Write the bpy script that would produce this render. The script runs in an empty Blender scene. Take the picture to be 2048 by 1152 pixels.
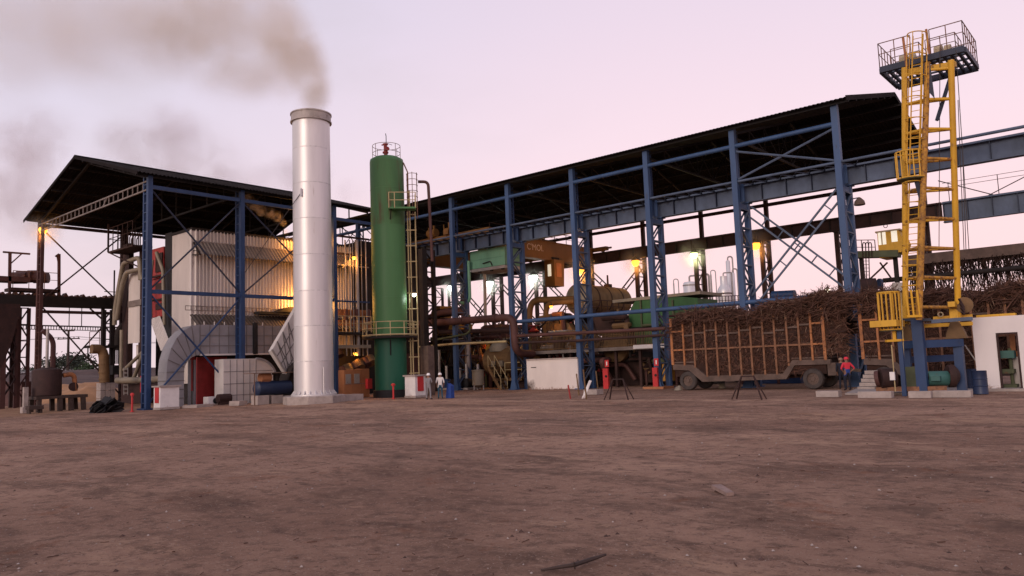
import bpy, math, random
import numpy as np
from mathutils import Vector, Matrix
random.seed(7)
SC = bpy.context.scene
COL = SC.collection
# ------------------------------------------------------------------ camera
C0 = np.array([14.242, -47.202, 2.0])
RT = np.array([0.7572, 0.6522, -0.0368]); UPV = np.array([0.0925, -0.0514, 0.9944])
RT /= np.linalg.norm(RT); UPV -= RT * (UPV @ RT); UPV /= np.linalg.norm(UPV)
FW = np.cross(UPV, RT)
FPX = 1535.3                                   # focal length in pixels of a 2048 wide picture
cam = bpy.data.cameras.new('camera'); camo = bpy.data.objects.new('camera', cam); COL.objects.link(camo)
M = Matrix.Identity(4)
for i in range(3):
    M[i][0] = RT[i]; M[i][1] = UPV[i]; M[i][2] = -FW[i]; M[i][3] = C0[i]
camo.matrix_world = M
cam.sensor_width = 36; cam.lens = 36 * FPX / 2048; cam.clip_end = 6000; cam.clip_start = .1
SC.camera = camo
# ------------------------------------------------------------------ sky, sun, exposure
SUN_EL = math.radians(15); SUN_AZ = (.12, -.993)
wd = bpy.data.worlds.new('World'); SC.world = wd; wd.use_nodes = True
nt = wd.node_tree; N = nt.nodes; L = nt.links
bg = N['Background']
def nd(tree, typ, **k):
    n = tree.nodes.new(typ)
    for a, v in k.items():
        if a in n.inputs.keys(): n.inputs[a].default_value = v
        else: setattr(n, a, v)
    return n
tc = nd(nt, 'ShaderNodeTexCoord')
sky = nd(nt, 'ShaderNodeTexSky', sky_type='NISHITA', sun_disc=False, sun_elevation=math.radians(3), sun_rotation=math.pi-.12, altitude=20)
sky.air_density = 1.4; sky.dust_density = 3.0
sx = nd(nt, 'ShaderNodeSeparateXYZ'); L.new(tc.outputs['Generated'], sx.inputs[0])
ramp = nd(nt, 'ShaderNodeValToRGB'); L.new(sx.outputs['Z'], ramp.inputs[0])
e = ramp.color_ramp.elements
e[0].position = 0.0; e[0].color = (.96, .665, .665, 1)
e[1].position = 1.0; e[1].color = (.42, .42, .58, 1)
for p, c in ((.14, (.955, .68, .705, 1)), (.27, (.87, .68, .755, 1)), (.42, (.76, .63, .74, 1))):
    q = ramp.color_ramp.elements.new(p); q.color = c
# towards the left (away from the afterglow) the dusk sky turns greyer and bluer
dt = nd(nt, 'ShaderNodeVectorMath', operation='DOT_PRODUCT'); L.new(tc.outputs['Generated'], dt.inputs[0])
dt.inputs[1].default_value = (.757, .652, 0)
mr = nd(nt, 'ShaderNodeMapRange'); L.new(dt.outputs['Value'], mr.inputs[0])
mr.inputs[1].default_value = -.62; mr.inputs[2].default_value = .25
mr.interpolation_type = 'SMOOTHSTEP'
tint = nd(nt, 'ShaderNodeMix', data_type='RGBA'); L.new(mr.outputs[0], tint.inputs[0])
tint.inputs[6].default_value = (.80, .93, .98, 1); tint.inputs[7].default_value = (1, 1, 1, 1)
mu = nd(nt, 'ShaderNodeMix', data_type='RGBA', blend_type='MULTIPLY'); mu.inputs[0].default_value = 1
L.new(ramp.outputs[0], mu.inputs[6]); L.new(tint.outputs[2], mu.inputs[7])
# faint cloud bank
nz = nd(nt, 'ShaderNodeTexNoise', Scale=3.2, Detail=5.0, Roughness=.55)
mp = nd(nt, 'ShaderNodeMapping'); mp.inputs['Scale'].default_value = (1, 1, 2.4)
L.new(tc.outputs['Generated'], mp.inputs[0]); L.new(mp.outputs[0], nz.inputs['Vector'])
cr = nd(nt, 'ShaderNodeMapRange'); L.new(nz.outputs['Fac'], cr.inputs[0])
cr.inputs[1].default_value = .47; cr.inputs[2].default_value = .72; cr.interpolation_type = 'SMOOTHSTEP'; cr.inputs[4].default_value = .42
inv = nd(nt, 'ShaderNodeMath', operation='SUBTRACT'); inv.inputs[0].default_value = 1.0; L.new(mr.outputs[0], inv.inputs[1])
cm = nd(nt, 'ShaderNodeMath', operation='MULTIPLY'); L.new(cr.outputs[0], cm.inputs[0]); L.new(inv.outputs[0], cm.inputs[1])
cl = nd(nt, 'ShaderNodeMix', data_type='RGBA'); L.new(cm.outputs[0], cl.inputs[0])
L.new(mu.outputs[2], cl.inputs[6]); cl.inputs[7].default_value = (.56, .50, .53, 1)
sm = nd(nt, 'ShaderNodeMix', data_type='RGBA', blend_type='MULTIPLY'); sm.inputs[0].default_value = 1
L.new(sky.outputs[0], sm.inputs[6]); sm.inputs[7].default_value = (.06, .06, .06, 1)
ad = nd(nt, 'ShaderNodeMix', data_type='RGBA'); ad.inputs[0].default_value = .08
L.new(cl.outputs[2], ad.inputs[6]); L.new(sm.outputs[2], ad.inputs[7])
L.new(ad.outputs[2], bg.inputs['Color']); bg.inputs['Strength'].default_value = 1.22
sl = bpy.data.lights.new('sun', 'SUN'); sl.energy = 1.5; sl.angle = math.radians(28); sl.color = (1, .80, .68)
so = bpy.data.objects.new('sun', sl); COL.objects.link(so)
so.rotation_euler = Vector((SUN_AZ[0] * math.cos(SUN_EL), SUN_AZ[1] * math.cos(SUN_EL), math.sin(SUN_EL))).to_track_quat('Z', 'Y').to_euler()
so.location = (0, -60, 40)
SC.view_settings.view_transform = 'Standard'; SC.view_settings.look = 'None'
SC.view_settings.exposure = 0; SC.view_settings.gamma = 1
SC.render.engine = 'CYCLES'
SC.cycles.use_denoising = True
SC.cycles.volume_max_steps = 128
SC.cycles.volume_bounces = 2; SC.cycles.max_bounces = 6; SC.cycles.transparent_max_bounces = 12

# ------------------------------------------------------------------ measuring helpers (survey of the site)
def _ray(px, py): return FW + RT * (px - 1024) / FPX - UPV * (py - 576) / FPX
def _on(px, py, i, v):
    d = _ray(px, py); return Vector(C0 + d * ((v - C0[i]) / d[i]))
def AX(px, py, x): return _on(px, py, 0, x)
def AY(px, py, y): return _on(px, py, 1, y)
def AZ(px, py, z=0.): return _on(px, py, 2, z)
def AD(px, py, d): return Vector(C0 + _ray(px, py) * d)
def V(*a): return Vector(a)

# ------------------------------------------------------------------ materials
MT = {}
def mat(name, col, rough=.65, metal=0., var=.3, sc=1.2, rust=0., rcol=(.11, .04, .018), streak=0., bump=0., bsc=25., emit=None, spec=.4):
    m = bpy.data.materials.new(name); m.use_nodes = True; t = m.node_tree; b = t.nodes['Principled BSDF']
    b.inputs['Roughness'].default_value = rough; b.inputs['Metallic'].default_value = metal
    b.inputs['Specular IOR Level'].default_value = spec
    g = nd(t, 'ShaderNodeNewGeometry'); mp = nd(t, 'ShaderNodeMapping')
    mp.inputs['Scale'].default_value = (1, 1, 1 if not streak else streak)
    t.links.new(g.outputs['Position'], mp.inputs[0])
    n1 = nd(t, 'ShaderNodeTexNoise', Scale=sc, Detail=6.0, Roughness=.65); t.links.new(mp.outputs[0], n1.inputs['Vector'])
    mx = nd(t, 'ShaderNodeMix', data_type='RGBA')
    r1 = nd(t, 'ShaderNodeMapRange'); r1.inputs[1].default_value = .3; r1.inputs[2].default_value = .7
    t.links.new(n1.outputs['Fac'], r1.inputs[0]); t.links.new(r1.outputs[0], mx.inputs[0])
    mx.inputs[6].default_value = (*[c * (1 - var) for c in col], 1); mx.inputs[7].default_value = (*[min(.95, c * (1 + var)) for c in col], 1)
    out = mx.outputs[2]
    if rust:
        n2 = nd(t, 'ShaderNodeTexNoise', Scale=sc * 2.7, Detail=8.0, Roughness=.7); t.links.new(mp.outputs[0], n2.inputs['Vector'])
        r2 = nd(t, 'ShaderNodeMapRange'); r2.inputs[1].default_value = .68 - rust * .33; r2.inputs[2].default_value = .80 - rust * .28
        t.links.new(n2.outputs['Fac'], r2.inputs[0])
        m2 = nd(t, 'ShaderNodeMix', data_type='RGBA'); t.links.new(r2.outputs[0], m2.inputs[0])
        t.links.new(out, m2.inputs[6]); m2.inputs[7].default_value = (*rcol, 1); out = m2.outputs[2]
        if metal:
            s1 = nd(t, 'ShaderNodeMath', operation='MULTIPLY_ADD'); s1.inputs[1].default_value = -metal; s1.inputs[2].default_value = metal
            t.links.new(r2.outputs[0], s1.inputs[0]); t.links.new(s1.outputs[0], b.inputs['Metallic'])
    t.links.new(out, b.inputs['Base Color'])
    if bump:
        n3 = nd(t, 'ShaderNodeTexNoise', Scale=bsc, Detail=5.0); t.links.new(g.outputs['Position'], n3.inputs['Vector'])
        bp = nd(t, 'ShaderNodeBump', Strength=bump, Distance=.04); t.links.new(n3.outputs['Fac'], bp.inputs['Height'])
        t.links.new(bp.outputs[0], b.inputs['Normal'])
    if emit:
        b.inputs['Emission Color'].default_value = (*emit[0], 1); b.inputs['Emission Strength'].default_value = emit[1]
    MT[name] = m; return m
mat('blue', (.036, .076, .165), .55, var=.22, sc=.9, rust=.26, rcol=(.035, .04, .06), streak=.35)
mat('navy', (.014, .04, .11), .5, var=.3, sc=.9, rust=.12, rcol=(.04, .04, .05), streak=.4)
mat('bluegrey', (.07, .095, .145), .6, var=.3, sc=1.1, rust=.2, rcol=(.05, .045, .05), streak=.5)
mat('darkblue', (.02, .027, .05), .6, var=.3, rust=.2)
mat('brown', (.036, .016, .0135), .8, var=.4, sc=1.3, rust=.3, rcol=(.07, .026, .015))
mat('rustpipe', (.075, .03, .025), .7, var=.35, sc=1.1, rust=.2, rcol=(.05, .022, .016))
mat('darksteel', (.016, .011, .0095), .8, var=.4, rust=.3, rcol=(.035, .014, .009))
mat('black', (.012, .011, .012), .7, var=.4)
mat('roof', (.016, .0125, .012), .95, var=.45, sc=.5, rust=.25, rcol=(.02, .01, .007), spec=.1)
mat('alu', (.635, .61, .60), .42, .4, var=.1, sc=.8, rust=.05, rcol=(.3, .2, .15), streak=.12)
mat('alu2', (.625, .60, .59), .44, .4, var=.13, sc=.7, rust=.16, rcol=(.30, .22, .18), streak=.08)
mat('alu3', (.64, .615, .60), .41, .4, var=.1, sc=1.1, rust=.1, rcol=(.36, .28, .23), streak=.1)
mat('weld', (.585, .56, .55), .6, .3, var=.3, sc=4)
mat('greenrust', (.062, .168, .056), .6, var=.22, sc=.8, rust=.45, rcol=(.085, .075, .03), streak=.12)
mat('cladding', (.62, .565, .52), .5, .1, var=.14, sc=.8, rust=.16, rcol=(.20, .11, .07), streak=.15)
mat('awningdark', (.085, .068, .058), .75, .1, var=.35, sc=1, rust=.3, rcol=(.07, .035, .02))
mat('awning', (.20, .165, .145), .7, .1, var=.3, sc=1, rust=.3, rcol=(.12, .06, .035))
mat('ductgrey', (.26, .25, .26), .6, .2, var=.16, sc=.9, rust=.12, rcol=(.2, .12, .08))
mat('ductlight', (.58, .54, .51), .55, .15, var=.12, sc=.9, rust=.1, rcol=(.3, .2, .14))
mat('seam', (.15, .135, .13), .7, var=.3)
mat('red', (.30, .028, .026), .6, var=.3, sc=1.4, rust=.18, rcol=(.09, .02, .015))
mat('brightred', (.45, .028, .03), .5, var=.15, sc=2)
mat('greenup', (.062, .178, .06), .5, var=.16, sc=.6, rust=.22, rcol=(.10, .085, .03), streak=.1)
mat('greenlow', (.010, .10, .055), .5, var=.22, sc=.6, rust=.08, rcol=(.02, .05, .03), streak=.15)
mat('green', (.03, .10, .03), .6, var=.3, sc=1, rust=.15, rcol=(.05, .05, .02))
mat('mint', (.15, .33, .21), .55, var=.15, sc=.9, rust=.2, rcol=(.12, .10, .05), streak=.3)
mat('teal', (.04, .12, .105), .6, var=.25, rust=.2)
mat('olive', (.07, .08, .04), .7, var=.3, rust=.25)
mat('yellow', (.60, .33, .025), .55, var=.2, sc=1.2, rust=.27, rcol=(.15, .065, .02), streak=.35)
mat('yellowrust', (.42, .21, .03), .7, var=.35, sc=2.2, rust=.62, rcol=(.13, .055, .025))
mat('dullyellow', (.15, .085, .035), .7, var=.3, sc=1.2, rust=.3, rcol=(.1, .05, .025))
mat('cream', (.42, .33, .20), .6, var=.2, rust=.15)
mat('postdull', (.20, .095, .05), .8, var=.4, sc=2.5, rust=.4, rcol=(.09, .05, .035))
mat('ochre', (.38, .19, .03), .65, var=.25, sc=1.1, rust=.25, rcol=(.12, .05, .02))
mat('orangeframe', (.34, .135, .05), .75, var=.35, sc=1.8, rust=.5, rcol=(.13, .06, .04))
mat('orange', (.34, .14, .06), .6, var=.18, sc=1.3, rust=.12)
mat('craneyellow', (.16, .075, .016), .6, var=.25, sc=.6, rust=.25, rcol=(.13, .055, .02))
mat('chassis', (.105, .07, .055), .8, var=.35, sc=1.8, rust=.2, rcol=(.07, .04, .03))
mat('rubber', (.055, .043, .038), .85, var=.3, sc=4, bump=.3)
mat('concrete', (.34, .285, .255), .9, var=.22, sc=2.2, rust=.2, rcol=(.15, .105, .085), bump=.35, bsc=30)
mat('whitewash', (.70, .65, .63), .85, var=.06, sc=.7, rust=.10, rcol=(.38, .29, .25), streak=.5)
mat('sooty', (.66, .61, .58), .85, var=.08, sc=.7, rust=.10, rcol=(.38, .29, .25), streak=.5)
mat('whitepaint', (.68, .65, .63), .6, var=.1, rust=.1, rcol=(.4, .3, .26), sc=2)
mat('insul', (.25, .21, .155), .6, .2, var=.2, rust=.2, rcol=(.14, .085, .05))
mat('silverpipe', (.34, .31, .29), .5, .4, var=.2, rust=.15)
mat('rail', (.42, .33, .17), .6, var=.2, rust=.25, rcol=(.16, .09, .04))
mat('railrust', (.17, .085, .055), .7, var=.3, rust=.3)
mat('wire', (.05, .042, .042), .7)
mat('cane', (.082, .036, .022), .85, var=.5, sc=3.5)
mat('canepale', (.26, .17, .115), .8, var=.3, sc=4)
mat('canecore', (.035, .016, .011), .95, var=.5, sc=3)
mat('sand', (.36, .19, .095), .95, var=.2, sc=1, bump=.4, bsc=8)
mat('earth', (.075, .042, .033), .95, var=.4, sc=.7, bump=.5, bsc=6)
mat('wood', (.16, .10, .075), .85, var=.3, sc=4, streak=.3)
mat('timberdark', (.05, .032, .026), .85, var=.3, sc=4)
mat('bluedrum', (.014, .026, .065), .45, var=.2, rust=.1)
mat('skin', (.22, .115, .075), .6, var=.05)
mat('greycloth', (.20, .19, .20), .9, var=.15, sc=6)
mat('plankpale', (.23, .155, .13), .85, var=.25, sc=6)
mat('whitecloth', (.66, .63, .60), .9, var=.1, sc=6)
mat('denim', (.02, .07, .11), .9, var=.2, sc=6)
mat('redcloth', (.62, .035, .06), .85, var=.12, sc=6)
mat('bluecloth', (.02, .055, .24), .85, var=.15, sc=6)
mat('darkcloth', (.012, .014, .025), .9, var=.2, sc=6)
mat('helmet', (.80, .78, .77), .35, var=.03)
mat('boot', (.02, .016, .014), .7)
mat('lettering', (.52, .42, .36), .8, var=.25, sc=12)
mat('stone', (.33, .275, .245), .9, var=.35, sc=9)
mat('leaf', (.032, .055, .022), .8, var=.5, sc=1.5)
mat('leafdull', (.03, .04, .03), .9, var=.4, sc=1)
mat('bark', (.06, .045, .035), .9)
mat('sodium', (.9, .6, .2), .4, emit=((1, .36, .03), 3.2))
mat('mercury', (.9, .9, .85), .4, emit=((.9, 1, .9), 6))
mat('greenlamp', (.9, .9, .6), .4, emit=((.85, 1, .4), 4))
mat('warmwhite', (.9, .9, .85), .4, emit=((1, .86, .62), 6))
mat('litpane', (.8, .78, .7), .3, emit=((1, .90, .68), .55))
mat('pane', (.30, .27, .27), .12, var=.1, spec=.8)
mat('stackcap', (.36, .32, .30), .6, .3, var=.3, rust=.35, rcol=(.09, .05, .035))

# ------------------------------------------------------------------ mesh builder
class MB:
    def __init__(s): s.v = []; s.f = []
    def add(s, vs, fs):
        o = len(s.v); s.v += [tuple(p) for p in vs]; s.f += [tuple(i + o for i in f) for f in fs]; return s
    def box(s, a, b):
        x0, x1 = sorted((a[0], b[0])); y0, y1 = sorted((a[1], b[1])); z0, z1 = sorted((a[2], b[2]))
        return s.add([(x0,y0,z0),(x1,y0,z0),(x1,y1,z0),(x0,y1,z0),(x0,y0,z1),(x1,y0,z1),(x1,y1,z1),(x0,y1,z1)],
              [(0,3,2,1),(4,5,6,7),(0,1,5,4),(1,2,6,5),(2,3,7,6),(3,0,4,7)])
    def cbox(s, c, dx, dy, z0, z1): return s.box((c[0]-dx/2, c[1]-dy/2, z0), (c[0]+dx/2, c[1]+dy/2, z1))
    def bar(s, p, q, w, h=None, up=(0,0,1)):
        h = h or w; p = Vector(p); q = Vector(q); d = (q-p)
        if d.length < 1e-5: return s
        d.normalize(); u = Vector(up)
        if abs(d.dot(u)) > .95: u = Vector((0,1,0))
        sd = d.cross(u).normalized(); u = sd.cross(d).normalized()
        c = [sd*w/2*i + u*h/2*j for i, j in ((-1,-1),(1,-1),(1,1),(-1,1))]
        return s.add([p+k for k in c]+[q+k for k in c], [(0,1,2,3),(7,6,5,4),(0,4,5,1),(1,5,6,2),(2,6,7,3),(3,7,4,0)])
    def tube(s, pts, r, n=8, caps=True):
        pts = [Vector(p) for p in pts]; rs = r if isinstance(r, (list, tuple)) else [r]*len(pts)
        o = len(s.v); prev = None
        for i, p in enumerate(pts):
            d = (pts[min(i+1,len(pts)-1)]-pts[max(i-1,0)]).normalized()
            if prev is None:
                u = Vector((0,0,1)) if abs(d.z) < .9 else Vector((1,0,0))
                a = d.cross(u).normalized()
            else:
                a = (prev - d*prev.dot(d)).normalized()
            prev = a; b = d.cross(a)
            for k in range(n):
                t = 2*math.pi*k/n; s.v.append(tuple(p + (a*math.cos(t)+b*math.sin(t))*rs[i]))
        for i in range(len(pts)-1):
            for k in range(n):
                k2 = (k+1)%n; s.f.append((o+i*n+k, o+i*n+k2, o+(i+1)*n+k2, o+(i+1)*n+k))
        if caps:
            s.f.append(tuple(o+k for k in range(n-1,-1,-1))); m = o+(len(pts)-1)*n; s.f.append(tuple(m+k for k in range(n)))
        return s
    def pipe(s, pts, r, n=10, br=None):            # polyline with rounded bends
        br = br or r*2.2; pts = [Vector(p) for p in pts]; out = [pts[0]]
        for i in range(1, len(pts)-1):
            p, a, b = pts[i], pts[i-1], pts[i+1]
            da = (a-p); db = (b-p); la = min(br, da.length*.49); lb = min(br, db.length*.49); da.normalize(); db.normalize()
            A = p+da*la; B = p+db*lb
            for k in range(6):
                t = k/5; out.append(A*(1-t)**2 + p*2*t*(1-t) + B*t*t)
        out.append(pts[-1]); return s.tube(out, r, n)
    def lathe(s, c, prof, n=32, caps=True):          # prof: (radius, z)
        o = len(s.v)
        for r, z in prof:
            for k in range(n):
                t = 2*math.pi*k/n; s.v.append((c[0]+r*math.cos(t), c[1]+r*math.sin(t), z))
        for i in range(len(prof)-1):
            for k in range(n):
                k2 = (k+1)%n; s.f.append((o+i*n+k, o+i*n+k2, o+(i+1)*n+k2, o+(i+1)*n+k))
        if caps:
            s.f.append(tuple(o+k for k in range(n-1,-1,-1))); m = o+(len(prof)-1)*n; s.f.append(tuple(m+k for k in range(n)))
        return s
    def prism(s, poly, off):                        # polygon (list of points) extruded by off
        poly = [Vector(p) for p in poly]; off = Vector(off); n = len(poly)
        return s.add(poly+[p+off for p in poly], [tuple(range(n-1,-1,-1)), tuple(range(n,2*n))]+[(i,(i+1)%n,n+(i+1)%n,n+i) for i in range(n)])
    def corr(s, o, u, v, pitch, depth, nrm, flat=.35, ridge=None): # corrugated sheet: o origin, u across ribs, v along ribs
        o = Vector(o); u = Vector(u); v = Vector(v); nrm = Vector(nrm).normalized(); Lu = u.length; ud = u.normalized()
        n = max(1, round(Lu/pitch)); st = []
        for i in range(n):
            b = i/n*Lu; w = Lu/n
            rg = ridge if ridge else flat; sl2 = (1-flat-rg)/2; st += [(b, 0), (b+w*flat, 0), (b+w*(flat+sl2), depth), (b+w*(flat+sl2+rg), depth)]
        st.append((Lu, 0)); k = len(s.v)
        for t, h in st: s.v.append(tuple(o+ud*t+nrm*h))
        for t, h in st: s.v.append(tuple(o+ud*t+nrm*h+v))
        m = len(st)
        for i in range(m-1): s.f.append((k+i, k+i+1, k+m+i+1, k+m+i))
        return s
OFF = {}
def thing(name, label, cat, loc, group=None):
    o = bpy.data.objects.new(name, None); COL.objects.link(o); o.location = loc; o.empty_display_size = .3
    OFF[o.name] = Vector(loc); o['label'] = label; o['category'] = cat
    if group: o['group'] = group
    return o
def tag(o, label, cat=None, group=None, kind=None):
    if label: o['label'] = label
    if cat: o['category'] = cat
    if group: o['group'] = group
    if kind: o['kind'] = kind
    return o
def part(name, mb, m, parent=None, smooth=None):
    me = bpy.data.meshes.new(name)
    v = np.array(mb.v, dtype=float)
    if parent is not None: o_ = OFF[parent.name]
    else: o_ = Vector(((v[:,0].min()+v[:,0].max())/2, (v[:,1].min()+v[:,1].max())/2, v[:,2].min()))
    v = v - np.array(o_)
    me.from_pydata(v.tolist(), [], mb.f); me.update()
    if smooth:
        me.shade_smooth(); me.set_sharp_from_angle(angle=math.radians(smooth))
    me.materials.append(MT[m] if isinstance(m, str) else m)
    ob = bpy.data.objects.new(name, me); COL.objects.link(ob)
    if parent is not None: ob.parent = parent; OFF[ob.name] = OFF[parent.name]
    else: ob.location = o_; OFF[ob.name] = Vector(o_)
    return ob
def again(ob, d, parent=None):                       # another copy of a part, moved by d
    c = ob.copy(); COL.objects.link(c); c.location = ob.location + Vector(d)
    if parent is not None: c.parent = parent
    OFF[c.name] = OFF[ob.name]
    return c
def single(name, mb, m, label, cat, group=None, smooth=None, kind=None):
    return tag(part(name, mb, m, None, smooth), label, cat, group, kind)
def struct(name, mb, m, parent=None, smooth=None):
    o = part(name, mb, m, parent, smooth)
    o['kind'] = 'structure'; return o
def copytree(root, d, label=None):
    r = root.copy(); COL.objects.link(r); r.location = root.location + Vector(d); OFF[r.name] = Vector(r.location)
    if label: r['label'] = label
    for ch in list(root.children):
        c = ch.copy(); COL.objects.link(c); c.parent = r
        for g in list(ch.children):
            h = g.copy(); COL.objects.link(h); h.parent = c
    return r
def railing(th, pts, h=1.05, r=.025, m='rail', step=1.5, mid=True, pname='railing'):
    """posts and rails along a polyline of floor points: one railing part per run"""
    for a, b in zip(pts[:-1], pts[1:]):
        a = Vector(a); b = Vector(b); mb = MB(); n = max(1, round((b-a).length/step))
        up = Vector((0,0,h)); mb.tube([a+up, b+up], r, 6)
        if mid: mb.tube([a+up*.55, b+up*.55], r*.8, 6)
        for i in range(n+1):
            p = a.lerp(b, i/n); mb.tube([p, p+up], r, 6)
        part(pname, mb, m, th)
# ================================================================== GROUND
def vnoise(x, y, s, seed=0):
    x = np.asarray(x)/s+seed*17.3; y = np.asarray(y)/s-seed*9.1
    xi = np.floor(x); yi = np.floor(y); fx = x-xi; fy = y-yi
    fx = fx*fx*(3-2*fx); fy = fy*fy*(3-2*fy)
    def h(a, b): t = np.sin(a*127.1+b*311.7+seed*3.7)*43758.5453; return t-np.floor(t)
    return (h(xi,yi)*(1-fx)+h(xi+1,yi)*fx)*(1-fy)+(h(xi,yi+1)*(1-fx)+h(xi+1,yi+1)*fx)*fy-.5
def gz(x, y):
    k = np.clip((-8-np.asarray(y))/10, .12, 1)
    rut = 0.
    for c_, sl_, am in ((-13.5, .06, .05), (-15.4, .06, .05), (-21., -.10, .045), (-22.9, -.10, .045), (-30.5, .16, .035), (-32.3, .16, .035)):
        d_ = np.asarray(y)-(c_+sl_*np.asarray(x)+.8*vnoise(x, 0*np.asarray(x), 7., 6)); rut = rut-am*np.exp(-(d_/.22)**2)+am*.5*np.exp(-((np.abs(d_)-.42)/.16)**2)
    return k*rut*(.5+vnoise(x, y, 3., 8))+k*(.10*vnoise(x, y, 5.5, 1)+.05*vnoise(x, y, 1.9, 2)+.028*vnoise(x, y, .7, 3))-.02
gx = np.concatenate([[-3000,-1200,-500,-250,-150,-110,-85,-70], np.arange(-60, -6, .5), np.arange(-6, 22, .25), np.arange(22, 45, 1.), [60,90,150,300,700,3000]])
gy = np.concatenate([[-3000,-800,-300,-120,-80,-60], np.arange(-48, -30, .25), np.arange(-30, 6, .5), np.arange(6, 40, 2.), [55,80,120,200,400,900,3000]])
GX, GY = np.meshgrid(gx, gy); GZ = gz(GX, GY)
far = (np.abs(GX+10) > 60) | (GY > 8) | (GY < -49)
GZ = np.where(far, -.02, GZ)
mb = MB(); nx = len(gx)
mb.v = [tuple(p) for p in np.stack([GX.ravel(), GY.ravel(), GZ.ravel()], 1)]
mb.f = [(j*nx+i, j*nx+i+1, (j+1)*nx+i+1, (j+1)*nx+i) for j in range(len(gy)-1) for i in range(nx-1)]
gm = bpy.data.materials.new('dirt'); gm.use_nodes = True; t = gm.node_tree; b = t.nodes['Principled BSDF']; LK = t.links.new
b.inputs['Roughness'].default_value = .95; b.inputs['Specular IOR Level'].default_value = .15
g = nd(t, 'ShaderNodeNewGeometry')
def tn(scale, det=5., rough=.6, vec=None, mscale=None, rot=0):
    n = nd(t, 'ShaderNodeTexNoise', Scale=scale, Detail=det, Roughness=rough)
    mp = nd(t, 'ShaderNodeMapping'); LK(g.outputs['Position'], mp.inputs[0])
    if mscale: mp.inputs['Scale'].default_value = mscale
    mp.inputs['Rotation'].default_value = (0, 0, rot)
    LK(mp.outputs[0], n.inputs['Vector']); return n.outputs['Fac']
def rng(sock, a, c):
    r = nd(t, 'ShaderNodeMapRange'); LK(sock, r.inputs[0]); r.inputs[1].default_value = a; r.inputs[2].default_value = c; return r.outputs[0]
def mixc(f, A, B):
    m = nd(t, 'ShaderNodeMix', data_type='RGBA'); LK(f, m.inputs[0])
    for s, q in ((6, A), (7, B)):
        if isinstance(q, tuple): m.inputs[s].default_value = (*q, 1)
        else: LK(q, m.inputs[s])
    return m.outputs[2]
def mul(a, c):
    m = nd(t, 'ShaderNodeMath', operation='MULTIPLY'); LK(a, m.inputs[0])
    if isinstance(c, float): m.inputs[1].default_value = c
    else: LK(c, m.inputs[1])
    return m.outputs[0]
c1 = mixc(rng(tn(.13, 6, .65), .38, .62), (.265, .152, .105), (.43, .262, .182))
c1 = mixc(mul(rng(tn(.42, 8, .7, mscale=(.6, 1, 1), rot=.3), .50, .62), .85), c1, (.165, .095, .066))      # damp dark patches
c1 = mixc(mul(rng(tn(.38, 8, .72, mscale=(.45, 1, 1), rot=.12), .56, .64), .75), c1, (.52, .325, .215))   # pale worn patches
c1 = mixc(mul(rng(tn(1.5, 7, .7, mscale=(.4, 1.1, 1), rot=-.12), .58, .66), .75), c1, (.125, .075, .054)) # dark wheel tracks
c1 = mixc(mul(rng(tn(.5, 8, .75), .58, .66), .65), c1, (.24, .088, .042))              # reddish soil
c1 = mixc(mul(rng(tn(3.2, 9, .78), .49, .62), .75), c1, (.135, .080, .058))             # crumbs
c1 = mixc(mul(rng(tn(6.5, 9, .8), .54, .64), .65), c1, (.47, .31, .22))
c1 = mixc(rng(tn(38., 3, .6), .63, .70), c1, (.50, .38, .30))                            # grit
c1 = mixc(rng(tn(22., 4, .6), .63, .70), c1, (.085, .052, .04))
sp = nd(t, 'ShaderNodeSeparateXYZ'); LK(g.outputs['Position'], sp.inputs[0])
def band(c_, sl_, wd_, col, amt, thr):           # worn lane along the shed, broken up by noise
    global c1
    a_ = nd(t, 'ShaderNodeMath', operation='MULTIPLY_ADD'); LK(sp.outputs['X'], a_.inputs[0]); a_.inputs[1].default_value = -sl_; LK(sp.outputs['Y'], a_.inputs[2])
    n_ = nd(t, 'ShaderNodeMath', operation='MULTIPLY_ADD'); LK(tn(.3, 6, .7), n_.inputs[0]); n_.inputs[1].default_value = wd_*3.2; LK(a_.outputs[0], n_.inputs[2])
    d_ = nd(t, 'ShaderNodeMath', operation='SUBTRACT'); LK(n_.outputs[0], d_.inputs[0]); d_.inputs[1].default_value = c_+wd_*1.6
    e_ = nd(t, 'ShaderNodeMath', operation='ABSOLUTE'); LK(d_.outputs[0], e_.inputs[0])
    m_ = mul(rng(e_.outputs[0], wd_, wd_*.35), rng(tn(1.1, 8, .75), thr, thr+.14)); c1 = mixc(mul(m_, amt), c1, col)
band(-13.2, .06, 1.0, (.50, .315, .215), .8, .42)
band(-17.5, .02, .8, (.13, .078, .056), .8, .46)
band(-21.6, -.08, 1.3, (.50, .31, .20), .75, .45)
band(-25.5, .10, .5, (.12, .072, .052), .8, .46)
band(-27.4, .10, .5, (.12, .072, .052), .8, .46)
band(-31.0, .16, 1.1, (.47, .295, .20), .65, .46)
band(-35.0, -.12, .6, (.13, .08, .058), .7, .46)
edge = nd(t, 'ShaderNodeMath', operation='MULTIPLY_ADD'); LK(tn(.35, 4), edge.inputs[0]); edge.inputs[1].default_value = 22.; LK(sp.outputs['X'], edge.inputs[2])
c1 = mixc(rng(edge.outputs[0], -26.5, -31.), c1, mixc(rng(tn(.8, 5), .3, .7), (.27, .15, .09), (.40, .235, .14)))   # sandy yard on the left
LK(c1, b.inputs['Base Color'])
hs = nd(t, 'ShaderNodeMath', operation='ADD'); LK(tn(2.6, 10, .8), hs.inputs[0]); LK(mul(tn(22., 5, .7), .3), hs.inputs[1])
bp = nd(t, 'ShaderNodeBump', Strength=.9, Distance=.16); LK(hs.outputs[0], bp.inputs['Height']); LK(bp.outputs[0], b.inputs['Normal'])
struct('ground', mb, gm, None, 80)

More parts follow.
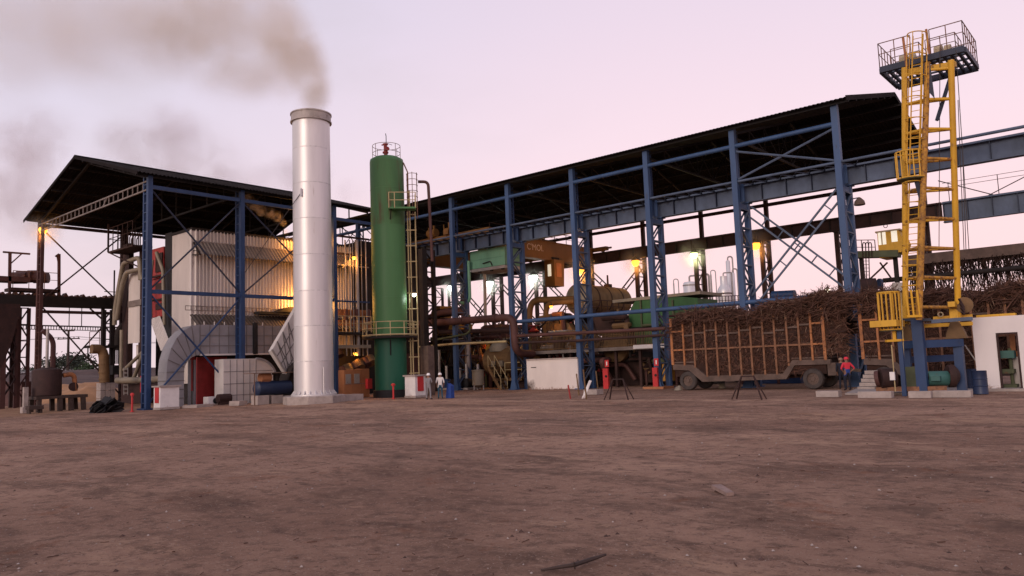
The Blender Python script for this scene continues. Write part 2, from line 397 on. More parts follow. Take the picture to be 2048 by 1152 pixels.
# ================================================================== MILL SHED  (facade on y=0, columns every BAY)
BAY = 6.549; DEP = 21.17; NB = 9; XL = -NB*BAY
shed = thing('mill_shed', 'long open sided mill shed with tall blue lattice columns and dark corrugated roof', 'shed', (0, 0, 0))
EAVE = 17.0; RIDGE = 19.95; RY = DEP/2; XR = .95
def lattice(mb, A, B, z0, z1, step, w):             # ladder lacing between two vertical lines
    A = Vector(A); B = Vector(B); n = max(1, round((z1-z0)/step)); up = Vector((0,0,1))
    for i in range(n):
        a = z0+(z1-z0)*i/n; c = z0+(z1-z0)*(i+1)/n
        p, q = (A, B) if i % 2 == 0 else (B, A)
        mb.bar(p+up*a, q+up*c, w); mb.bar(A+up*c, B+up*c, w)
ob = MB(); ob.cbox((0, 0), .37, .34, 0, 16.9); ob.cbox((0, 0), .75, .7, -.05, .06)
for s in (-1, 1): ob.prism([(s*.19, -.16, .05), (s*.36, -.16, .05), (s*.19, -.16, .7)], (0, .03, 0)); ob.prism([(s*.19, .13, .05), (s*.36, .13, .05), (s*.19, .13, .7)], (0, .03, 0))
col0 = part('column', ob, 'blue', shed)
ib = MB(); ib.cbox((0, 1.55), .34, .3, 0, 12.1); ib.cbox((0, 1.55), .55, .6, 12.1, 12.18); ib.box((-.12, .17, 11.6), (.12, 1.4, 11.95))
ib.cbox((0, 1.55), .6, .6, -.05, .05); ib.box((-.16, .9, 12.18), (.16, 1.0, 13.35))
inn0 = part('column', ib, 'blue', shed)
lb = MB(); lattice(lb, (-.13, .12, 0), (-.13, 1.45, 0), .5, 11.6, 1.3, .085); lattice(lb, (.13, .12, 0), (.13, 1.45, 0), .5, 11.6, 1.3, .085)
lat0 = part('lattice', lb, 'bluegrey', col0)
ub = MB(); ub.cbox((0, .62), .1, .1, 12.2, 16.9); lattice(ub, (0, .15, 0), (0, .6, 0), 13.2, 16.9, .62, .05)
upr0 = part('upper_lattice', ub, 'navy', col0)
for k in range(1, NB+1):
    c = again(col0, (-BAY*k, 0, 0)); i_ = again(inn0, (-BAY*k, 0, 0))
    for s in (lat0, upr0):
        q = s.copy(); COL.objects.link(q); q.parent = c
# back row, rust brown
bb = MB(); bb.cbox((0, DEP), .34, .34, 0, 16.9); bb.cbox((0, DEP-1.57), .34, .34, 0, 12.1); bb.box((-.2, DEP-2.0, 12.1), (.2, DEP, 12.22))
bcol0 = part('column', bb, 'brown', shed)
lb = MB(); lattice(lb, (0, DEP-1.45, 0), (0, DEP-.12, 0), .5, 11.8, 1.35, .09)
blat0 = part('lattice', lb, 'brown', bcol0)
for k in range(1, NB+1):
    c = again(bcol0, (-BAY*k, 0, 0)); q = blat0.copy(); COL.objects.link(q); q.parent = c
# crane runway girders
GR = 26.
def girder(y, m, mf, x0, x1, z0, z1, fl):
    g_ = MB(); g_.box((x0, y-.02, z0), (x1, y+.02, z1)); g_.box((x0, y-.26, z0-.04), (x1, y+.26, z0)); g_.box((x0, y-.3, z1), (x1, y+.3, z1+.05))
    g_.box((x0, y-.05, z1+.05), (x1, y+.05, z1+.17))
    o = part('runway_girder', g_, m, shed)
    st = None; n = int((x1-x0)/1.62)
    for i in range(n+1):
        x = x0+.1+i*1.62
        if st is None: st = part('stiffener', MB().box((x-.02, y-.25, z0), (x+.02, y-.03, z1)), mf, o)
        else: q = st.copy(); COL.objects.link(q); q.location.x += i*1.62; q.parent = o
    return o
girder(1.55, 'bluegrey', 'darkblue', XL, GR, 12.2, 13.25, 1)
girder(DEP-1.57, 'brown', 'darksteel', XL, 1.5, 12.25, 13.2, 0)
girder(DEP-1.57, 'bluegrey', 'darkblue', 1.55, GR+6, 11.75, 13.2, 0)
# walkway lattice and rails of the front runway
w = MB(); w.tube([(XL, 0, 13.35), (GR, 0, 13.35)], .09, 8); part('walkway_rail', w, 'bluegrey', shed, 50)
w = MB(); n = 92
for i in range(n):
    x = XL+(GR-XL)*i/n; d = (GR-XL)/n
    if x > .5: break
    w.bar((x, .05, 13.25), (x+d/2, 1.2, 13.27), .06); w.bar((x+d/2, 1.2, 13.27), (x+d, .05, 13.25), .06)
part('walkway_lacing', w, 'darkblue', shed)
w = MB(); w.tube([(1.6, DEP-1.2, 14.9), (GR+6, DEP-1.2, 14.9)], .02, 5); w.tube([(1.6, DEP-1.2, 14.55), (GR+6, DEP-1.2, 14.55)], .02, 5)
for i in range(8): w.tube([(2+i*3.3, DEP-1.2, 13.2), (2+i*3.3, DEP-1.2, 14.9)], .03, 5)
part('walkway_rail', w, 'wire', shed)
# longitudinal tubes between the columns: one part per bay
def bays(name, z, r, m, y, ks, n=8):
    o = None
    for k in ks:
        if o is None: o = part(name, MB().tube([(-BAY*k-BAY+.18, y, z), (-BAY*k-.18, y, z)], r, n), m, shed, 50); k0 = k
        else: again(o, (-BAY*(k-k0), 0, 0))
bays('eaves_tube', 15.72, .155, 'blue', 0, range(0, NB))
bays('tie_tube', 5.42, .15, 'blue', 0, range(0, 4))
bays('tie_beam', 15.75, .17, 'brown', DEP, range(0, NB), 4)
bays('tie_beam', 5.2, .12, 'brown', DEP, range(0, NB), 4)
# cross bracing: first bay above and below the girder
w = MB().tube([(-BAY+.2, 0, 15.35), (-.2, 0, 13.5)], .075, 6); part('brace', w, 'bluegrey', shed)
w = MB().tube([(-BAY+.2, .06, 13.5), (-.2, .06, 15.45)], .075, 6); part('brace', w, 'bluegrey', shed)
def ladderbrace(y, xa, za, xb, zb, m, o=.30):
    d = Vector((xb-xa, 0, zb-za)).normalized(); nn = Vector((-d.z, 0, d.x))*o
    a = Vector((xa, y, za)); c = Vector((xb, y, zb)); w = MB(); w.bar(a-nn, c-nn, .11); w.bar(a+nn, c+nn, .11)
    for i in range(1, 6):
        p = a.lerp(c, i/6); w.bar(p-nn, p+nn, .07)
    part('brace', w, m, shed)
ladderbrace(1.35, -BAY+.2, 11.6, -.3, 6.0, 'bluegrey'); ladderbrace(1.2, -BAY+.3, 5.7, -.2, 12.0, 'bluegrey')
for k in (4, 5, 6, 7):
    ladderbrace(DEP-.2, -BAY*(k+1)+.2, 11.4, -BAY*k-.2, 5.6, 'brown', .22); ladderbrace(DEP-.4, -BAY*(k+1)+.2, 5.6, -BAY*k-.2, 11.4, 'brown', .22)
for x in (XL+3, XL+5.5):
    w = MB(); w.bar((x, DEP, .2), (x, DEP, 12), .25); w.bar((x, DEP-1.3, .2), (x, DEP-1.3, 12), .25); lattice(w, (x, DEP-1.3, 0), (x, DEP, 0), .5, 12, 1.1, .09); part('post', w, 'brown', shed)
w = MB(); w.tube([(1.2, DEP-.5, 15.3), (9, DEP-.5, 11.5)], .04, 5); part('brace', w, 'wire', shed)
w = MB(); w.tube([(1.2, DEP-.4, 12.2), (9, DEP-.4, 15.4)], .04, 5); part('brace', w, 'wire', shed)
# roof trusses, purlins and sheets
tr = MB(); y0, y1 = .1, DEP-.1
tr.bar((0, y0, 16.6), (0, RY, RIDGE-.25), .16); tr.bar((0, RY, RIDGE-.25), (0, y1, 16.6), .16); tr.bar((0, y0, 16.35), (0, y1, 16.35), .14)
for i in range(1, 8):
    y = y0+(y1-y0)*i/8; zt = 16.6+(RIDGE-16.85)*(1-abs(i-4)/4); tr.bar((0, y, 16.35), (0, y, zt), .08)
    y2 = y0+(y1-y0)*(i+(1 if i < 4 else -1))/8; tr.bar((0, y2, 16.35), (0, y, zt), .07)
tr0 = part('roof_truss', tr, 'black', shed)
for k in range(1, NB): again(tr0, (-BAY*k, 0, 0))
tr0.location.x -= BAY*NB
OV = .8; ze = EAVE-(RIDGE-EAVE)/RY*OV + .12
for sgn in (0, 1):
    for i in range(7):
        f = (i+.3)/7; y = -OV+(RY+OV)*f; z = ze+(RIDGE-ze)*f-.14
        y = y if sgn == 0 else DEP-y
        part('purlin', MB().box((XL-1, y-.05, z-.1), (XR, y+.05, z+.08)), 'black', shed)
SW = 1.04; ns = int((XR-(XL-1))/SW)
for sgn in (0, 1):
    ya = -OV if sgn == 0 else DEP+OV; first = None
    for i in range(ns):
        x = XR-SW*(i+1)
        if first is None:
            m_ = MB(); nrm = Vector((0, -(RIDGE-ze) if sgn == 0 else (RIDGE-ze), RY+OV)).normalized()
            m_.corr((x, ya, ze), (SW+.02, 0, 0), (0, (RY+OV+.08)*(1 if sgn == 0 else -1), RIDGE-ze+.02), .26, .075, nrm, .2)
            first = part('roof_sheet', m_, 'roof', shed)
        else: again(first, (-SW*i, 0, 0))
part('ridge_cap', MB().prism([(XL-1, RY-.35, RIDGE+.03), (XL-1, RY, RIDGE+.16), (XL-1, RY+.35, RIDGE+.03)], (XR-XL+1, 0, 0)), 'roof', shed)
part('barge_board', MB().bar((XR, -OV, ze), (XR, RY, RIDGE), .05, .3).bar((XR, RY, RIDGE), (XR, DEP+OV, ze), .05, .3), 'roof', shed)

# ================================================================== BOILER SHED (front eave on x=BX, gable towards -y)
BX, BY, BW = -35.68, -24.97, 19.93; BE = 15.21; BR = 18.35
bsh = thing('boiler_shed', 'gabled open boiler shed on navy ladder columns with dark corrugated roof', 'shed', (BX, BY, 0))
def ladcol(x, y, z1, m, dx=-.62, th=.26):
    w = MB(); w.cbox((x, y), th, th, 0, z1); w.cbox((x+dx, y), .14, th*.8, 0, z1); w.cbox((x+dx/2, y), 1.1, .6, -.05, .08)
    o = part('column', w, m, bsh)
    w = MB()
    for i in range(int(z1/.62)):
        z = .4+i*.62; w.bar((x+dx, y-.08, z), (x, y-.08, z), .06); w.bar((x+dx, y+.08, z+.3), (x, y+.08, z+.3), .06)
    part('rung', w, m, o)
BYS = [BY, BY+6.58, BY+14.58]
for y in BYS: ladcol(BX, y, BE, 'navy', th=.3)
for y in (BY, BY+6.55, BY+13.1, BY+19): ladcol(BX-BW, y, BE, 'brown' if y > BY else 'rustpipe', dx=.6, th=.3)
for i in range(2):
    a, c = BYS[i], BYS[i+1]
    part('tie_beam', MB().box((BX-.1, a+.15, 7.45), (BX+.1, c-.15, 7.7)), 'navy', bsh)
    part('eaves_beam', MB().box((BX-.09, a+.15, 14.35), (BX+.09, c-.15, 14.6)), 'navy', bsh)
    for za, zb in ((14.2, 7.8), (7.3, .5)):
        if i == 1 and za < 10: continue
        part('brace', MB().tube([(BX, a+.2, za), (BX, c-.2, zb)], .06, 6), 'navy' if za < 10 else 'darkblue', bsh)
        part('brace', MB().tube([(BX-.08, a+.2, zb), (BX-.08, c-.2, za)], .06, 6), 'navy' if za < 10 else 'darkblue', bsh)
part('eaves_beam', MB().box((BX-.09, BYS[2]+.15, 14.0), (BX+.09, -4, 14.25)), 'navy', bsh)
part('eaves_beam', MB().box((BX-BW-.09, BY, 14.75), (BX-BW+.09, -4, 15.0)), 'brown', bsh)
for za, zb in ((14.5, 8.6), (8.2, .8)):
    part('brace', MB().tube([(BX-BW, BY+.2, za), (BX-BW, BY+6.4, zb)], .065, 6), 'brown', bsh)
    part('brace', MB().tube([(BX-BW-.1, BY+.2, zb), (BX-BW-.1, BY+6.4, za)], .065, 6), 'brown', bsh)
# gable lattice beam from the back column to the front corner
def latbeam(y, z0, z1, m, pn, n=26):
    w = MB(); w.bar((BX-BW, y, z1), (BX, y, z1), .09); w.bar((BX-BW, y, z0), (BX, y, z0), .09)
    for i in range(n+1):
        x = BX-BW+BW*i/n; w.bar((x, y, z0), (x, y, z1), .06)
    w.bar((BX-BW*.36, y, z0), (BX-BW*.32, y, z1), .07)
    part(pn, w, m, bsh)
latbeam(BY-.1, 14.28, 14.85, 'awning', 'gable_beam')
MXR = BX-BW/2; RO = .6; zeb = BE-(BR-BE)/(BW/2)*RO+.15; Y0, Y1 = BY-1.05, -4.6
for y in (BY, BYS[1], BYS[2], BY+18):
    w = MB(); w.bar((BX-BW, y, 15.05), (MXR, y, BR-.3), .16); w.bar((MXR, y, BR-.3), (BX, y, 15.05), .16)
    if y > BY:
        w.bar((BX-BW, y, 14.9), (BX, y, 14.9), .14)
        for i in range(1, 8):
            x = BX-BW+BW*i/8; w.bar((x, y, 14.9), (x, y, 14.9+(BR-15.3)*(1-abs(i-4)/4)+.1), .08)
    part('rafter', w, 'black' if y > BY else 'darksteel', bsh)
for sgn in (-1, 1):
    for i in range(6):
        f = (i+.3)/6; x = MXR+sgn*(BW/2+RO)*(1-f); z = zeb+(BR-zeb)*f-.14
        part('purlin', MB().box((x-.05, Y0+.1, z-.1), (x+.05, Y1, z+.06)), 'black', bsh)
    first = None; n = int((Y1-Y0)/SW)
    for i in range(n+1):
        if first is None:
            m_ = MB(); nrm = Vector((sgn*(BR-zeb), 0, BW/2+RO)).normalized()
            m_.corr((MXR+sgn*(BW/2+RO), Y0, zeb), (0, SW+.02, 0), (-sgn*(BW/2+RO+.08), 0, BR-zeb+.02), .26, .075, nrm, .2)
            first = part('roof_sheet', m_, 'roof', bsh)
        else: again(first, (0, SW*i, 0))
part('ridge_cap', MB().prism([(MXR-.35, Y0, BR+.03), (MXR, Y0, BR+.17), (MXR+.35, Y0, BR+.03)], (0, Y1-Y0, 0)), 'roof', bsh)
for sgn in (-1, 1):
    part('barge_board', MB().bar((MXR+sgn*(BW/2+RO), Y0, zeb-.04), (MXR, Y0, BR-.02), .05, .22), 'roof', bsh)
# ================================================================== CHIMNEY
CH = V(-28.47, -17.45, 0)
ch = thing('chimney', 'tall silver steel chimney on round concrete plinth, smoking at the top', 'chimney', CH)
part('plinth', MB().lathe(CH, [(2.0, -.1), (2.0, .42), (1.95, .47)], 8), 'concrete', ch)
part('plinth_slab', MB().box((CH.x-.2, CH.y-.6, -.1), (CH.x+.9, CH.y+3.3, .4)), 'concrete', ch)
zs = [.5, 2.6, 4.8, 7.0, 9.3, 11.6, 13.9, 16.2, 18.05]
for i in range(len(zs)-1):
    r = 1.26-.004*i
    part('shaft_ring', MB().lathe(CH, [(r, zs[i]), (r-.0035, zs[i+1])], 64, False), ('alu', 'alu2', 'alu3')[(i*2) % 3], ch, 40)
    if i: part('weld_seam', MB().lathe(CH, [(r, zs[i]-.03), (r+.004, zs[i]-.015), (r+.004, zs[i]+.015), (r, zs[i]+.03)], 64, False), 'weld', ch)
part('base_flange', MB().lathe(CH, [(1.46, .47), (1.46, .56), (1.26, .58)], 48), 'alu', ch, 30)
gs = None
for i in range(24):
    a = 2*math.pi*i/24; d = V(math.cos(a), math.sin(a), 0)
    part('gusset', MB().prism([CH+d*1.25+V(0,0,.56), CH+d*1.44+V(0,0,.56), CH+d*1.25+V(0,0,.82)], d.cross(V(0,0,1))*.04), 'alu', ch)
part('rim', MB().lathe(CH, [(1.25, 18.0), (1.36, 18.03), (1.36, 18.11), (1.31, 18.13), (1.31, 18.52), (1.36, 18.54), (1.36, 18.62), (1.24, 18.62), (1.2, 18.0)], 64, False), 'stackcap', ch, 30)
part('flue_lining', MB().lathe(CH, [(1.2, 18.68), (1.2, 15.5), (.05, 15.4)], 32, False), 'black', ch)
p = CH+V(.55, -1.2, 13.2)
part('lug', MB().box(p-V(.05,.06,.25), p+V(.05,.06,.25)), 'alu', ch)
part('guy_wire', MB().tube([p, V(-33.2, -19.6, 8.6)], .022, 5), 'wire', ch)
part('drain_pipe', MB().tube([CH+V(1.35, -.2, .5), CH+V(1.35, -.2, 2.2)], .03, 6), 'alu', ch)

ch.scale.z = 1.035
# ================================================================== GREEN TANK
TK = V(-28.9, -10.56, 0); TR = 1.24
tk = thing('green_column_tank', 'tall green cylindrical tank with rusty top, ring walkway and caged ladder', 'tank', TK)
part('base_ring', MB().lathe(TK, [(1.30, -.05), (1.30, .5), (1.2, .52)], 48), 'black', tk, 30)
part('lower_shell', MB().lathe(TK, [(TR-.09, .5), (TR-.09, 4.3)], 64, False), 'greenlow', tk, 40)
zs = [4.3, 6.9, 9.5, 12.1, 14.7, 16.75]
for i in range(5):
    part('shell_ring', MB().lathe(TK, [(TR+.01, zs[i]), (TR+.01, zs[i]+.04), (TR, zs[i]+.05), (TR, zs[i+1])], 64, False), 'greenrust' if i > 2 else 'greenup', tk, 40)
part('roof_head', MB().lathe(TK, [(TR, 16.75), (TR-.03, 16.95), (.9, 17.12), (.3, 17.2), (.02, 17.22)], 48, False), 'greenrust', tk, 60)
w = MB()
for zz in (17.45, 18.0):
    pts = [TK+V(1.02*math.cos(a), 1.02*math.sin(a), zz) for a in np.linspace(0, 2*math.pi, 33)]; w.tube(pts, .02, 5, False)
for a in np.linspace(0, 2*math.pi, 9)[:-1]:
    w.tube([TK+V(1.02*math.cos(a), 1.02*math.sin(a), 16.85), TK+V(1.02*math.cos(a), 1.02*math.sin(a), 18.0)], .02, 5)
part('roof_railing', w, 'railrust', tk)
w = MB(); w.lathe(TK+V(-.1, 0, 0), [(.12, 17.1), (.12, 17.5), (.22, 17.5), (.22, 17.6), (.13, 17.6), (.13, 18.1), (.2, 18.12), (.2, 18.2), (.03, 18.2)], 14)
w.tube([TK+V(-.1, 0, 17.75), TK+V(.28, -.1, 17.75)], .15, 10); w.tube([TK+V(-.1, 0, 18.15), TK+V(-.4, -.1, 18.15)], .05, 6)
vv = part('vent_valve', w, 'red', tk, 40)
part('whip_pipe', MB().tube([TK+V(0, 0, 18.2), TK+V(0, 0, 18.75), TK+V(-.05, 0, 18.95)], .03, 6), 'darksteel', vv)
part('whip_pipe', MB().tube([TK+V(.1, 0, 18.2), TK+V(.65, 0, 17.95)], .02, 6), 'darksteel', vv)
# camera side direction, used to hang the platform where it is seen
fd = (V(C0[0], C0[1], 0)-TK); fd.z = 0; fd.normalize(); sd = V(-fd.y, fd.x, 0)       # sd = to the right as seen
pc = TK+fd*1.3+sd*.85
w = MB()
def pl(a, c, z): return pc+sd*a+fd*c+V(0, 0, z)
w.prism([pl(-.75, -.3, 13.05), pl(1.15, -.3, 13.05), pl(1.15, .55, 13.05), pl(-.75, .55, 13.05)], (0, 0, .12)); part('platform', w, 'greenup', tk)
w = MB()
for zz in (13.65, 14.2): w.tube([pl(-.75, -.3, zz), pl(-.75, .55, zz), pl(1.15, .55, zz), pl(1.15, -.3, zz)], .03, 5)
for a, c in ((-.75, -.3), (-.75, .55), (1.15, .55), (1.15, -.3), (-.35, .55)): w.tube([pl(a, c, 13.1), pl(a, c, 14.2)], .035, 5)
part('platform_railing', w, 'rail', tk)
w = MB()
for a in (-.6, .5): w.bar(pl(a, .4, 13.05), pl(a-.1, -.25, 12.2), .06)
part('platform_bracket', w, 'darksteel', tk)
# ring walkway at 4.3 m
w = MB(); n = 40
w.lathe(TK, [(TR, 4.08), (2.0, 4.08), (2.0, 4.22), (TR, 4.22)], n, False); part('ring_walkway', w, 'darksteel', tk)
w = MB()
for zz in (4.75, 5.2): w.tube([TK+V(1.95*math.cos(a), 1.95*math.sin(a), zz) for a in np.linspace(0, 2*math.pi, 49)], .03, 5, False)
w.tube([TK+V(1.98*math.cos(a), 1.98*math.sin(a), 4.3) for a in np.linspace(0, 2*math.pi, 49)], .05, 5, False)
for a in np.linspace(0, 2*math.pi, 13)[:-1]+.35: w.tube([TK+V(1.95*math.cos(a), 1.95*math.sin(a), 4.2), TK+V(1.95*math.cos(a), 1.95*math.sin(a), 5.2)], .035, 5)
part('ring_railing', w, 'rail', tk)
part('rib', MB().bar(TK+fd*1.2+V(0,0,4.0), TK+fd*1.2+V(0,0,2.9), .06), 'black', tk)
# long rectangular ladder frame on the right, then the cage
lc = TK+sd*1.72+fd*.35
w = MB()
for a in (-.28, .28): w.bar(lc+sd*a+V(0,0,1.2), lc+sd*a+V(0,0,13.1), .07)
part('ladder_stringers', w, 'rail', tk)
rg = part('ladder_rung', MB().tube([lc-sd*.42+V(0,0,1.6), lc+sd*.34+V(0,0,1.6)], .045, 6), 'rail', tk)
for i in range(1, 11): again(rg, (0, 0, 1.13*i))
w = MB(); w.bar(lc-sd*.12+fd*.3+V(0,0,.2), lc-sd*.12+fd*.3+V(0,0,14.6), .06); part('conduit', w, 'rail', tk)
hp = part('cage_hoop', MB().tube([lc+sd*(.1+.4*math.cos(a))+fd*(.1+.42*math.sin(a))+V(0,0,13.3) for a in np.linspace(-.4, math.pi+.4, 12)], .022, 5), 'railrust', tk)
for i in range(1, 7): again(hp, (0, 0, .42*i))
w = MB()
for a in np.linspace(-.4, math.pi+.4, 5): w.tube([lc+sd*(.1+.4*math.cos(a))+fd*(.1+.42*math.sin(a))+V(0,0,12.6) , lc+sd*(.1+.4*math.cos(a))+fd*(.1+.42*math.sin(a))+V(0,0,15.9)], .025, 5)
w.tube([lc-sd*.5+V(0,0,16.7), lc-sd*.2+V(0,0,16.0), lc-sd*.2+V(0,0,12.7)], .05, 6)
part('ladder_cage', w, 'railrust', tk)
w = MB(); a = lc+sd*.55+V(0,0,0)
w.pipe([a+V(0,0,15.3), a+sd*.75+V(0,0,15.3), a+sd*.9+V(0,0,9.5)], .11, 8, .35); part('vent_pipe', w, 'rustpipe', tk, 50)

tk.scale.z = 1.03
# lamp hung on the tank ladder
def lampfix(name, pos, mt, col, power, label, group, r=.22, aim=None):
    th = thing(name, label, 'lamp', pos, group)
    w = MB(); w.lathe(pos, [(.06, pos.z+r*1.5), (r*.55, pos.z+r*1.15), (r*1.1, pos.z+r*.5), (r*1.15, pos.z+r*.42)], 14, False); w.tube([pos+V(0,0,r*1.4), pos+V(0,0,r*2.6)], .03, 6)
    part('lamp_hood', w, 'darksteel', th)
    part('bulb', MB().lathe(pos, [(.01, pos.z-r), (r*.6, pos.z-r*.8), (r, pos.z), (r*.8, pos.z+r*.6), (r*.3, pos.z+r*.95)], 16), mt, th, 60)
    if power:
        l = bpy.data.lights.new('lamp_light', 'POINT'); l.energy = power; l.color = col; l.shadow_soft_size = r*1.3
        lo = bpy.data.objects.new('lamp_light', l); COL.objects.link(lo); lo.parent = th; lo.location = (0, 0, -r*1.6)
    return th
SOD = (1, .40, .07); MER = (.85, 1, .9)

# ================================================================== BOILER CASING
WX = -38.7; WY0 = -20.5; WY1 = -6.5
bo = thing('boiler_house', 'tall boiler casing clad in pale ribbed metal sheets with two canopies', 'boiler', (WX, WY0, 0))
first = None; SH = 1.08
for i in range(13):
    y = WY0+i*SH
    if first is None: first = part('cladding_sheet', MB().corr((WX, y, 4.0), (0, SH, 0), (0, 0, 7.0), .27, .15, (1, 0, 0), .46, .14), 'cladding', bo); f2 = part('cladding_sheet', MB().corr((WX, y, 11.05), (0, SH, 0), (0, 0, 1.5), .27, .15, (1, 0, 0), .46, .14), 'cladding', bo)
    else: again(first, (0, i*SH, 0)); again(f2, (0, i*SH, 0))
pLx = AY(345, 460, WY0).x
nL = max(2, round((WX-pLx)/.7)); sl_ = (WX-pLx)/nL; first = None
for i in range(nL):
    x = pLx+i*sl_
    if first is None: first = part('side_sheet', MB().corr((x, WY0, 1.5), (sl_, 0, 0), (0, 0, 11.0), .17, .05, (0, -1, 0), .3), 'cladding', bo)
    else: again(first, (i*sl_, 0, 0))
part('corner_flashing', MB().box((WX-.25, WY0-.12, 1.5), (WX+.02, WY0-.06, 12.55)), 'cladding', bo)
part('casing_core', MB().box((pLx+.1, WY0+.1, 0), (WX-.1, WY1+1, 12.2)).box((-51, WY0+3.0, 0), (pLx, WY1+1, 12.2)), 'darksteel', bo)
part('casing_top', MB().box((pLx-.1, WY0-.1, 12.5), (WX+.1, WY1+1, 12.7)), 'darksteel', bo)
part('canopy', MB().corr((WX+.16, WY0, 11.7), (0, 13*SH, 0), (1.05, 0, -1.1), .27, .07, (.6, 0, .7), .3), 'awning', bo)
part('canopy_bracket', MB().bar((WX+.15, WY0-.02, 11.6), (WX+1.1, WY0-.02, 10.6), .1).bar((WX+.05, WY0-.02, 10.7), (WX+1.1, WY0-.02, 10.6), .08), 'darksteel', bo)
part('canopy', MB().corr((WX+.16, WY0-.3, 6.38), (0, 13*SH+.3, 0), (1.3, 0, -1.0), .27, .07, (.6, 0, .7), .3), 'awningdark', bo)
w = MB(); w.box((WX+.2, -15.8, 6.5), (WX+1.0, WY1-2, 6.7)); part('canopy_ledge', w, 'black', bo)
w = MB()
for i in range(12):
    w.bar((WX+.15, WY0-.6+i*1.2, 7.0), (WX+.15, WY0+.6+i*1.2, 7.0), .045); w.bar((WX+.15, WY0-.6+i*1.2, 6.7), (WX+.15, WY0+.6+i*1.2, 6.7), .045)
    for j in range(3): w.bar((WX+.15, WY0-.6+i*1.2+j*.4, 6.7), (WX+.15, WY0-.6+i*1.2+j*.4, 7.0), .035)
part('cable_tray', w, 'awning', bo)
# tarpaulin heap on the ledge
w = MB()
pts = [(-14.3, 6.7), (-13.7, 6.98), (-13.1, 7.12), (-12.4, 7.05), (-11.7, 6.9), (-11.2, 6.7)]
w.prism([(WX+.3, a, c) for a, c in pts], (.8, 0, 0)); part('ledge_cover', w, 'black', bo)

# red furnace front and insulated pipes left of the casing
fx = -44.0
rp = thing('furnace_front', 'red furnace front panels rising between pale pipes behind corner column', 'furnace', (fx, WY0, 0))
A = AY(305, 500, WY0+.4)
def yz(px0, px1, py0, py1, y): a = AY(px0, py0, y); c = AY(px1, py1, y); return a, c
for py0, py1 in ((500, 556), (560, 596), (600, 632)):
    a, c = yz(301, 327, py0, py1, WY0+.6); part('panel', MB().box((a.x, WY0+.6, c.z), (c.x, WY0+1.2, a.z)), 'red', rp)
    a, c = yz(312, 325, py0+8, py1-14, WY0+.55); part('hatch', MB().box((a.x, WY0+.5, c.z), (c.x, WY0+.58, a.z)), 'brown', rp)
a, c = yz(333, 345, 455, 690, WY0+.5); part('steel_post', MB().box((a.x, WY0+.4, 0), (c.x, WY0+1.0, 13)), 'black', rp)
w = MB(); w.pipe([AY(313, 505, WY0), AY(326, 540, WY0), AY(329, 650, WY0)], .14, 8, .3); part('downpipe', w, 'insul', rp, 50)
w = MB(); w.pipe([AY(306, 520, WY0+.2), AY(302, 560, WY0+.2), AY(303, 640, WY0+.2)], .08, 8, .3); part('downpipe', w, 'insul', rp, 50)
w = MB(); w.bar(AY(303, 555, WY0+.4), AY(327, 549, WY0+.4), .12); w.bar(AY(303, 602, WY0+.4), AY(327, 597, WY0+.4), .12); part('stiffener', w, 'brown', rp)
# chute of ribbed sheet leaning at the furnace foot
q = [AY(300, 640, WY0-1.2), AY(320, 632, WY0-1.2), AY(342, 686, WY0-1.6), AY(322, 702, WY0-1.6)]
u = q[1]-q[0]; v = q[3]-q[0]
single('sheet_chute', MB().corr(q[0], u, v, .22, .07, u.cross(v)*-1, .3), 'cladding', 'sloping ribbed metal chute below the red furnace front', 'chute')
# left face of the boiler: second clad wall seen beyond the corner column
lw = thing('feeder_casing', 'narrow ribbed casing with pale downpipes left of the corner column', 'boiler', AY(265, 760, WY0+1))
yq = WY0+1.2
a, c = yz(258, 279, 545, 685, yq); part('ribbed_panel', MB().corr((a.x, yq, c.z), (c.x-a.x, 0, 0), (0, 0, a.z-c.z), .2, .05, (0, -1, 0), .3), 'cladding', lw)
a, c = yz(258, 282, 690, 790, yq); part('ribbed_panel', MB().corr((a.x, yq+.6, c.z), (c.x-a.x, 0, 0), (0, 0, a.z-c.z), .2, .05, (0, -1, 0), .3), 'cladding', lw)
a, c = yz(279, 286, 470, 790, yq); part('corner_post', MB().box((a.x, yq, 0), (c.x, yq+.4, 13)), 'brown', lw)
a, c = yz(249, 257, 440, 790, yq+.2); part('corner_post', MB().box((a.x, yq+.1, 0), (c.x, yq+.5, 13.5)), 'brown', lw)
a, c = yz(257, 283, 603, 610, yq-.1); part('girt', MB().box((a.x, yq-.15, c.z), (c.x, yq-.07, a.z)), 'awning', lw)
for pts, r in (([(281, 560), (281, 525), (277, 515), (246, 527), (230, 620), (229, 650)], .19), ([(281, 538), (252, 545), (243, 575), (233, 640)], .19), ([(278, 516), (281, 548), (286, 560)], .17)):
    w = MB().pipe([AY(x, y, yq-.5) for x, y in pts], r, 10, .5); part('downpipe', w, 'insul', lw, 50)
w = MB().pipe([AY(248, 740, yq-.4), AY(290, 700, yq-.4)], .14, 8); part('strut_pipe', w, 'insul', lw, 50)
w = MB().pipe([AY(243, 660, yq-.4), AY(242, 755, yq-.4)], .15, 8); part('strut_pipe', w, 'insul', lw, 50)
w = MB().pipe([AY(268, 755, yq-.5), AY(287, 705, yq-.5)], .16, 8); part('strut_pipe', w, 'insul', lw, 50)
w = MB().pipe([AY(235, 761, yq-.8), AY(290, 760, yq-.8), AY(330, 757, yq-.8)], .26, 10); part('header_pipe', w, 'insul', lw, 50)
w = MB().pipe([AY(296, 772, yq-.8), AY(330, 768, yq-.8)], .16, 10); part('header_pipe', w, 'brown', lw, 50)
w = MB()
for px in (248, 256): w.bar(AY(px, 735, yq-.6), AY(px, 790, yq-.6), .06)
for py in range(738, 790, 8): w.bar(AY(248, py, yq-.6), AY(256, py, yq-.6), .05)
part('ladder', w, 'silverpipe', lw)
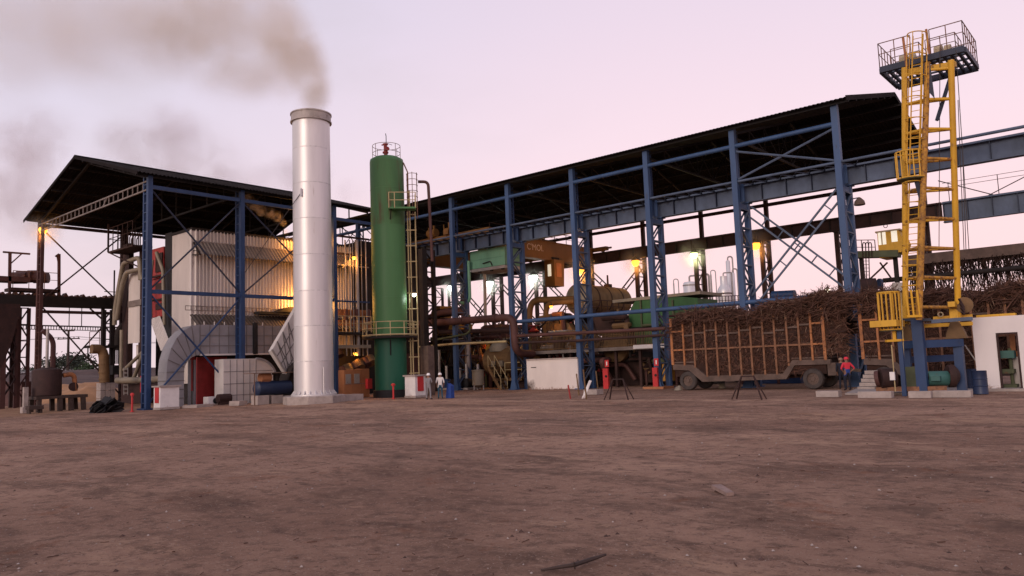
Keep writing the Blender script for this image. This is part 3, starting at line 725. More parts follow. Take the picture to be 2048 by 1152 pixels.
# dark machinery below
a = AY(262, 800, yq-.4); part('ash_hopper', MB().box((a.x-1.3, yq-.2, 0), (a.x+2.2, yq+1.5, 1.6)), 'brown', lw)
a = AY(283, 790, yq-.9); part('fire_panel', MB().box((a.x-.16, yq-.95, .9), (a.x+.16, yq-.85, 2.2)), 'brightred', lw)
# platforms left of the column
lp = thing('access_platform', 'rusty railed access platform high beside the feeder casing', 'platform', AY(262, 510, yq))
a, c = yz(236, 285, 506, 512, yq-.6); part('deck', MB().box((a.x, yq-1.4, a.z-.1), (c.x, yq+.2, a.z+.05)), 'brown', lp)
railing(lp, [(c.x, yq-1.4, a.z), (a.x, yq-1.4, a.z), (a.x, yq+.2, a.z)], 2.0, .04, 'brown', .9)
part('hanger', MB().bar((a.x, yq-1.4, a.z), (a.x, yq-1.4, a.z+2.4), .12).bar((a.x, yq-1.4, a.z), AY(280, 535, yq-.4), .09), 'brown', lp)
w = MB()
for i in range(8): w.pipe([AY(256+i*3.5, 502, yq-.3), AY(256+i*3.5, 470+(i%3)*4, yq-.3), AY(262+i*3.5, 462+(i%3)*4, yq-.3)], .05, 6)
part('pipe_rack', w, 'brown', lp)

# ================================================================== FLUE DUCTS
def gridface(mb, poly_fn, us, vs): pass
DX = -36.4; DT = 1.25
fl = thing('flue_duct', 'large grey sheet metal flue duct bending down to the ground at left', 'duct', AX(345, 800, DX))
zt = AX(450, 650, DX).z; zb = AX(450, 709, DX).z; yo = AX(333, 760, DX).y; yi = AX(368, 760, DX).y
yr = AX(400, 650, DX).y; yend = AX(578, 690, DX).y
wdt = yi-yo; Ri = (yr-yi); Ro = Ri+wdt
arc = []
nA = 7
prof_o = [(yo, 0)]+[(yr-Ro*math.cos(t), zb-(Ri)+0*t+(zt-zb+Ri)*math.sin(t)) for t in np.linspace(0, math.pi/2, nA)]
prof_i = [(yi, 0)]+[(yr-Ri*math.cos(t), zb-Ri+Ri*math.sin(t)) for t in np.linspace(0, math.pi/2, nA)]
npan = 10
prof_o += [(yr+(yend-yr)*(i+1)/npan, zt) for i in range(npan)]; prof_i += [(yr+(yend-yr)*(i+1)/npan, zb) for i in range(npan)]
for i in range(len(prof_o)-1):
    (a0, c0), (a1, c1), (e0, f0), (e1, f1) = prof_o[i], prof_o[i+1], prof_i[i], prof_i[i+1]
    nrow = 3 if i >= nA else 2
    if i == 0:
        for j in range(4):
            zA = c1*j/4; zB = c1*(j+1)/4; part('panel', MB().box((DX-DT, yo, zA+.01), (DX, yi, zB-.01)), 'ductgrey', fl)
            if j: part('seam', MB().box((DX-DT+.02, yo-.03, zA-.03), (DX+.03, yi+.02, zA+.03)), 'seam', fl)
        continue
    part('panel', MB().prism([(DX, a0, c0), (DX, a1, c1), (DX, e1, f1), (DX, e0, f0)], (-DT, 0, 0)), 'ductgrey', fl)
    if i > 0:
        part('seam', MB().bar((DX+.02, a0, c0), (DX+.02, e0, f0), .04, .04), 'seam', fl)
for f in (.36, .7):
    part('seam', MB().bar((DX+.02, yr, zt+(zb-zt)*f), (DX+.02, yend, zt+(zb-zt)*f), .035, .035), 'seam', fl)
part('edge_angle', MB().bar((DX+.03, yr, zb), (DX+.03, yend, zb), .1, .12), 'ductlight', fl)
w = MB()
for i in range(7): w.tube([(DX, yr+.3+i*.75, zt), (DX, yr+.3+i*.75, zt+.22)], .04, 6)
part('stud', w, 'ductlight', fl)
part('gap_post', MB().box((DX+.02, AX(505, 690, DX).y, zb), (DX+.25, AX(512, 690, DX).y, zt+.2)), 'black', fl)
# white elbow duct to the right, standing on the ground
EX = -35.0
el = thing('elbow_duct', 'pale panelled elbow duct standing behind the second navy column', 'duct', AX(520, 790, EX))
y0_ = AX(447, 790, EX).y; y1_ = AX(552, 760, EX).y; zt_ = AX(510, 717, EX).z; zc_ = AX(552, 757, EX).z
yc_ = AX(512, 720, EX).y
prof = [(y0_, 0), (y0_, zt_), (yc_, zt_)]+[(yc_+(y1_-yc_)*math.sin(t), zc_+(zt_-zc_)*math.cos(t)) for t in np.linspace(.2, math.pi/2, 8)]+[(y1_, 0)]
part('side_plate', MB().prism([(EX, a, c) for a, c in prof], (-1.2, 0, 0)), 'ductlight', el)
for f in (.2, .45, .72): part('seam', MB().box((EX, y0_, zt_*f-.016), (EX+.02, y1_-.3, zt_*f+.016)), 'seam', el)
for i in range(1, 6): part('seam', MB().box((EX, y0_+(yc_-y0_)*i/5-.016, .05), (EX+.02, y0_+(yc_-y0_)*i/5+.016, zt_-.05)), 'seam', el)
w = MB(); pr = prof[2:]
for a, c in zip(pr[:-1], pr[1:]): w.bar((EX+.02, a[0], a[1]), (EX+.02, c[0], c[1]), .14, .12)
part('rim_band', w, 'ductgrey', el)
# inclined duct with diagonal seams running up to the chimney
IX = -32.6
ic = thing('inclined_duct', 'pale inclined duct with diagonal seams rising behind the chimney', 'duct', AX(570, 740, IX))
P0, P1, P2, P3 = AX(543, 702, IX), AX(578, 757, IX), AX(648, 655, IX), AX(648, 520, IX)
part('side_plate', MB().prism([P0, P1, P2, P3], (-.4, 0, 0)), 'ductlight', ic)
for i in range(1, 10):
    f = i/10; part('seam', MB().bar(P0.lerp(P3, f)+V(.02,0,0), P1.lerp(P2, f)+V(.02,0,0)+V(0,0,0), .05, .05), 'seam', ic)
    part('seam', MB().bar(P0.lerp(P3, f)+V(.03,0,0), P1.lerp(P2, max(0, f-.22))+V(.03,0,0), .045, .045), 'seam', ic)
for f in (.25, .5, .75): part('seam', MB().bar(P0.lerp(P1, f)+V(.02,0,0), P3.lerp(P2, f)+V(.02,0,0), .045, .045), 'seam', ic)
part('edge_pipe', MB().tube([P0+V(.05,0,.1), P1+V(.05,0,0)], .07, 6), 'silverpipe', ic)
single('inlet_box', MB().prism([AX(565, 800, IX+.6), AX(600, 800, IX+.6), AX(600, 720, IX+.6), AX(585, 735, IX+.6)], (-1.2, 0, 0)), 'darksteel', 'dark steel inlet box at the left foot of the chimney', 'duct')
# red wall and steel cabinets below the flue duct
rx = -37.9
single('red_screen', MB().box((rx, AX(392, 790, rx).y, 0), (rx+.15, AX(452, 790, rx).y, AX(420, 714, rx).z)), 'red', 'dark red steel screen under the flue duct', 'panel')
a = AX(378, 720, rx+.3); single('lattice_post', MB().box((a.x, a.y-.08, 0), (a.x+.15, a.y+.08, a.z)).box((a.x, a.y+.28, 0), (a.x+.15, a.y+.42, a.z)), 'ductgrey', 'grey double post between the duct bend and the red screen', 'post')
single('hatch_panel', MB().box((rx+.2, AX(376, 770, rx).y, 1.0), (rx+.3, AX(386, 770, rx).y, 3.4)), 'red', 'small red hatch inside the grey duct bend', 'panel')

# ================================================================== THINGS AT THE FOOT OF THE BOILER
def cabinet(loc, w, d, h, label, door_side):
    th = thing('hydrant_cabinet', label, 'cabinet', loc)
    x, y = loc.x, loc.y
    part('body', MB().box((x-w/2, y-d/2, 0), (x+w/2, y+d/2, h-.1)), 'whitepaint', th)
    part('cap', MB().box((x-w/2-.1, y-d/2-.1, h-.1), (x+w/2+.1, y+d/2+.1, h)), 'concrete', th)
    part('plinth', MB().box((x-w/2-.03, y-d/2-.03, 0), (x+w/2+.03, y+d/2+.03, .14)), 'concrete', th)
    if door_side == 'y': part('door', MB().box((x-w*.27, y-d/2-.04, h*.28), (x+w*.3, y-d/2-.005, h*.93)), 'brightred', th)
    else: part('door', MB().box((x+w/2+.005, y-d*.28, h*.28), (x+w/2+.04, y+d*.28, h*.93)), 'brightred', th)
    return th
g = AZ(331, 819); cabinet(V(g.x-.3, g.y+.2, 0), .9, 1.2, 1.5, 'white fire cabinet with red door beside the corner column', 'y')
g = AZ(829, 795); cabinet(V(g.x, g.y+.1, 0), 1.05, .95, 1.55, 'white fire cabinet with red door beside the green tank', 'x')
def hydrant(px, py, h, label):
    g = AZ(px, py); th = thing('hydrant', label, 'hydrant', g)
    part('standpipe', MB().lathe(g, [(.13, 0), (.13, .05), (.06, .06), (.06, h-.2), (.1, h-.18), (.1, h-.05), (.05, h)], 12), 'brightred', th, 40)
    part('outlet', MB().tube([g+V(-.16, 0, h-.1), g+V(.16, 0, h-.1)], .06, 8), 'brightred', th)
hydrant(264, 824, 1.15, 'slim red hydrant standpipe left of the corner column')
hydrant(787, 798, 1.05, 'slim red hydrant standpipe in front of the green tank')
# grey air conditioner box, yellow chute, valve, concrete scraps
g = AZ(416, 811); ac = thing('fan_box', 'pale square fan box with round grille lying under the duct', 'box', g)
part('case', MB().box(g+V(-.45, -.1, 0), g+V(.25, .75, .58)), 'whitepaint', ac)
part('grille', MB().tube([g+V(.25, .42, .3), g+V(.29, .42, .3)], .2, 16), 'black', ac)
g = AZ(365, 806); a = AX(372, 784, g.x); c = AX(403, 802, g.x)
yc = thing('broken_chute', 'cream coloured trough leaning on its legs under the grey duct', 'chute', g)
part('trough', MB().prism([a+V(0,-.25,.05), a+V(0,.15,.3), c+V(0,.15,.25), c+V(0,-.1,-.1)], (.7, 0, 0)), 'cream', yc)
part('leg', MB().prism([a+V(0,-.3,.1), a+V(0,.05,.1), V(a.x, a.y-.25, 0), V(a.x, a.y-.8, 0)], (.5, 0, 0)), 'cream', yc)
g = AZ(448, 810); vb = thing('pump_set', 'small dark red pump on legs beside the second navy column', 'pump', g)
part('housing', MB().tube([g+V(0, -.45, .45), g+V(0, .45, .45)], .3, 12), 'brown', vb); part('stand', MB().box(g+V(-.2, -.35, 0), g+V(.2, .35, .25)), 'brown', vb)
for px, py, sx_, sy_, h, lab in ((474, 811, .5, .5, .3, 'rough concrete lump at the foot of the second navy column'), (392, 815, .6, .9, .18, 'low concrete slab scrap below the fan box')):
    g = AZ(px, py); single('concrete_lump', MB().prism([g+V(-sx_, -sy_*.6, 0), g+V(-sx_*.1, -sy_, 0), g+V(sx_, -sy_*.3, 0), g+V(sx_*.8, sy_, 0), g+V(-sx_*.5, sy_*.8, 0)], (0.03, .02, h)), 'concrete', lab, 'concrete')
# compressor with blue tank on brick piers
g = AZ(540, 808); cp = thing('compressor', 'old blue air receiver on concrete blocks under a flat sheet cover', 'compressor', g)
part('receiver', MB().tube([g+V(-.2, -1.0, 1.05), g+V(-.2, -.85, 1.05), g+V(-.2, 1.55, 1.05), g+V(-.2, 1.7, 1.05)], [.25, .48, .48, .25], 18), 'bluedrum', cp, 50)
part('motor', MB().tube([g+V(-.2, -.6, 1.75), g+V(-.2, .1, 1.75)], .32, 14).box(g+V(-.4, -.4, 1.45), g+V(0, 0, 1.6)), 'orange', cp, 50)
part('pump_head', MB().lathe(g+V(-.2, .6, 0), [(.2, 1.5), (.2, 1.9), (.28, 1.92), (.28, 2.05), (.1, 2.1)], 12), 'darksteel', cp, 40)
part('cover', MB().box(g+V(-.7, -1.5, 2.02), g+V(.4, 2.4, 2.07)), 'wood', cp)
for dy in (-1.3, 2.2): part('cover_post', MB().bar(g+V(.3, dy, 0), g+V(.3, dy, 2.02), .06), 'wood', cp)
for dy, h in ((-.6, .6), (.45, .55), (1.5, .5)): part('block', MB().box(g+V(-.6, dy-.42, 0), g+V(.2, dy+.42, h)), 'concrete', cp)
# orange switch cabinets left of the green tank
g = AZ(722, 795); oc = thing('switch_cabinets', 'orange steel switch cabinets with dull green window panels', 'cabinet', g)
for i in range(3):
    a = g+V(-1.15, -1.15+i*.78, 0); part('cabinet_body', MB().box(a, a+V(.7, .76, 2.05+.03*i)), 'orange', oc)
    if i < 2: part('window_panel', MB().box(a+V(.7, .12, 1.05), a+V(.73, .6, 1.75)), 'silverpipe', oc)
    part('door_seam', MB().box(a+V(.7, .02, 1.0), a+V(.715, .74, 1.03)), 'seam', oc)
part('red_box', MB().box(g+V(-.4, .75, .6), g+V(-.1, 1.15, 1.35)), 'brightred', oc)
# ================================================================== LEFT YARD: conveyor, hopper, small tank
CX = -57.5
cv = thing('bagasse_conveyor', 'dark raised bagasse conveyor crossing behind the left shed columns', 'conveyor', AX(150, 760, CX))
y0_, y1_ = -46., AX(240, 600, CX).y
zt_ = AX(200, 596, CX).z; zb_ = AX(200, 616, CX).z
part('trough', MB().box((CX-.9, y0_, zb_), (CX+.1, y1_, zt_)), 'darksteel', cv)
w = MB(); n = 60
for i in range(n):
    y = y0_+(y1_-y0_)*i/n; d = (y1_-y0_)/n; h = .12+.22*random.random()
    w.prism([(CX-.8, y, zt_-.05), (CX-.8, y+d*.5, zt_+h), (CX-.8, y+d, zt_-.05)], (.85, 0, 0))
part('bagasse', w, 'cane', cv)
part('chord', MB().box((CX-.5, AX(85, 622, CX).y, AX(90, 622, CX).z-.15), (CX-.3, y1_, AX(90, 622, CX).z+.1)), 'rustpipe', cv)
def latleg(th, px0, px1, pyT, x, m='brown', w_=.24):
    a = AX(px0, pyT, x); c = AX(px1, pyT, x); w = MB()
    w.bar((x, a.y, 0), (x, a.y, a.z), w_); w.bar((x, c.y, 0), (x, c.y, a.z), w_)
    part('trestle_leg', w, m, th); w = MB(); n = 6
    for i in range(n):
        z0 = a.z*i/n; z1 = a.z*(i+1)/n; p, q = (a, c) if i % 2 else (c, a)
        w.bar((x, p.y, z0+.2), (x, q.y, z1), .1); w.bar((x, a.y, z1), (x, c.y, z1), .09)
    part('trestle_lacing', w, m, th)
latleg(cv, 206, 227, 616, CX-.3); latleg(cv, 26, 34, 616, CX-1); latleg(cv, 40, 58, 616, CX-.6, 'rustpipe')
part('strut', MB().bar(AX(180, 617, CX), AX(206, 640, CX), .12), 'brown', cv)
# catwalk pipe bridge with hangers, far behind
w = MB(); a = AX(35, 650, CX-6); c = AX(240, 655, CX-6); w.bar(a, c, .12); w.bar(a+V(0,0,-.35), c+V(0,0,-.35), .06)
for i in range(40): p = a.lerp(c, i/39); w.bar(p, p+V(0,0,-.35), .05)
for px in (138, 163): q = AX(px, 652, CX-6); w.bar(q, q+V(0,0,2.4), .06)
single('pipe_bridge', w, 'brown', 'thin pipe bridge hung below the bagasse conveyor', 'pipe bridge')
# drive platform on top of the conveyor
dp = thing('drive_platform', 'rusty railed drive platform standing on top of the bagasse conveyor', 'platform', AX(70, 580, CX))
za = AX(70, 577, CX).z; ya, yb = AX(20, 570, CX).y, AX(119, 570, CX).y
part('deck', MB().box((CX-1.4, ya, za-.25), (CX+.1, yb, za)), 'brown', dp)
part('deck', MB().box((CX-1.4, AX(-10, 560, CX).y, za+.5), (CX+.1, AX(60, 560, CX).y, za+.9)), 'rustpipe', dp)
for px in (20, 68, 102, 118): part('leg', MB().box((CX-.2, AX(px-2, 570, CX).y, zt_), (CX, AX(px+3, 570, CX).y, za)), 'brown', dp)
railing(dp, [(CX, AX(26, 560, CX).y, za), (CX, yb, za)], 1.4, .03, 'railrust', 1.2)
for s, (p0, p1, p2) in enumerate((((19, 575), (20, 505), (60, 508)), ((118, 590), (118, 508), (111, 513)))):
    w = MB(); A, B_, C_ = (AX(*p0, CX), AX(*p1, CX), AX(*p2, CX)); w.bar(A, B_, .2); w.bar(B_+V(0,-.5 if not s else 0,0), C_, .14); w.bar(B_+V(0,0,-1.0), B_.lerp(C_, .6), .09); part('davit', w, 'rustpipe', dp)
w = MB(); p = AX(60, 556, CX-.4)
for i in range(5): q = AX(38+i*11, 558-(i%2)*4, CX-.5); w.tube([q+V(-.5, -.4, .1), q+V(.2, .5, .1)], .5-.05*(i%3), 10)
part('drive_drum', w, 'rustpipe', dp, 50)
# receiving hopper on the far left
hp_ = thing('bagasse_hopper', 'big dark rusty hopper at the far left under the conveyor end', 'hopper', AX(12, 800, CX+1))
hx = CX+1.2
q = [AX(-40, 606, hx), AX(40, 608, hx), AX(44, 625, hx), AX(36, 640, hx), AX(22, 690, hx), AX(5, 730, hx), AX(-40, 760, hx)]
part('shell', MB().prism(q, (-2.2, 0, 0)), 'brown', hp_)
for px in (10, -14): a = AX(px, 640, hx); part('leg', MB().bar((hx-.2, a.y, 0), (hx-.2, a.y, a.z), .35), 'rustpipe', hp_)
a = AX(34, 640, hx-.6); part('leg', MB().bar((hx-.6, a.y, 0), (hx-.6, a.y, a.z), .22), 'rustpipe', hp_)
w = MB(); a = AX(14, 640, hx); c = AX(32, 640, hx-.5)
for i in range(5): w.bar((hx-.3, a.y, 1+i*1.3), (hx-.3, c.y, 2.3+i*1.3), .12); w.bar((hx-.3, c.y, 1+i*1.3), (hx-.3, a.y, 2.3+i*1.3), .12)
part('lacing', w, 'brown', hp_)
for px, wd_ in ((32, 1.1), (53, .8)): a = AZ(px, 812); part('footing', MB().box((a.x-1, a.y-wd_/2, 0), (a.x, a.y+wd_/2, 2.1)), 'rustpipe', hp_)
# small brown cooking tank with chimney pipe on a stand
g = AZ(92, 824); bt = thing('brown_tank', 'squat rust brown tank with bent flue pipe on a low stand', 'tank', g)
TC = g+V(-.9, .3, 0)
part('vessel', MB().lathe(TC, [(.02, 1.05), (.85, 1.05), (.9, 1.1), (.9, 2.75), (.86, 2.82), (.2, 3.0), (.16, 3.02)], 32), 'brown', bt, 40)
w = MB().pipe([TC+V(0, .35, 2.8), TC+V(0, .35, 4.9), TC+V(0, -.35, 5.5)], .17, 10, .5); part('flue_pipe', w, 'rustpipe', bt, 50)
part('bright_pipe', MB().tube([TC+V(.25, -.1, 2.9), TC+V(.25, -.1, 5.6)], .1, 8), 'silverpipe', bt, 50)
part('bracket_pipe', MB().pipe([TC+V(.3, .9, 2.4), TC+V(.3, 1.6, 2.5), TC+V(.3, 1.7, 1.3)], .16, 8), 'orangeframe', bt, 50)
part('elbow_flange', MB().tube([TC+V(.3, 1.55, 1.6), TC+V(.45, 1.55, 1.6)], .3, 12), 'brown', bt)
part('stand_top', MB().box(TC+V(-.9, -.9, .85), TC+V(.9, 2.3, 1.05)), 'timberdark', bt)
for dx in (-.7, .75):
    for dy in (-.7, .6, 1.3, 2.1): part('leg', MB().bar(TC+V(dx, dy, 0), TC+V(dx, dy*.97, .85), .26), 'timberdark', bt)
a = AZ(50, 826); single('marker_post', MB().box(a+V(-.15, -.13, 0), a+V(.15, .13, 1.7)).box(a+V(-.25, -.22, 0), a+V(.25, .22, .4)), 'concrete', 'short whitewashed concrete post left of the brown tank', 'post')
a = AZ(63, 827); w = MB().box(a+V(-.2, -.3, .25), a+V(.5, .55, .5))
for dy in (-.2, .45): w.box(a+V(-.1, dy-.06, 0), a+V(.4, dy+.06, .25))
single('low_bench', w, 'timberdark', 'small dark bench at the foot of the brown tank', 'bench')
# yellow elbow pipe rising from a block base
g = AZ(212, 812); yp = thing('ash_pipe', 'ochre vertical pipe with elbow rising from a concrete block base', 'pipe', g)
gx_ = g.x
w = MB().pipe([AX(183, 698, gx_), AX(207, 698, gx_), AX(209, 765, gx_)], .36, 12, .7); part('pipe', w, 'dullyellow', yp, 50)
for py in (712, 728, 745, 758): q = AX(208, py, gx_); part('flange', MB().lathe(q, [(.4, q.z-.04), (.4, q.z+.04)], 14), 'dullyellow', yp)
a = AX(199, 766, gx_); c = AX(228, 812, gx_)
for i in range(3):
    for j in range(3):
        yA = a.y+(c.y-a.y)*j/3; part('block', MB().box((gx_-.6, yA+.01, .02+i*a.z/3), (gx_+.2, yA+(c.y-a.y)/3-.01, (i+1)*a.z/3-.01)), 'concrete', yp)
# platform with rail behind it
pf = thing('ash_platform', 'small railed steel platform above the ochre ash pipe', 'platform', AX(205, 690, CX+2))
xx = CX+2.5; a = AX(176, 691, xx); c = AX(245, 688, xx)
part('deck', MB().box((xx-.8, a.y, a.z-.2), (xx+.3, c.y, a.z)), 'darksteel', pf); railing(pf, [(xx+.3, a.y, a.z), (xx+.3, AX(196, 690, xx).y, a.z)], 1.15, .03, 'railrust', .7)
part('bracket', MB().bar((xx, a.y, a.z-1.0), (xx, AX(202, 715, xx).y, a.z-1.9), .08).bar((xx, a.y, a.z-1.0), (xx, a.y, a.z), .08), 'darksteel', pf)
for px, w_ in ((208, .3), (224, .28)):
    a = AX(px, 620, xx-.4); part('post', MB().box((xx-.55, a.y-w_/2, 0), (xx-.25, a.y+w_/2, a.z)), 'darksteel', pf)
w = MB()
for i in range(7): a = AX(228+i*2.2, 700, xx); w.bar((xx, a.y, a.z), (xx, a.y, a.z-1.2), .05)
part('grating', w, 'darksteel', pf)
a = AX(235, 735, xx); part('valve_group', MB().box((xx-.3, a.y-.5, a.z-.6), (xx+.3, a.y+.5, a.z+.2)), 'black', pf)
a = AX(236, 660, xx); part('bent_stack', MB().pipe([(xx, a.y, 4.5), (xx, a.y, a.z), (xx, a.y+.6, a.z+.5)], .3, 10), 'darksteel', pf, 50)
w = MB(); a = AX(228, 600, xx); w.bar((xx, a.y, a.z-1), (xx, a.y, a.z+2.6), .1); w.bar((xx, a.y-.8, a.z+.7), (xx, a.y+.6, a.z+.7), .06); part('mast', w, 'brown', pf)
# heap of scrap sheet (black plates)
g = AZ(212, 824); w = MB(); rs = random.Random(3)
for i in range(60):
    c = g+V(rs.uniform(-.8, .8), rs.uniform(-.9, .9), 0); c.z = rs.uniform(.05, 1.25)*(1-abs(c.y-g.y)*.55)
    d = V(rs.uniform(-1, 1), rs.uniform(-1, 1), rs.uniform(-.3, .6)).normalized(); u = d.orthogonal().normalized(); ln = rs.uniform(.25, .5)
    w.prism([c-d*ln-u*.3, c+d*ln-u*.25, c+d*ln*.8+u*.35, c-d*ln*.7+u*.3], d.cross(u)*.05)
w.v = [tuple(g+(Vector(p)-g)*.72) for p in w.v]
single('scrap_heap', w, 'black', 'black heap of scrap plates left of the corner column', 'scrap heap')
# sand pile and earth bank, mist covered trees, utility pole
def mound(name, cx, cy, rx, ry, h, m, label, cat, seed, rot=0., n=26, z0=-.1, kind=None):
    w = MB(); k = n
    for j in range(k+1):
        for i in range(k+1):
            u = i/k*2-1; v = j/k*2-1; r = min(1, math.hypot(u, v)); 
            z = h*max(0, (1-r*r))**.8*(1+.5*float(vnoise(u*3+5, v*3, .7, seed))) + .25*h*float(vnoise(u*8, v*8, .9, seed+1))*(1-r)
            x_, y_ = u*rx, v*ry; w.v.append((cx+x_*math.cos(rot)-y_*math.sin(rot), cy+x_*math.sin(rot)+y_*math.cos(rot), z+z0*(1 if r >= .98 else .3)))
    w.f = [(j*(k+1)+i, j*(k+1)+i+1, (j+1)*(k+1)+i+1, (j+1)*(k+1)+i) for j in range(k) for i in range(k)]
    if kind: o = struct(name, w, m, None, 60); return o
    return single(name, w, m, label, cat, None, 60)
g = AD(165, 790, 78); mound('sand_pile', g.x, g.y, 6.5, 5, 1.6, 'sand', 'long pale orange sand pile behind the brown tank', 'sand pile', 5)
g = AD(150, 770, 105); mound('embankment', g.x, g.y, 26, 60, 2.9, 'earth', None, None, 9, rot=.2, kind=1)
g = AD(135, 770, 118); up_ = thing('utility_pole', 'wooden utility pole with two crossarms beyond the conveyor', 'pole', V(g.x, g.y, 0))
top = AD(136, 659, 118); b0 = V(g.x, g.y, 0); b1 = V(g.x, g.y, top.z)
part('pole', MB().tube([b0, b1], [.24, .16], 10), 'timberdark', up_, 50)
r3 = V(*RT); r3.z = 0; r3.normalize()
for z, hw in ((AD(136, 661, 118).z, .9), (AD(136, 677, 118).z, 1.7)):
    part('crossarm', MB().bar(V(g.x, g.y, z)-r3*hw, V(g.x, g.y, z)+r3*hw, .16), 'timberdark', up_)
    for s in (-.9, -.45, .5, .92): p = V(g.x, g.y, z)+r3*hw*s; part('insulator', MB().lathe(p, [(.07, p.z+.05), (.09, p.z+.2), (.04, p.z+.32)], 8), 'silverpipe', up_)
wz = MB()
for s in (-.92, 0.5, .92):
    p = V(g.x, g.y, AD(136, 677, 118).z+.3)+r3*1.7*s; d = V(-.1, 1, 0).normalized()
    for sg in (-1, 1): wz.tube([p+d*sg*45*f+V(0, 0, -2.2*f*(1-f)*2) for f in np.linspace(0, 1, 9)], .018, 4)
part('cable', wz, 'wire', up_)
def tree(px, py, dep, h, rad, label, m, seed, nleaf=1500, trunk=True):
    rs = random.Random(seed); g = AD(px, py, dep); b0 = V(g.x, g.y, -.1); th = thing('tree', label, 'tree', b0, 'trees beyond the left yard')
    w = MB()
    w.tube([b0, b0+V(.1, .1, h*.35), b0+V(-.1, .2, h*.6)], [rad*.07, rad*.05, rad*.03], 7)
    cl = []
    for i in range(9):
        a = rs.uniform(0, 6.28); rr = rad*rs.uniform(.2, .75); c = b0+V(math.cos(a)*rr, math.sin(a)*rr, h*rs.uniform(.5, .88)); cl.append((c, rad*rs.uniform(.28, .48)))
        w.tube([b0+V(0, 0, h*rs.uniform(.2, .45)), c], [rad*.035, rad*.012], 5)
    part('trunk', w, 'bark', th)
    w = MB()
    for i in range(nleaf):
        c, r = rs.choice(cl); d = V(rs.gauss(0, 1), rs.gauss(0, 1), rs.gauss(0, .6)); d.normalize(); p = c+d*r*rs.uniform(.35, 1.05)
        u = V(rs.gauss(0, 1), rs.gauss(0, 1), rs.gauss(0, 1)).normalized(); v_ = u.orthogonal().normalized(); s = rs.uniform(.12, .3)*rad*.22
        w.add([p-u*s, p+v_*s*.6, p+u*s, p-v_*s*.6], [(0, 1, 2, 3)])
    part('crown', w, m, th)
tree(118, 770, 150, 6.8, 4.4, 'small dusty tree left of the utility pole base', 'leafdull', 1)
tree(48, 775, 140, 5.6, 3.4, 'low dusty tree seen through the trestle legs', 'leafdull', 2)
tree(140, 768, 165, 8.2, 5.5, 'broad hazy tree straight behind the utility pole', 'leafdull', 3)
tree(172, 765, 110, 4.6, 3.0, 'bright green bushy tree right of the utility pole', 'leaf', 4)
tree(160, 770, 108, 3.6, 2.4, 'low green bush at the right foot of the utility pole', 'leaf', 6, 1000)
# ================================================================== OVERHEAD CRANE
oc = thing('overhead_crane', 'rusty yellow overhead travelling crane with hanging operator cab and faded lettering', 'crane', (-32, 10, 13.4))
for x, pn in ((-31.5, 0), (-41.0, 1)):
    w = MB(); ys = [2.2, 5.5, 16., 19.2]; 
    w.prism([(x-.35, 2.1, 12.9), (x-.35, 5.0, 12.1), (x-.35, 16.2, 12.1), (x-.35, 19.1, 12.7), (x-.35, 19.1, 13.75), (x-.35, 2.1, 13.75)], (.7, 0, 0))
    w.box((x-.5, 2.1, 13.75), (x+.5, 19.1, 13.81)); w.bar((x+.37, 5.0, 12.12), (x+.37, 16.2, 12.12), .12); w.bar((x, 2.0, 12.86), (x, 5, 12.08), .9, .05); w.bar((x, 16.2, 12.08), (x, 19.1, 12.68), .9, .05); w.box((x-.45, 5, 12.02), (x+.45, 16.2, 12.08))
    part('bridge_girder', w, 'craneyellow', oc)
for y in (1.55, DEP-1.57):
    w = MB(); w.box((-43.2, y-.25, 13.5), (-29.6, y+.25, 13.9)); 
    for x in (-42.5, -40, -33, -30.2): w.tube([(x, y-.15, 13.62), (x, y+.15, 13.62)], .25, 12)
    w.tube([(-29.6, y, 13.72), (-29.1, y, 13.72)], .1, 8)
    part('end_carriage', w, 'craneyellow', oc)
for x, s in ((-41.5, 1.), (-36.6, 1.25), (-34.6, .8)):
    w = MB(); w.tube([(x-.4*s, 1.3, 14.3), (x+.4*s, 1.3, 14.3)], .3*s, 12); w.box((x-.3, 1.0, 13.9), (x+.3, 1.6, 14.3)); w.bar((x+.2, 1.3, 14.2), (x+.2, 1.3, 15.0*1), .16); w.bar((x-.5, 1.3, 13.9), (x-.5, 1.3, 14.9), .08)
    part('drive_motor', w, 'craneyellow', oc)
w = MB()
for i in range(9): y = 3+i*1.9; w.bar((-31.05, y, 13.8), (-31.05, y, 14.7), .05)
w.bar((-31.05, 3, 14.7), (-31.05, 18.2, 14.7), .05); w.bar((-31.05, 3, 14.25), (-31.05, 18.2, 14.25), .04); part('walkway_railing', w, 'brown', oc)
w = MB(); w.box((-40.5, 11.5, 13.9), (-32, 14, 14.2)); w.tube([(-38, 12.8, 14.8), (-34.5, 12.8, 14.8)], .55, 14); w.box((-40, 12, 14.2), (-38.6, 13.6, 15.2)); part('trolley', w, 'craneyellow', oc)
A = AX(1092, 532, -30.9); B_ = AX(1125, 573, -30.9)
ya, yb = AX(1106, 550, -30.9).y, AX(1124, 550, -30.9).y; zt_, zb_ = 12.05, AX(1107, 572, -30.9).z
cb = MB(); cb.prism([(-31.9, ya, zt_), (-31.9, yb+.2, zt_), (-31.9, yb, zb_), (-31.9, ya, zb_)], (1.2, 0, 0)); cabp = part('cab', cb, 'craneyellow', oc)
part('window', MB().box((-31.5, ya-.03, zb_+1.0), (-31.1, ya-.005, zt_-.45)), 'litpane', cabp)
part('window', MB().box((-30.69, ya+.3, zb_+.9), (-30.66, yb-.35, zt_-.35)), 'orange', cabp)
part('cab_hanger', MB().box((-31.8, ya+.2, 12.0), (-31.0, yb-.2, 12.3)), 'darksteel', cabp)
fc = bpy.data.curves.new('lettering', 'FONT'); fc.body = "C'MOI."; fc.size = .85; fc.extrude = .004
fo = bpy.data.objects.new('lettering', fc); COL.objects.link(fo)
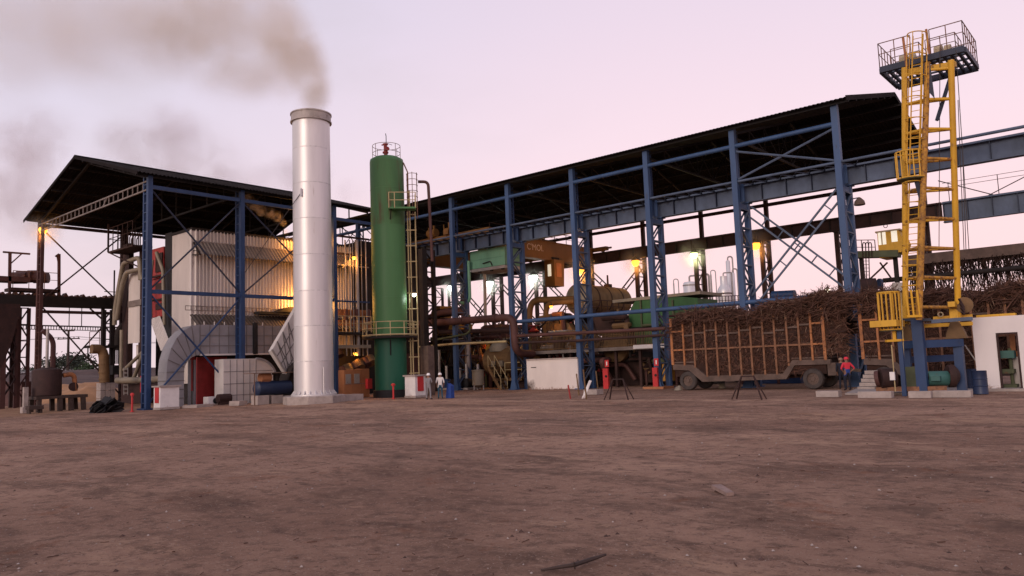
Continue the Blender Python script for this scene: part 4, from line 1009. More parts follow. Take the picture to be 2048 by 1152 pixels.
bpy.context.view_layer.update()
me = bpy.data.meshes.new_from_object(fo.evaluated_get(bpy.context.evaluated_depsgraph_get())); bpy.data.objects.remove(fo)
me.materials.append(MT['lettering']); fo = bpy.data.objects.new('lettering', me); COL.objects.link(fo); fo.parent = oc
p = AX(1054, 496, -31.14)-V(-32, 10, 13.4)
fo.rotation_euler = (math.radians(90), 0, math.radians(90)); fo.location = (-31.145+32, p.y, 12.78-13.4)

# ================================================================== GREEN BOX ON BRACKETS
gb = thing('green_box', 'pale green steel box slung behind the blue columns under the runway girder', 'box', (-30.6, 2.0, 10.3))
part('body', MB().box((-32.6, 2.0, 11.3), (-28.5, 4.6, 12.15)), 'mint', gb)
part('body', MB().box((-32.6, 1.97, 10.55), (-28.5, 4.6, 11.28)), 'mint', gb)
part('base_frame', MB().box((-32.4, 1.85, 10.25), (-28.4, 4.5, 10.5)), 'silverpipe', gb)
for x in (-31.6, -30.2, -28.9): part('clip', MB().box((x, 1.9, 10.15), (x+.25, 2.1, 10.4)), 'darksteel', gb)
part('hanger', MB().bar((-30.4, 1.9, 12.1), (-30.4, 1.9, 13.2), .08), 'silverpipe', gb)
part('stay', MB().pipe([(-31, 1.9, 10.9), (-30.1, 1.9, 11.0), (-29.9, 1.9, 10.6)], .05, 6), 'darksteel', gb)
w = MB().pipe([AY(937, 522, 1.6), AY(940, 600, 1.6), AY(932, 606, 1.6), AY(918, 606, 1.6)], .14, 8, .4); part('drop_pipe', w, 'mint', gb, 50)

# ================================================================== PIPES ALONG THE FACADE
def runpipe(pts, y, r, m, label, n=10, br=None, flanges=0, elb=False):
    P = [AY(a, c, y) for a, c in pts]; th = thing('process_pipe', label, 'pipe', P[0])
    if elb: P.append(P[-1]+V(0, 2.2, -.1))
    part('pipe', MB().pipe(P, r, n, br), m, th, 50)
    for i in range(flanges):
        f = (i+.5)/flanges; p = P[0].lerp(P[1], f); d = (P[1]-P[0]).normalized()*.06
        part('flange', MB().tube([p-d, p+d], r*1.25, n), m, th)
    return th
runpipe([(838, 648), (1027, 634), (1031, 706)], -.45, .31, 'rustpipe', 'thick rust brown steam pipe turning down at the blue column', 14, .9, 3, True)
runpipe([(838, 694), (905, 688), (1013, 683)], -.35, .10, 'rail', 'thin pinkish pipe below the thick brown steam pipe')
runpipe([(1030, 672), (1160, 666), (1330, 657)], -.4, .13, 'rustpipe', 'upper of two slim brown pipes crossing right of the pipe drop')
runpipe([(1030, 686), (1160, 681), (1330, 670)], -.42, .10, 'brown', 'lower of two slim brown pipes crossing right of the pipe drop')
runpipe([(939, 630), (940, 662), (933, 668), (880, 678), (842, 682)], -.3, .09, 'olive', 'slim grey green pipe bending left below the green box')
runpipe([(880, 664), (1027, 660)], 1.1, .2, 'brown', 'dark pipe running just behind the thick steam pipe')
runpipe([(935, 688), (936, 745), (930, 752)], 1.5, .26, 'silverpipe', 'pale vertical pipe left of the small tank')
runpipe([(877, 700), (878, 770)], 1.6, .2, 'silverpipe', 'pale vertical pipe behind the man in white shirt')
runpipe([(969, 540), (972, 700)], 9, .16, 'silverpipe', 'tall thin grey pipe standing between two white lamps')
runpipe([(850, 640), (880, 625), (925, 622), (934, 632), (934, 690)], 3.0, .30, 'rustpipe', 'large brown pipe loop beside the ochre gearbox')
runpipe([(1058, 650), (1060, 612), (1070, 600), (1150, 598)], 8.5, .3, 'dullyellow', 'left arched vapour pipe feeding the horizontal vessel')
runpipe([(1091, 650), (1092, 617), (1100, 606), (1150, 602)], 8.2, .26, 'dullyellow', 'right arched vapour pipe feeding the horizontal vessel')

# ================================================================== MILL FLOOR
def mill(x, y, label, m1, m2, s=1.):
    th = thing('cane_mill', label, 'machine', V(x, y, 0), 'cane mills in a row on the mill floor')
    part('foundation', MB().box((x-2.1*s, y-1.8*s, 0), (x+2.1*s, y+2.2*s, 2.0)), 'brown', th)
    for dy in (-1.3, 1.3):
        w = MB(); w.prism([(x-1.9*s, y+dy*s-.3, 2.0), (x+1.9*s, y+dy*s-.3, 2.0), (x+1.5*s, y+dy*s-.3, 3.6*s+.6), (x+.7*s, y+dy*s-.3, 4.9*s+.3), (x-.7*s, y+dy*s-.3, 4.9*s+.3), (x-1.5*s, y+dy*s-.3, 3.6*s+.6)], (0, .6, 0)); part('housing', w, m1, th)
    for dx, z, r in ((-1, 2.9, .55), (1, 2.9, .55), (0, 3.9*s, .6)):
        part('roller', MB().tube([(x+dx*s, y-2.2*s, z), (x+dx*s, y+1.6*s, z)], r*s, 16), 'darksteel', th, 50)
        part('bearing_cap', MB().tube([(x+dx*s, y-1.75*s, z), (x+dx*s, y-1.55*s, z)], r*1.25*s, 12), m2, th)
    part('hydraulic_cap', MB().lathe(V(x, y-1.3*s, 0), [(.3, 4.9*s+.3), (.3, 5.4*s+.3), (.12, 5.5*s+.3), (.12, 5.9*s+.3)], 12), m2, th, 40)
    part('gear_guard', MB().tube([(x+.5, y-2.8*s, 3.0), (x+.5, y-2.3*s, 3.0)], 1.15*s, 20), m2, th)
    part('feed_chute', MB().prism([(x-2.2*s, y-1, 4.2), (x-.4*s, y-1, 4.4), (x-1.0*s, y-1, 6.2*s), (x-2.9*s, y-1, 6.0*s)], (0, 2.2, 0)), m1, th)
mill(-40.5, 8.5, 'leftmost dark cane mill behind the green tank ladder', 'brown', 'dullyellow', 1.0)
mill(-33.5, 8.0, 'rusty cane mill below the pale green box', 'rustpipe', 'dullyellow', .95)
mill(-26.5, 8.6, 'ochre cane mill left of the horizontal vessel', 'dullyellow', 'craneyellow', 1.05)
mill(-20.0, 7.4, 'rusty cane mill right under the horizontal vessel', 'brown', 'dullyellow', 1.0)
# ochre gearbox at left
a = AY(885, 660, 6.0); gk = thing('gearbox', 'ochre yellow gearbox housing left of the blue column', 'gearbox', V(a.x, 6, 0))
part('case', MB().prism([AY(865, 672, 6), AY(922, 668, 6), AY(922, 648, 6), AY(880, 640, 6), AY(880, 612, 6), AY(866, 612, 6)], (0, 1.6, 0)), 'ochre', gk)
part('cover', MB().tube([AY(885, 650, 5.8), AY(885, 650, 5.8)+V(0, .5, 0)], .75, 18), 'rustpipe', gk, 40)
part('motor', MB().tube([AY(868, 628, 5.7), AY(925, 622, 5.7)], .42, 14), 'brown', gk, 50)
part('stand', MB().box((a.x-2, 6.2, 0), (a.x+2, 7.4, AY(890, 672, 6).z)), 'brown', gk)
# horizontal vessel (axis across the shed)
c0 = AY(1156, 598, 9.5); hv = thing('steam_vessel', 'horizontal orange brown steam vessel lit by the sodium lamp', 'vessel', V(c0.x, 12, 0))
R_ = 1.35
part('shell', MB().tube([(c0.x, 9.5, c0.z), (c0.x, 16.5, c0.z)], R_, 28), 'dullyellow', hv, 50)
part('dished_end', MB().tube([(c0.x, 9.5, c0.z), (c0.x, 9.25, c0.z), (c0.x, 9.1, c0.z)], [R_*1.0, R_*.75, R_*.2], 28), 'insul', hv, 60)
part('flange_ring', MB().tube([(c0.x, 9.55, c0.z), (c0.x, 9.75, c0.z)], R_*1.06, 28), 'insul', hv)
for y in (11, 13, 15): part('strap', MB().tube([(c0.x, y, c0.z), (c0.x, y+.15, c0.z)], R_*1.02, 28), 'brown', hv)
part('manhole', MB().lathe(V(c0.x, 14.5, 0), [(.4, c0.z+1.1), (.4, c0.z+1.6), (.1, c0.z+1.65), (.08, c0.z+2.5)], 12), 'brown', hv)
for y in (10.5, 15.2): part('saddle', MB().box((c0.x-1.0, y-.3, 0), (c0.x+1.0, y+.3, c0.z-.8)), 'brown', hv)
part('service_deck', MB().box((c0.x-.5, 8.2, c0.z-1.75), (c0.x+3.4, 11.8, c0.z-1.55)), 'darksteel', hv)
railing(hv, [(c0.x-.5, 8.2, c0.z-1.55), (c0.x+3.4, 8.2, c0.z-1.55), (c0.x+3.4, 11.8, c0.z-1.55)], 1.1, .04, 'brown', .9)
# green press feed chute
gc = thing('green_chute', 'large dark green sloping feed hood behind the blue column', 'chute', AY(1290, 760, 6))
part('hood', MB().prism([AY(1238, 692, 6), AY(1262, 616, 6), AY(1270, 602, 6), AY(1345, 592, 6), AY(1395, 596, 6), AY(1395, 690, 6)], (0, 3.4, 0)), 'green', gc)
part('top_plate', MB().prism([AY(1225, 606, 5.9), AY(1400, 588, 5.9), AY(1400, 582, 5.9), AY(1225, 600, 5.9)], (0, 3.7, 0)), 'insul', gc)
for px in (1281, 1312, 1345): a = AY(px, 600, 5.9); part('rib', MB().bar((a.x, 5.9, 3.2), (a.x, 5.9, a.z), .14), 'olive', gc)
part('stand', MB().box(AY(1245, 700, 6.2), V(AY(1390, 700, 6.2).x, 9.0, .2)), 'brown', gc)
# operators' gallery: platform with picket railings
ga = thing('mill_gallery', 'long steel gallery with close picket railing along the mill floor', 'platform', AY(1200, 700, 2.6))
zt_ = AY(1200, 697, 2.6).z; xa, xb = AY(1042, 700, 2.6).x, AY(1335, 694, 2.6).x
part('deck', MB().box((xa, 2.6, zt_-.12), (xb, 4.6, zt_)), 'darksteel', ga)
part('edge_beam', MB().box((xa, 2.5, zt_-.22), (xb, 2.6, zt_+.04)), 'awning', ga)
part('edge_plate', MB().box((AY(1266, 695, 2.4).x, 2.42, zt_-.16), (xb+1.2, 2.49, zt_+.12)), 'whitepaint', ga)
w = MB(); n = 96
for i in range(n+1):
    x = xa+(xb-xa)*i/n; w.bar((x, 2.65, zt_), (x, 2.65, zt_+1.15), .035)
w.tube([(xa, 2.65, zt_+1.15), (xb, 2.65, zt_+1.15)], .04, 6); w.tube([(xa, 2.65, zt_+.15), (xb, 2.65, zt_+.15)], .03, 6)
part('picket_railing', w, 'dullyellow', ga)
for i in range(7): x = xa+.6+(xb-xa-1)*i/6; part('post', MB().bar((x, 3.0, 0), (x, 3.0, zt_-.1), .2), 'brown', ga)
gl = thing('upper_walkway', 'dark upper walkway with railings behind the thick steam pipe', 'platform', AY(950, 700, 4.0))
zt_ = AY(950, 683, 4.0).z; xa, xb = AY(842, 690, 4).x, AY(1045, 680, 4).x
part('deck', MB().box((xa, 4.0, zt_-.2), (xb, 5.6, zt_)), 'darksteel', gl)
railing(gl, [(xa, 4.05, zt_), (xb, 4.05, zt_)], 1.1, .035, 'brown', 1.0); railing(gl, [(xa, 5.55, zt_), (xb, 5.55, zt_)], 1.1, .035, 'brown', 1.0)
w = MB(); n = 50
for i in range(n): x = xa+(xb-xa)*i/n; w.bar((x, 4.02, zt_-.7), (x+(xb-xa)/n, 4.02, zt_-.2), .05); w.bar((x, 4.02, zt_-.2), (x+(xb-xa)/n, 4.02, zt_-.7), .05)
part('truss', w, 'darksteel', gl)
for i in range(5): x = xa+(xb-xa)*(i+.3)/5; part('post', MB().bar((x, 4.8, 0), (x, 4.8, zt_-.2), .25), 'darksteel', gl)
w = MB()
for px0, px1 in ((848, 876), (878, 905)):
    a, c = AY(px0, 690, 4.9), AY(px1, 770, 4.9); w.bar(a, c, .14); a, c = AY(px1, 690, 4.9), AY(px0, 770, 4.9); w.bar(a, c, .14)
part('cross_brace', w, 'darksteel', gl)
# small tank, stairs and pump group at the front edge
g = AZ(957, 790); g = V(AY(957, 782, -.2).x, -.2, 0)
st = thing('mixing_tank', 'small pale steel mixing tank on legs left of the yellow stairs', 'tank', g)
zb_, zt_ = AY(957, 770, -.2).z, AY(957, 742, -.2).z
part('vessel', MB().lathe(g, [(.02, zb_-.25), (.5, zb_), (.5, zt_), (.56, zt_+.02), (.56, zt_+.08), (.1, zt_+.14)], 24), 'insul', st, 40)
part('stirrer', MB().lathe(g, [(.12, zt_+.1), (.12, zt_+.5), (.05, zt_+.6)], 10), 'silverpipe', st)
for a in range(3): d = V(math.cos(a*2.1+.4), math.sin(a*2.1+.4), 0)*.45; part('leg', MB().tube([g+d, g+d+V(0,0,zb_+.3)], .06, 6), 'silverpipe', st)
sx0, sx1 = AY(978, 735, .4), AY(1004, 782, .4); ss = thing('yellow_stairs', 'steep yellow stairway with handrail in front of the turbine', 'stairs', V(sx1.x, .4, 0))
for y in (.3, 1.1):
    part('stringer', MB().bar(V(sx0.x, y, sx0.z), V(sx1.x, y, sx1.z), .06, .24), 'dullyellow', ss)
    w = MB(); w.tube([V(sx0.x, y, sx0.z+1.0), V(sx1.x, y, sx1.z+1.0)], .03, 6)
    for f in (0, .5, 1): p = V(sx0.x, y, sx0.z).lerp(V(sx1.x, y, sx1.z), f); w.tube([p, p+V(0, 0, 1.0)], .03, 6)
    part('handrail', w, 'rail', ss)
tr_ = part('tread', MB().box((sx1.x-.25, .34, .25), (sx1.x+.05, 1.06, .29)), 'darksteel', ss)
for i in range(1, 8): again(tr_, ((sx0.x-sx1.x)*i/8, 0, (sx0.z-sx1.z)*i/8))
tb = thing('turbine', 'brown turbine casing with round cover on a yellow railed deck', 'turbine', AY(1000, 770, 3))
zt_ = AY(1000, 757, 1.4).z
part('deck', MB().box((AY(985, 757, 1.4).x, 1.4, zt_-.2), (AY(1043, 757, 1.4).x, 5.5, zt_)), 'dullyellow', tb)
xa, xb = AY(985, 757, 1.4).x, AY(1043, 757, 1.4).x
railing(tb, [(xa+1.4, 1.45, zt_), (xb, 1.45, zt_)], 1.3, .035, 'rail', 1.2)
c = AY(1003, 712, 3.2); part('casing', MB().tube([(c.x-1.5, 3.2, c.z-.4), (c.x-1.2, 3.2, c.z-.4), (c.x+1.6, 3.2, c.z-.4), (c.x+1.9, 3.2, c.z-.4)], [.5, 1.15, 1.15, .7], 22), 'dullyellow', tb, 50)
part('exhaust_hood', MB().lathe(V(c.x, 3.0, 0), [(.9, c.z+.4), (.9, c.z+.8), (.6, c.z+1.15), (.1, c.z+1.25)], 18), 'insul', tb, 50)
for dx in (.2, 1.1): q = V(c.x+dx, 1.9, zt_+1.25); part('gauge_box', MB().box(q-V(.2, .1, .25), q+V(.2, .1, .25)), 'insul', tb)
part('pedestal', MB().box((xa+1, 2.2, 0), (xb-.3, 5, zt_-.2)), 'brown', tb); part('pillar', MB().tube([(AY(1010, 770, 1.6).x, 1.6, 0), (AY(1010, 770, 1.6).x, 1.6, zt_-.2)], .22, 10), 'silverpipe', tb)
for i, (px, m_, h) in enumerate(((895, 'navy', 1.5), (912, 'darksteel', 1.9), (922, 'navy', 1.3), (935, 'black', 1.6))):
    q = AY(px, 780, 1.0); th = thing('feed_pump', ['blue feed pump behind the man in white shirt', 'dark feed pump below the blue column', 'navy feed pump left of the pale vertical pipe', 'black feed pump left of the mixing tank'][i], 'pump', V(q.x, 1.0, 0))
    part('volute', MB().tube([V(q.x, .7, .55), V(q.x, 1.2, .55)], .42, 14), m_, th, 50); part('motor', MB().tube([V(q.x, 1.2, .55), V(q.x, 2.1, .55)], .3, 12), 'darksteel', th); part('riser', MB().tube([V(q.x, .95, .6), V(q.x, .95, h+.6)], .12, 8), 'silverpipe', th); part('bedplate', MB().box((q.x-.5, .5, 0), (q.x+.5, 2.2, .16)), 'concrete', th)
# white wall panel between the columns
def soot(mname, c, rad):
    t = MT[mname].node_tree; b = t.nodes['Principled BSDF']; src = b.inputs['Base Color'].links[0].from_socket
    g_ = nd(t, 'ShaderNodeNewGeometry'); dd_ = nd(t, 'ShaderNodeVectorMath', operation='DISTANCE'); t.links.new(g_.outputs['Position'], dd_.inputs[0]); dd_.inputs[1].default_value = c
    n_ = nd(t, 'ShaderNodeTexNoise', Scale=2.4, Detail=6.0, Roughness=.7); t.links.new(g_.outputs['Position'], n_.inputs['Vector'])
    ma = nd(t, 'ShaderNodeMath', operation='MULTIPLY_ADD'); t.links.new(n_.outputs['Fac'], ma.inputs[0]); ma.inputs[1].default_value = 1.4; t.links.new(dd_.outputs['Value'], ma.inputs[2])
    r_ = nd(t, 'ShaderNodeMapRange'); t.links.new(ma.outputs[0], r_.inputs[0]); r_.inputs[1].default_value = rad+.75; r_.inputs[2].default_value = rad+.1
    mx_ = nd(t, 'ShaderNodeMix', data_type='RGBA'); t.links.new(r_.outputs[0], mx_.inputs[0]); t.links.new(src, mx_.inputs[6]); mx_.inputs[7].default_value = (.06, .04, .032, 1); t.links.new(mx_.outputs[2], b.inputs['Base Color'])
wx0, wx1 = AY(1054, 750, -.3).x, AY(1156, 750, -.3).x; zt_ = AY(1105, 719, -.3).z
ww = thing('white_wall', 'low whitewashed wall with sooty corner between two blue columns', 'wall', V((wx0+wx1)/2, -.3, 0))
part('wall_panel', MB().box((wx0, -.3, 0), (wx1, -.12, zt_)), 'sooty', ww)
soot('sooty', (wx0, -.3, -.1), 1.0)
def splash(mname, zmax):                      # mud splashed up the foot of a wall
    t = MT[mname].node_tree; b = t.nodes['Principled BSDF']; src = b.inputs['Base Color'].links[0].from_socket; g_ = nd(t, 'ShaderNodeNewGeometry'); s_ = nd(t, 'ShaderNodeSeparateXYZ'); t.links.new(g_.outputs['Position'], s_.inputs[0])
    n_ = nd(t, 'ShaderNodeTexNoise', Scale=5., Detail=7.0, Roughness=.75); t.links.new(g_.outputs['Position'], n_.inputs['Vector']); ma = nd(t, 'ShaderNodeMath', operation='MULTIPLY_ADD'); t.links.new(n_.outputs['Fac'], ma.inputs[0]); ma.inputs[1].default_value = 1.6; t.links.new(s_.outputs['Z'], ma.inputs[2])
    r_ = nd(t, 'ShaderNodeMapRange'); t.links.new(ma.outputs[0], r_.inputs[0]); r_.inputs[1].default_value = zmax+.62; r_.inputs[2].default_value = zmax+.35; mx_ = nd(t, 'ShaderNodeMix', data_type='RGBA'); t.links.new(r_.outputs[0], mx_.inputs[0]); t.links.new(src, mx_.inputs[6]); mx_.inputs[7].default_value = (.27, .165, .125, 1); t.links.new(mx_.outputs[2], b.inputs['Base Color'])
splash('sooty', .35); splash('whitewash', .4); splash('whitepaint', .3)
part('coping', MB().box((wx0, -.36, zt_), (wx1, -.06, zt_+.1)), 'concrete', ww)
p = AY(1062, 735, -.32); part('door_latch', MB().bar(p, p+V(.5, 0, 0), .05), 'darksteel', ww)
# dark basement of the mill: tanks, walls and openings under the floor
bs = thing('mill_basement', 'dark concrete piers and troughs in the basement below the mill floor', 'foundation', V(-20, 10, 0))
rs = random.Random(11)
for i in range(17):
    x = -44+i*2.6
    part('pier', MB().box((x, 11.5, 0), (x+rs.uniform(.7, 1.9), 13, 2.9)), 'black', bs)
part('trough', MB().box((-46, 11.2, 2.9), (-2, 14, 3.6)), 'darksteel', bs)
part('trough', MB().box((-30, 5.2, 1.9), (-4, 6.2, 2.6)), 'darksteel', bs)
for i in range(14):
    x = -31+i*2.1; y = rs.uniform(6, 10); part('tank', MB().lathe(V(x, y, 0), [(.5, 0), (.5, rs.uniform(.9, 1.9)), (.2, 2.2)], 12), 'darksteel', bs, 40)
for i in range(10):
    x = -30+i*2.6; z = rs.uniform(1.2, 2.6); part('pipe', MB().pipe([(x, 5, 0), (x, 5, z), (x+1.5, 5, z), (x+1.5, 8, z)], .1, 6), 'rustpipe', bs, 50)
# interior of the bay between chimney and tank: boiler back end, drums and platforms
bk = thing('boiler_back_end', 'dark boiler back end crowded with pipes between chimney and green tank', 'boiler', V(-40, -4, 0))
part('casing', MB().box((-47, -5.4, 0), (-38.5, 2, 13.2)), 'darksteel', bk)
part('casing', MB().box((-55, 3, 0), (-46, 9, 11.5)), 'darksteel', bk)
def bx(px0, px1, py0, py1, x): a = AX(px0, py0, x); c = AX(px1, py1, x); return a, c
for (p0, p1, q0, q1, m_, xx) in ((676, 738, 530, 534, 'silverpipe', -37.2), (676, 740, 508, 511, 'brown', -37.0), (672, 740, 600, 606, 'navy', -36.8), (670, 742, 618, 634, 'orangeframe', -37.4), (676, 742, 640, 662, 'orangeframe', -37.6), (672, 742, 690, 696, 'insul', -36.2), (680, 738, 470, 480, 'brown', -37.5)):
    a, c = bx(p0, p1, q0, q1, xx); part('beam', MB().box((xx-.3, a.y, c.z), (xx, c.y, a.z)), m_, bk)
a, c = bx(684, 716, 520, 538, -37.3); part('lagged_duct', MB().prism([(-37.3, a.y, c.z), (-37.3, c.y, c.z+.35), (-37.3, c.y, a.z+.2), (-37.3, a.y+.6, a.z)], (-.8, 0, 0)), 'silverpipe', bk)
for px, r in ((699, .05), (713, .16), (705, .04), (690, .06), (731, .06), (722, .04)): a = AX(px, 480, -36.9); part('pipe', MB().tube([(-36.9, a.y, 3.2), (-36.9, a.y, a.z)], r, 8), 'silverpipe', bk, 50)
for px in (690, 712, 735): a = AX(px, 640, -37); part('valve', MB().tube([(-36.9, a.y, a.z), (-36.9, a.y, a.z+.9)], .16, 8), 'rustpipe', bk, 50)
a, c = bx(670, 742, 664, 668, -36.3); part('deck', MB().box((-37.6, a.y, a.z-.2), (-36.2, c.y+1, a.z)), 'darksteel', bk); railing(bk, [(-36.25, a.y, a.z), (-36.25, c.y, a.z)], 1.3, .035, 'rail', .8)
for i in range(9):
    a = AX(676+i*7.5, 700+(i*37 % 40), -37.2); part('ash_pot', MB().tube([(-37.2, a.y, a.z), (-37.2+.4, a.y, a.z-.5)], .3+.1*(i % 3), 10), ['brown', 'rustpipe', 'dullyellow'][i % 3], bk, 50)
for i in range(5):
    a = AX(845+i*4, 700+i*11, -30.5)
part('wall', MB().box((-37, -3.6, 0), (-36.6, 1.0, 3.3)), 'rustpipe', bk)
part('mast_column', MB().bar((-33.2, -3.2, 0), (-33.2, -3.2, 12), .5).bar((-33.2, -2.0, 0), (-33.2, -2.0, 12), .3), 'darksteel', bk)
w = MB(); lattice(w, (-33.2, -3.2, 0), (-33.2, -2.0, 0), .5, 12, 1.0, .1); part('mast_lacing', w, 'darksteel', bk)
# grey cabin post behind the fire cabinet
q = AZ(852, 791); single('concrete_pier', MB().box(q+V(-.5, 0, 0), q+V(.35, .6, 3.6)), 'chassis', 'plain grey concrete pier right of the green tank', 'pier')
# red extinguisher boxes on the columns
def exting(px, py, y, label):
    th = thing('fire_extinguisher', label, 'extinguisher', AY(px, py+28, y))
    a = AY(px-6, py, y); c = AY(px+6, py+42, y); m_ = AY(px, py-14, y)
    part('holder', MB().box((a.x, y-.2, c.z), (c.x, y-.02, a.z)), 'brightred', th)
    part('sign', MB().box((m_.x-.17, y-.06, a.z+.1), (m_.x+.17, y-.02, a.z+.62)), 'brightred', th)
    part('sign_mark', MB().box((m_.x-.04, y-.07, a.z+.22), (m_.x+.05, y-.062, a.z+.5)), 'whitepaint', th)
    part('nozzle', MB().tube([(m_.x, y-.2, (a.z+c.z)/2+.2), (m_.x, y-.26, (a.z+c.z)/2+.2)], .09, 8), 'black', th)
exting(1313, 735, -.2, 'red extinguisher box with sign on the blue column beside the trailer')
exting(1214, 737, .6, 'red extinguisher box with sign deeper under the gallery')
q = AZ(1311, 785); single('column_pad', MB().box((-2*BAY-.8, -.75, -.05), (-2*BAY+.8, .75, .13)), 'orange', 'worn orange painted pad under the blue column beside the trailer', 'pad')

# tangle of process pipes, valves and stanchions on the mill floor
rs = random.Random(41)
pk = thing('mill_pipework', 'dense tangle of rusty process pipes, valves and stanchions on the mill floor', 'pipework', V(-28, 5, 0))
cols_ = ['brown', 'rustpipe', 'darksteel', 'dullyellow', 'brown', 'silverpipe', 'rustpipe', 'darksteel', 'olive']
for i in range(230):
    x = rs.uniform(-46, -13) if i % 2 else rs.uniform(-44, -25); y = rs.uniform(3.0, 11.5); zt_ = min(rs.uniform(.8, 6.4), rs.uniform(2.5, 6.8)); r = rs.choice((.05, .07, .09, .12, .16, .22)); k = i % 4; m_ = rs.choice(cols_)
    if k == 0: pts = [(x, y, 0), (x, y, zt_), (x+rs.uniform(-3, 3), y, zt_)]
    elif k == 1: pts = [(x-rs.uniform(1, 4), y, zt_), (x, y, zt_), (x, y+rs.uniform(-1.5, 1.5), zt_), (x, y, max(.3, zt_-rs.uniform(1, 3)))]
    elif k == 2: pts = [(x, y, 0), (x, y, zt_), (x, y+.8, zt_+.4), (x, y+.8, .5)]
    else: pts = [(x, y, zt_), (x+rs.uniform(1.5, 5), y, zt_), (x+3, y+.2, zt_-1.2)]
    part('pipe', MB().pipe(pts, r, 7), m_, pk, 50)
    if i % 3 == 0: part('valve', MB().lathe(V(x, y, 0), [(r*1.8, zt_-.5), (r*2.2, zt_-.4), (r*1.4, zt_-.3), (r*.6, zt_-.05), (r*2.0, zt_), (r*2.0, zt_+.05)], 8), rs.choice(['brown', 'navy', 'dullyellow', 'red']), pk, 40)
for i in range(22):
    x = rs.uniform(-45, -14); y = rs.uniform(3.2, 10); z = rs.uniform(.2, 3.4); part('machine_block', MB().box((x, y, z), (x+rs.uniform(.4, 1.6), y+rs.uniform(.4, 1.2), z+rs.uniform(.4, 1.5))), rs.choice(['darksteel', 'brown', 'dullyellow', 'rustpipe', 'ochre']), pk)
for i in range(16):
    x = rs.uniform(-45, -15); y = rs.uniform(3.2, 10); z = rs.uniform(.8, 4.5); r = rs.uniform(.25, .65); part('wheel_guard', MB().tube([(x, y, z), (x+.05, y+rs.uniform(.3, .9), z)], r, 16), rs.choice(['ochre', 'brown', 'dullyellow', 'darksteel']), pk, 40)
for i in range(9): x = -44+i*3.4; z = (3.4, 5.0, 2.4)[i % 3]; railing(pk, [(x, 6.2+.5*(i % 3), z), (x+3.2, 6.2+.5*(i % 3), z)], 1.05, .03, 'rail' if i % 2 else 'brown', .4)
# ================================================================== DISTILLERY BEHIND
DZ = 112
ds = thing('distillery_tank', 'polished distillery tank seen left of a brown lattice column', 'tank', V(AD(1379, 720, DZ).x, AD(1379, 720, DZ).y, 0))
c = AD(1380, 580, DZ); zt_ = AD(1380, 564, DZ).z
part('vessel', MB().lathe(c, [(.95, 0), (.95, zt_-.2), (.8, zt_), (.1, zt_+.1)], 28), 'alu', ds, 40); part('rim', MB().lathe(c, [(1.02, zt_-.55), (1.02, zt_-.4)], 28), 'silverpipe', ds)
part('vapour_pipe', MB().pipe([V(c.x, c.y, zt_), V(c.x, c.y, zt_+.9), V(c.x+1.6, c.y+.8, zt_+.9), V(c.x+2.2, c.y+1.2, 3)], .13, 8), 'silverpipe', ds, 50)
ds = thing('still_column', 'slender necked still with round bulb below its neck', 'still', V(AD(1449, 720, DZ).x, AD(1449, 720, DZ).y, 0))
c = AD(1449, 590, DZ); z1, z2, z3 = AD(1449, 552, DZ).z, AD(1449, 569, DZ).z, AD(1449, 578, DZ).z
part('vessel', MB().lathe(c, [(.95, 0), (.95, z3-1.3), (1.05, z3-.5), (.85, z3+.1), (.5, z2), (.5, z1), (.05, z1+.05)], 28), 'alu', ds, 50); part('flange', MB().lathe(c, [(1.1, z3-.75), (1.1, z3-.6)], 28), 'brown', ds)
part('vapour_pipe', MB().pipe([V(c.x, c.y, z1), V(c.x, c.y, z1+.5), V(c.x+1, c.y+.7, z1+.5), V(c.x+1, c.y+.7, 2)], .1, 8), 'silverpipe', ds, 50)
for i, (px, py, r, lab) in enumerate(((1467, 520, .32, 'tallest pale distillation column with swan neck pipe'), (1475, 545, .3, 'second pale distillation column close to the blue post'), (1417, 556, .45, 'short grey condenser right of a brown lattice column'), (1431, 548, .12, 'bent vapour line between condenser and still'), (1355, 566, .1, 'thin looped vent pipe left of the polished tank'))):
    c = AD(px, 700, DZ+2); zt_ = AD(px, py, DZ+2).z; th = thing('distillation_column', lab, 'column', V(c.x, c.y, 0))
    part('shell', MB().lathe(c, [(r, 0), (r, zt_), (r*.5, zt_+.15)], 18), 'alu' if i < 2 else 'silverpipe', th, 50)
    part('swan_neck', MB().pipe([V(c.x, c.y, zt_), V(c.x, c.y, zt_+.7), V(c.x+.55, c.y+.45, zt_+.7), V(c.x+.55, c.y+.45, 1)], max(.07, r*.35), 8, .4), 'silverpipe', th, 50)
w = MB(); a = AD(1345, 597, DZ-6); c = AD(1500, 590, DZ-6); w.box((a.x, a.y, 5.2), (a.x+.2, a.y+.2, 5.3)); 
w = MB()
for i in range(26): p = a.lerp(c, i/25); w.bar(V(p.x, p.y, 0), V(p.x, p.y, p.z), .07)
w.bar(a, c, .09); w.bar(a-V(0,0,.6), c-V(0,0,.6), .06); single('distillery_railing', w, 'brown', 'thin railing of the distillery deck behind the cane heap', 'railing')

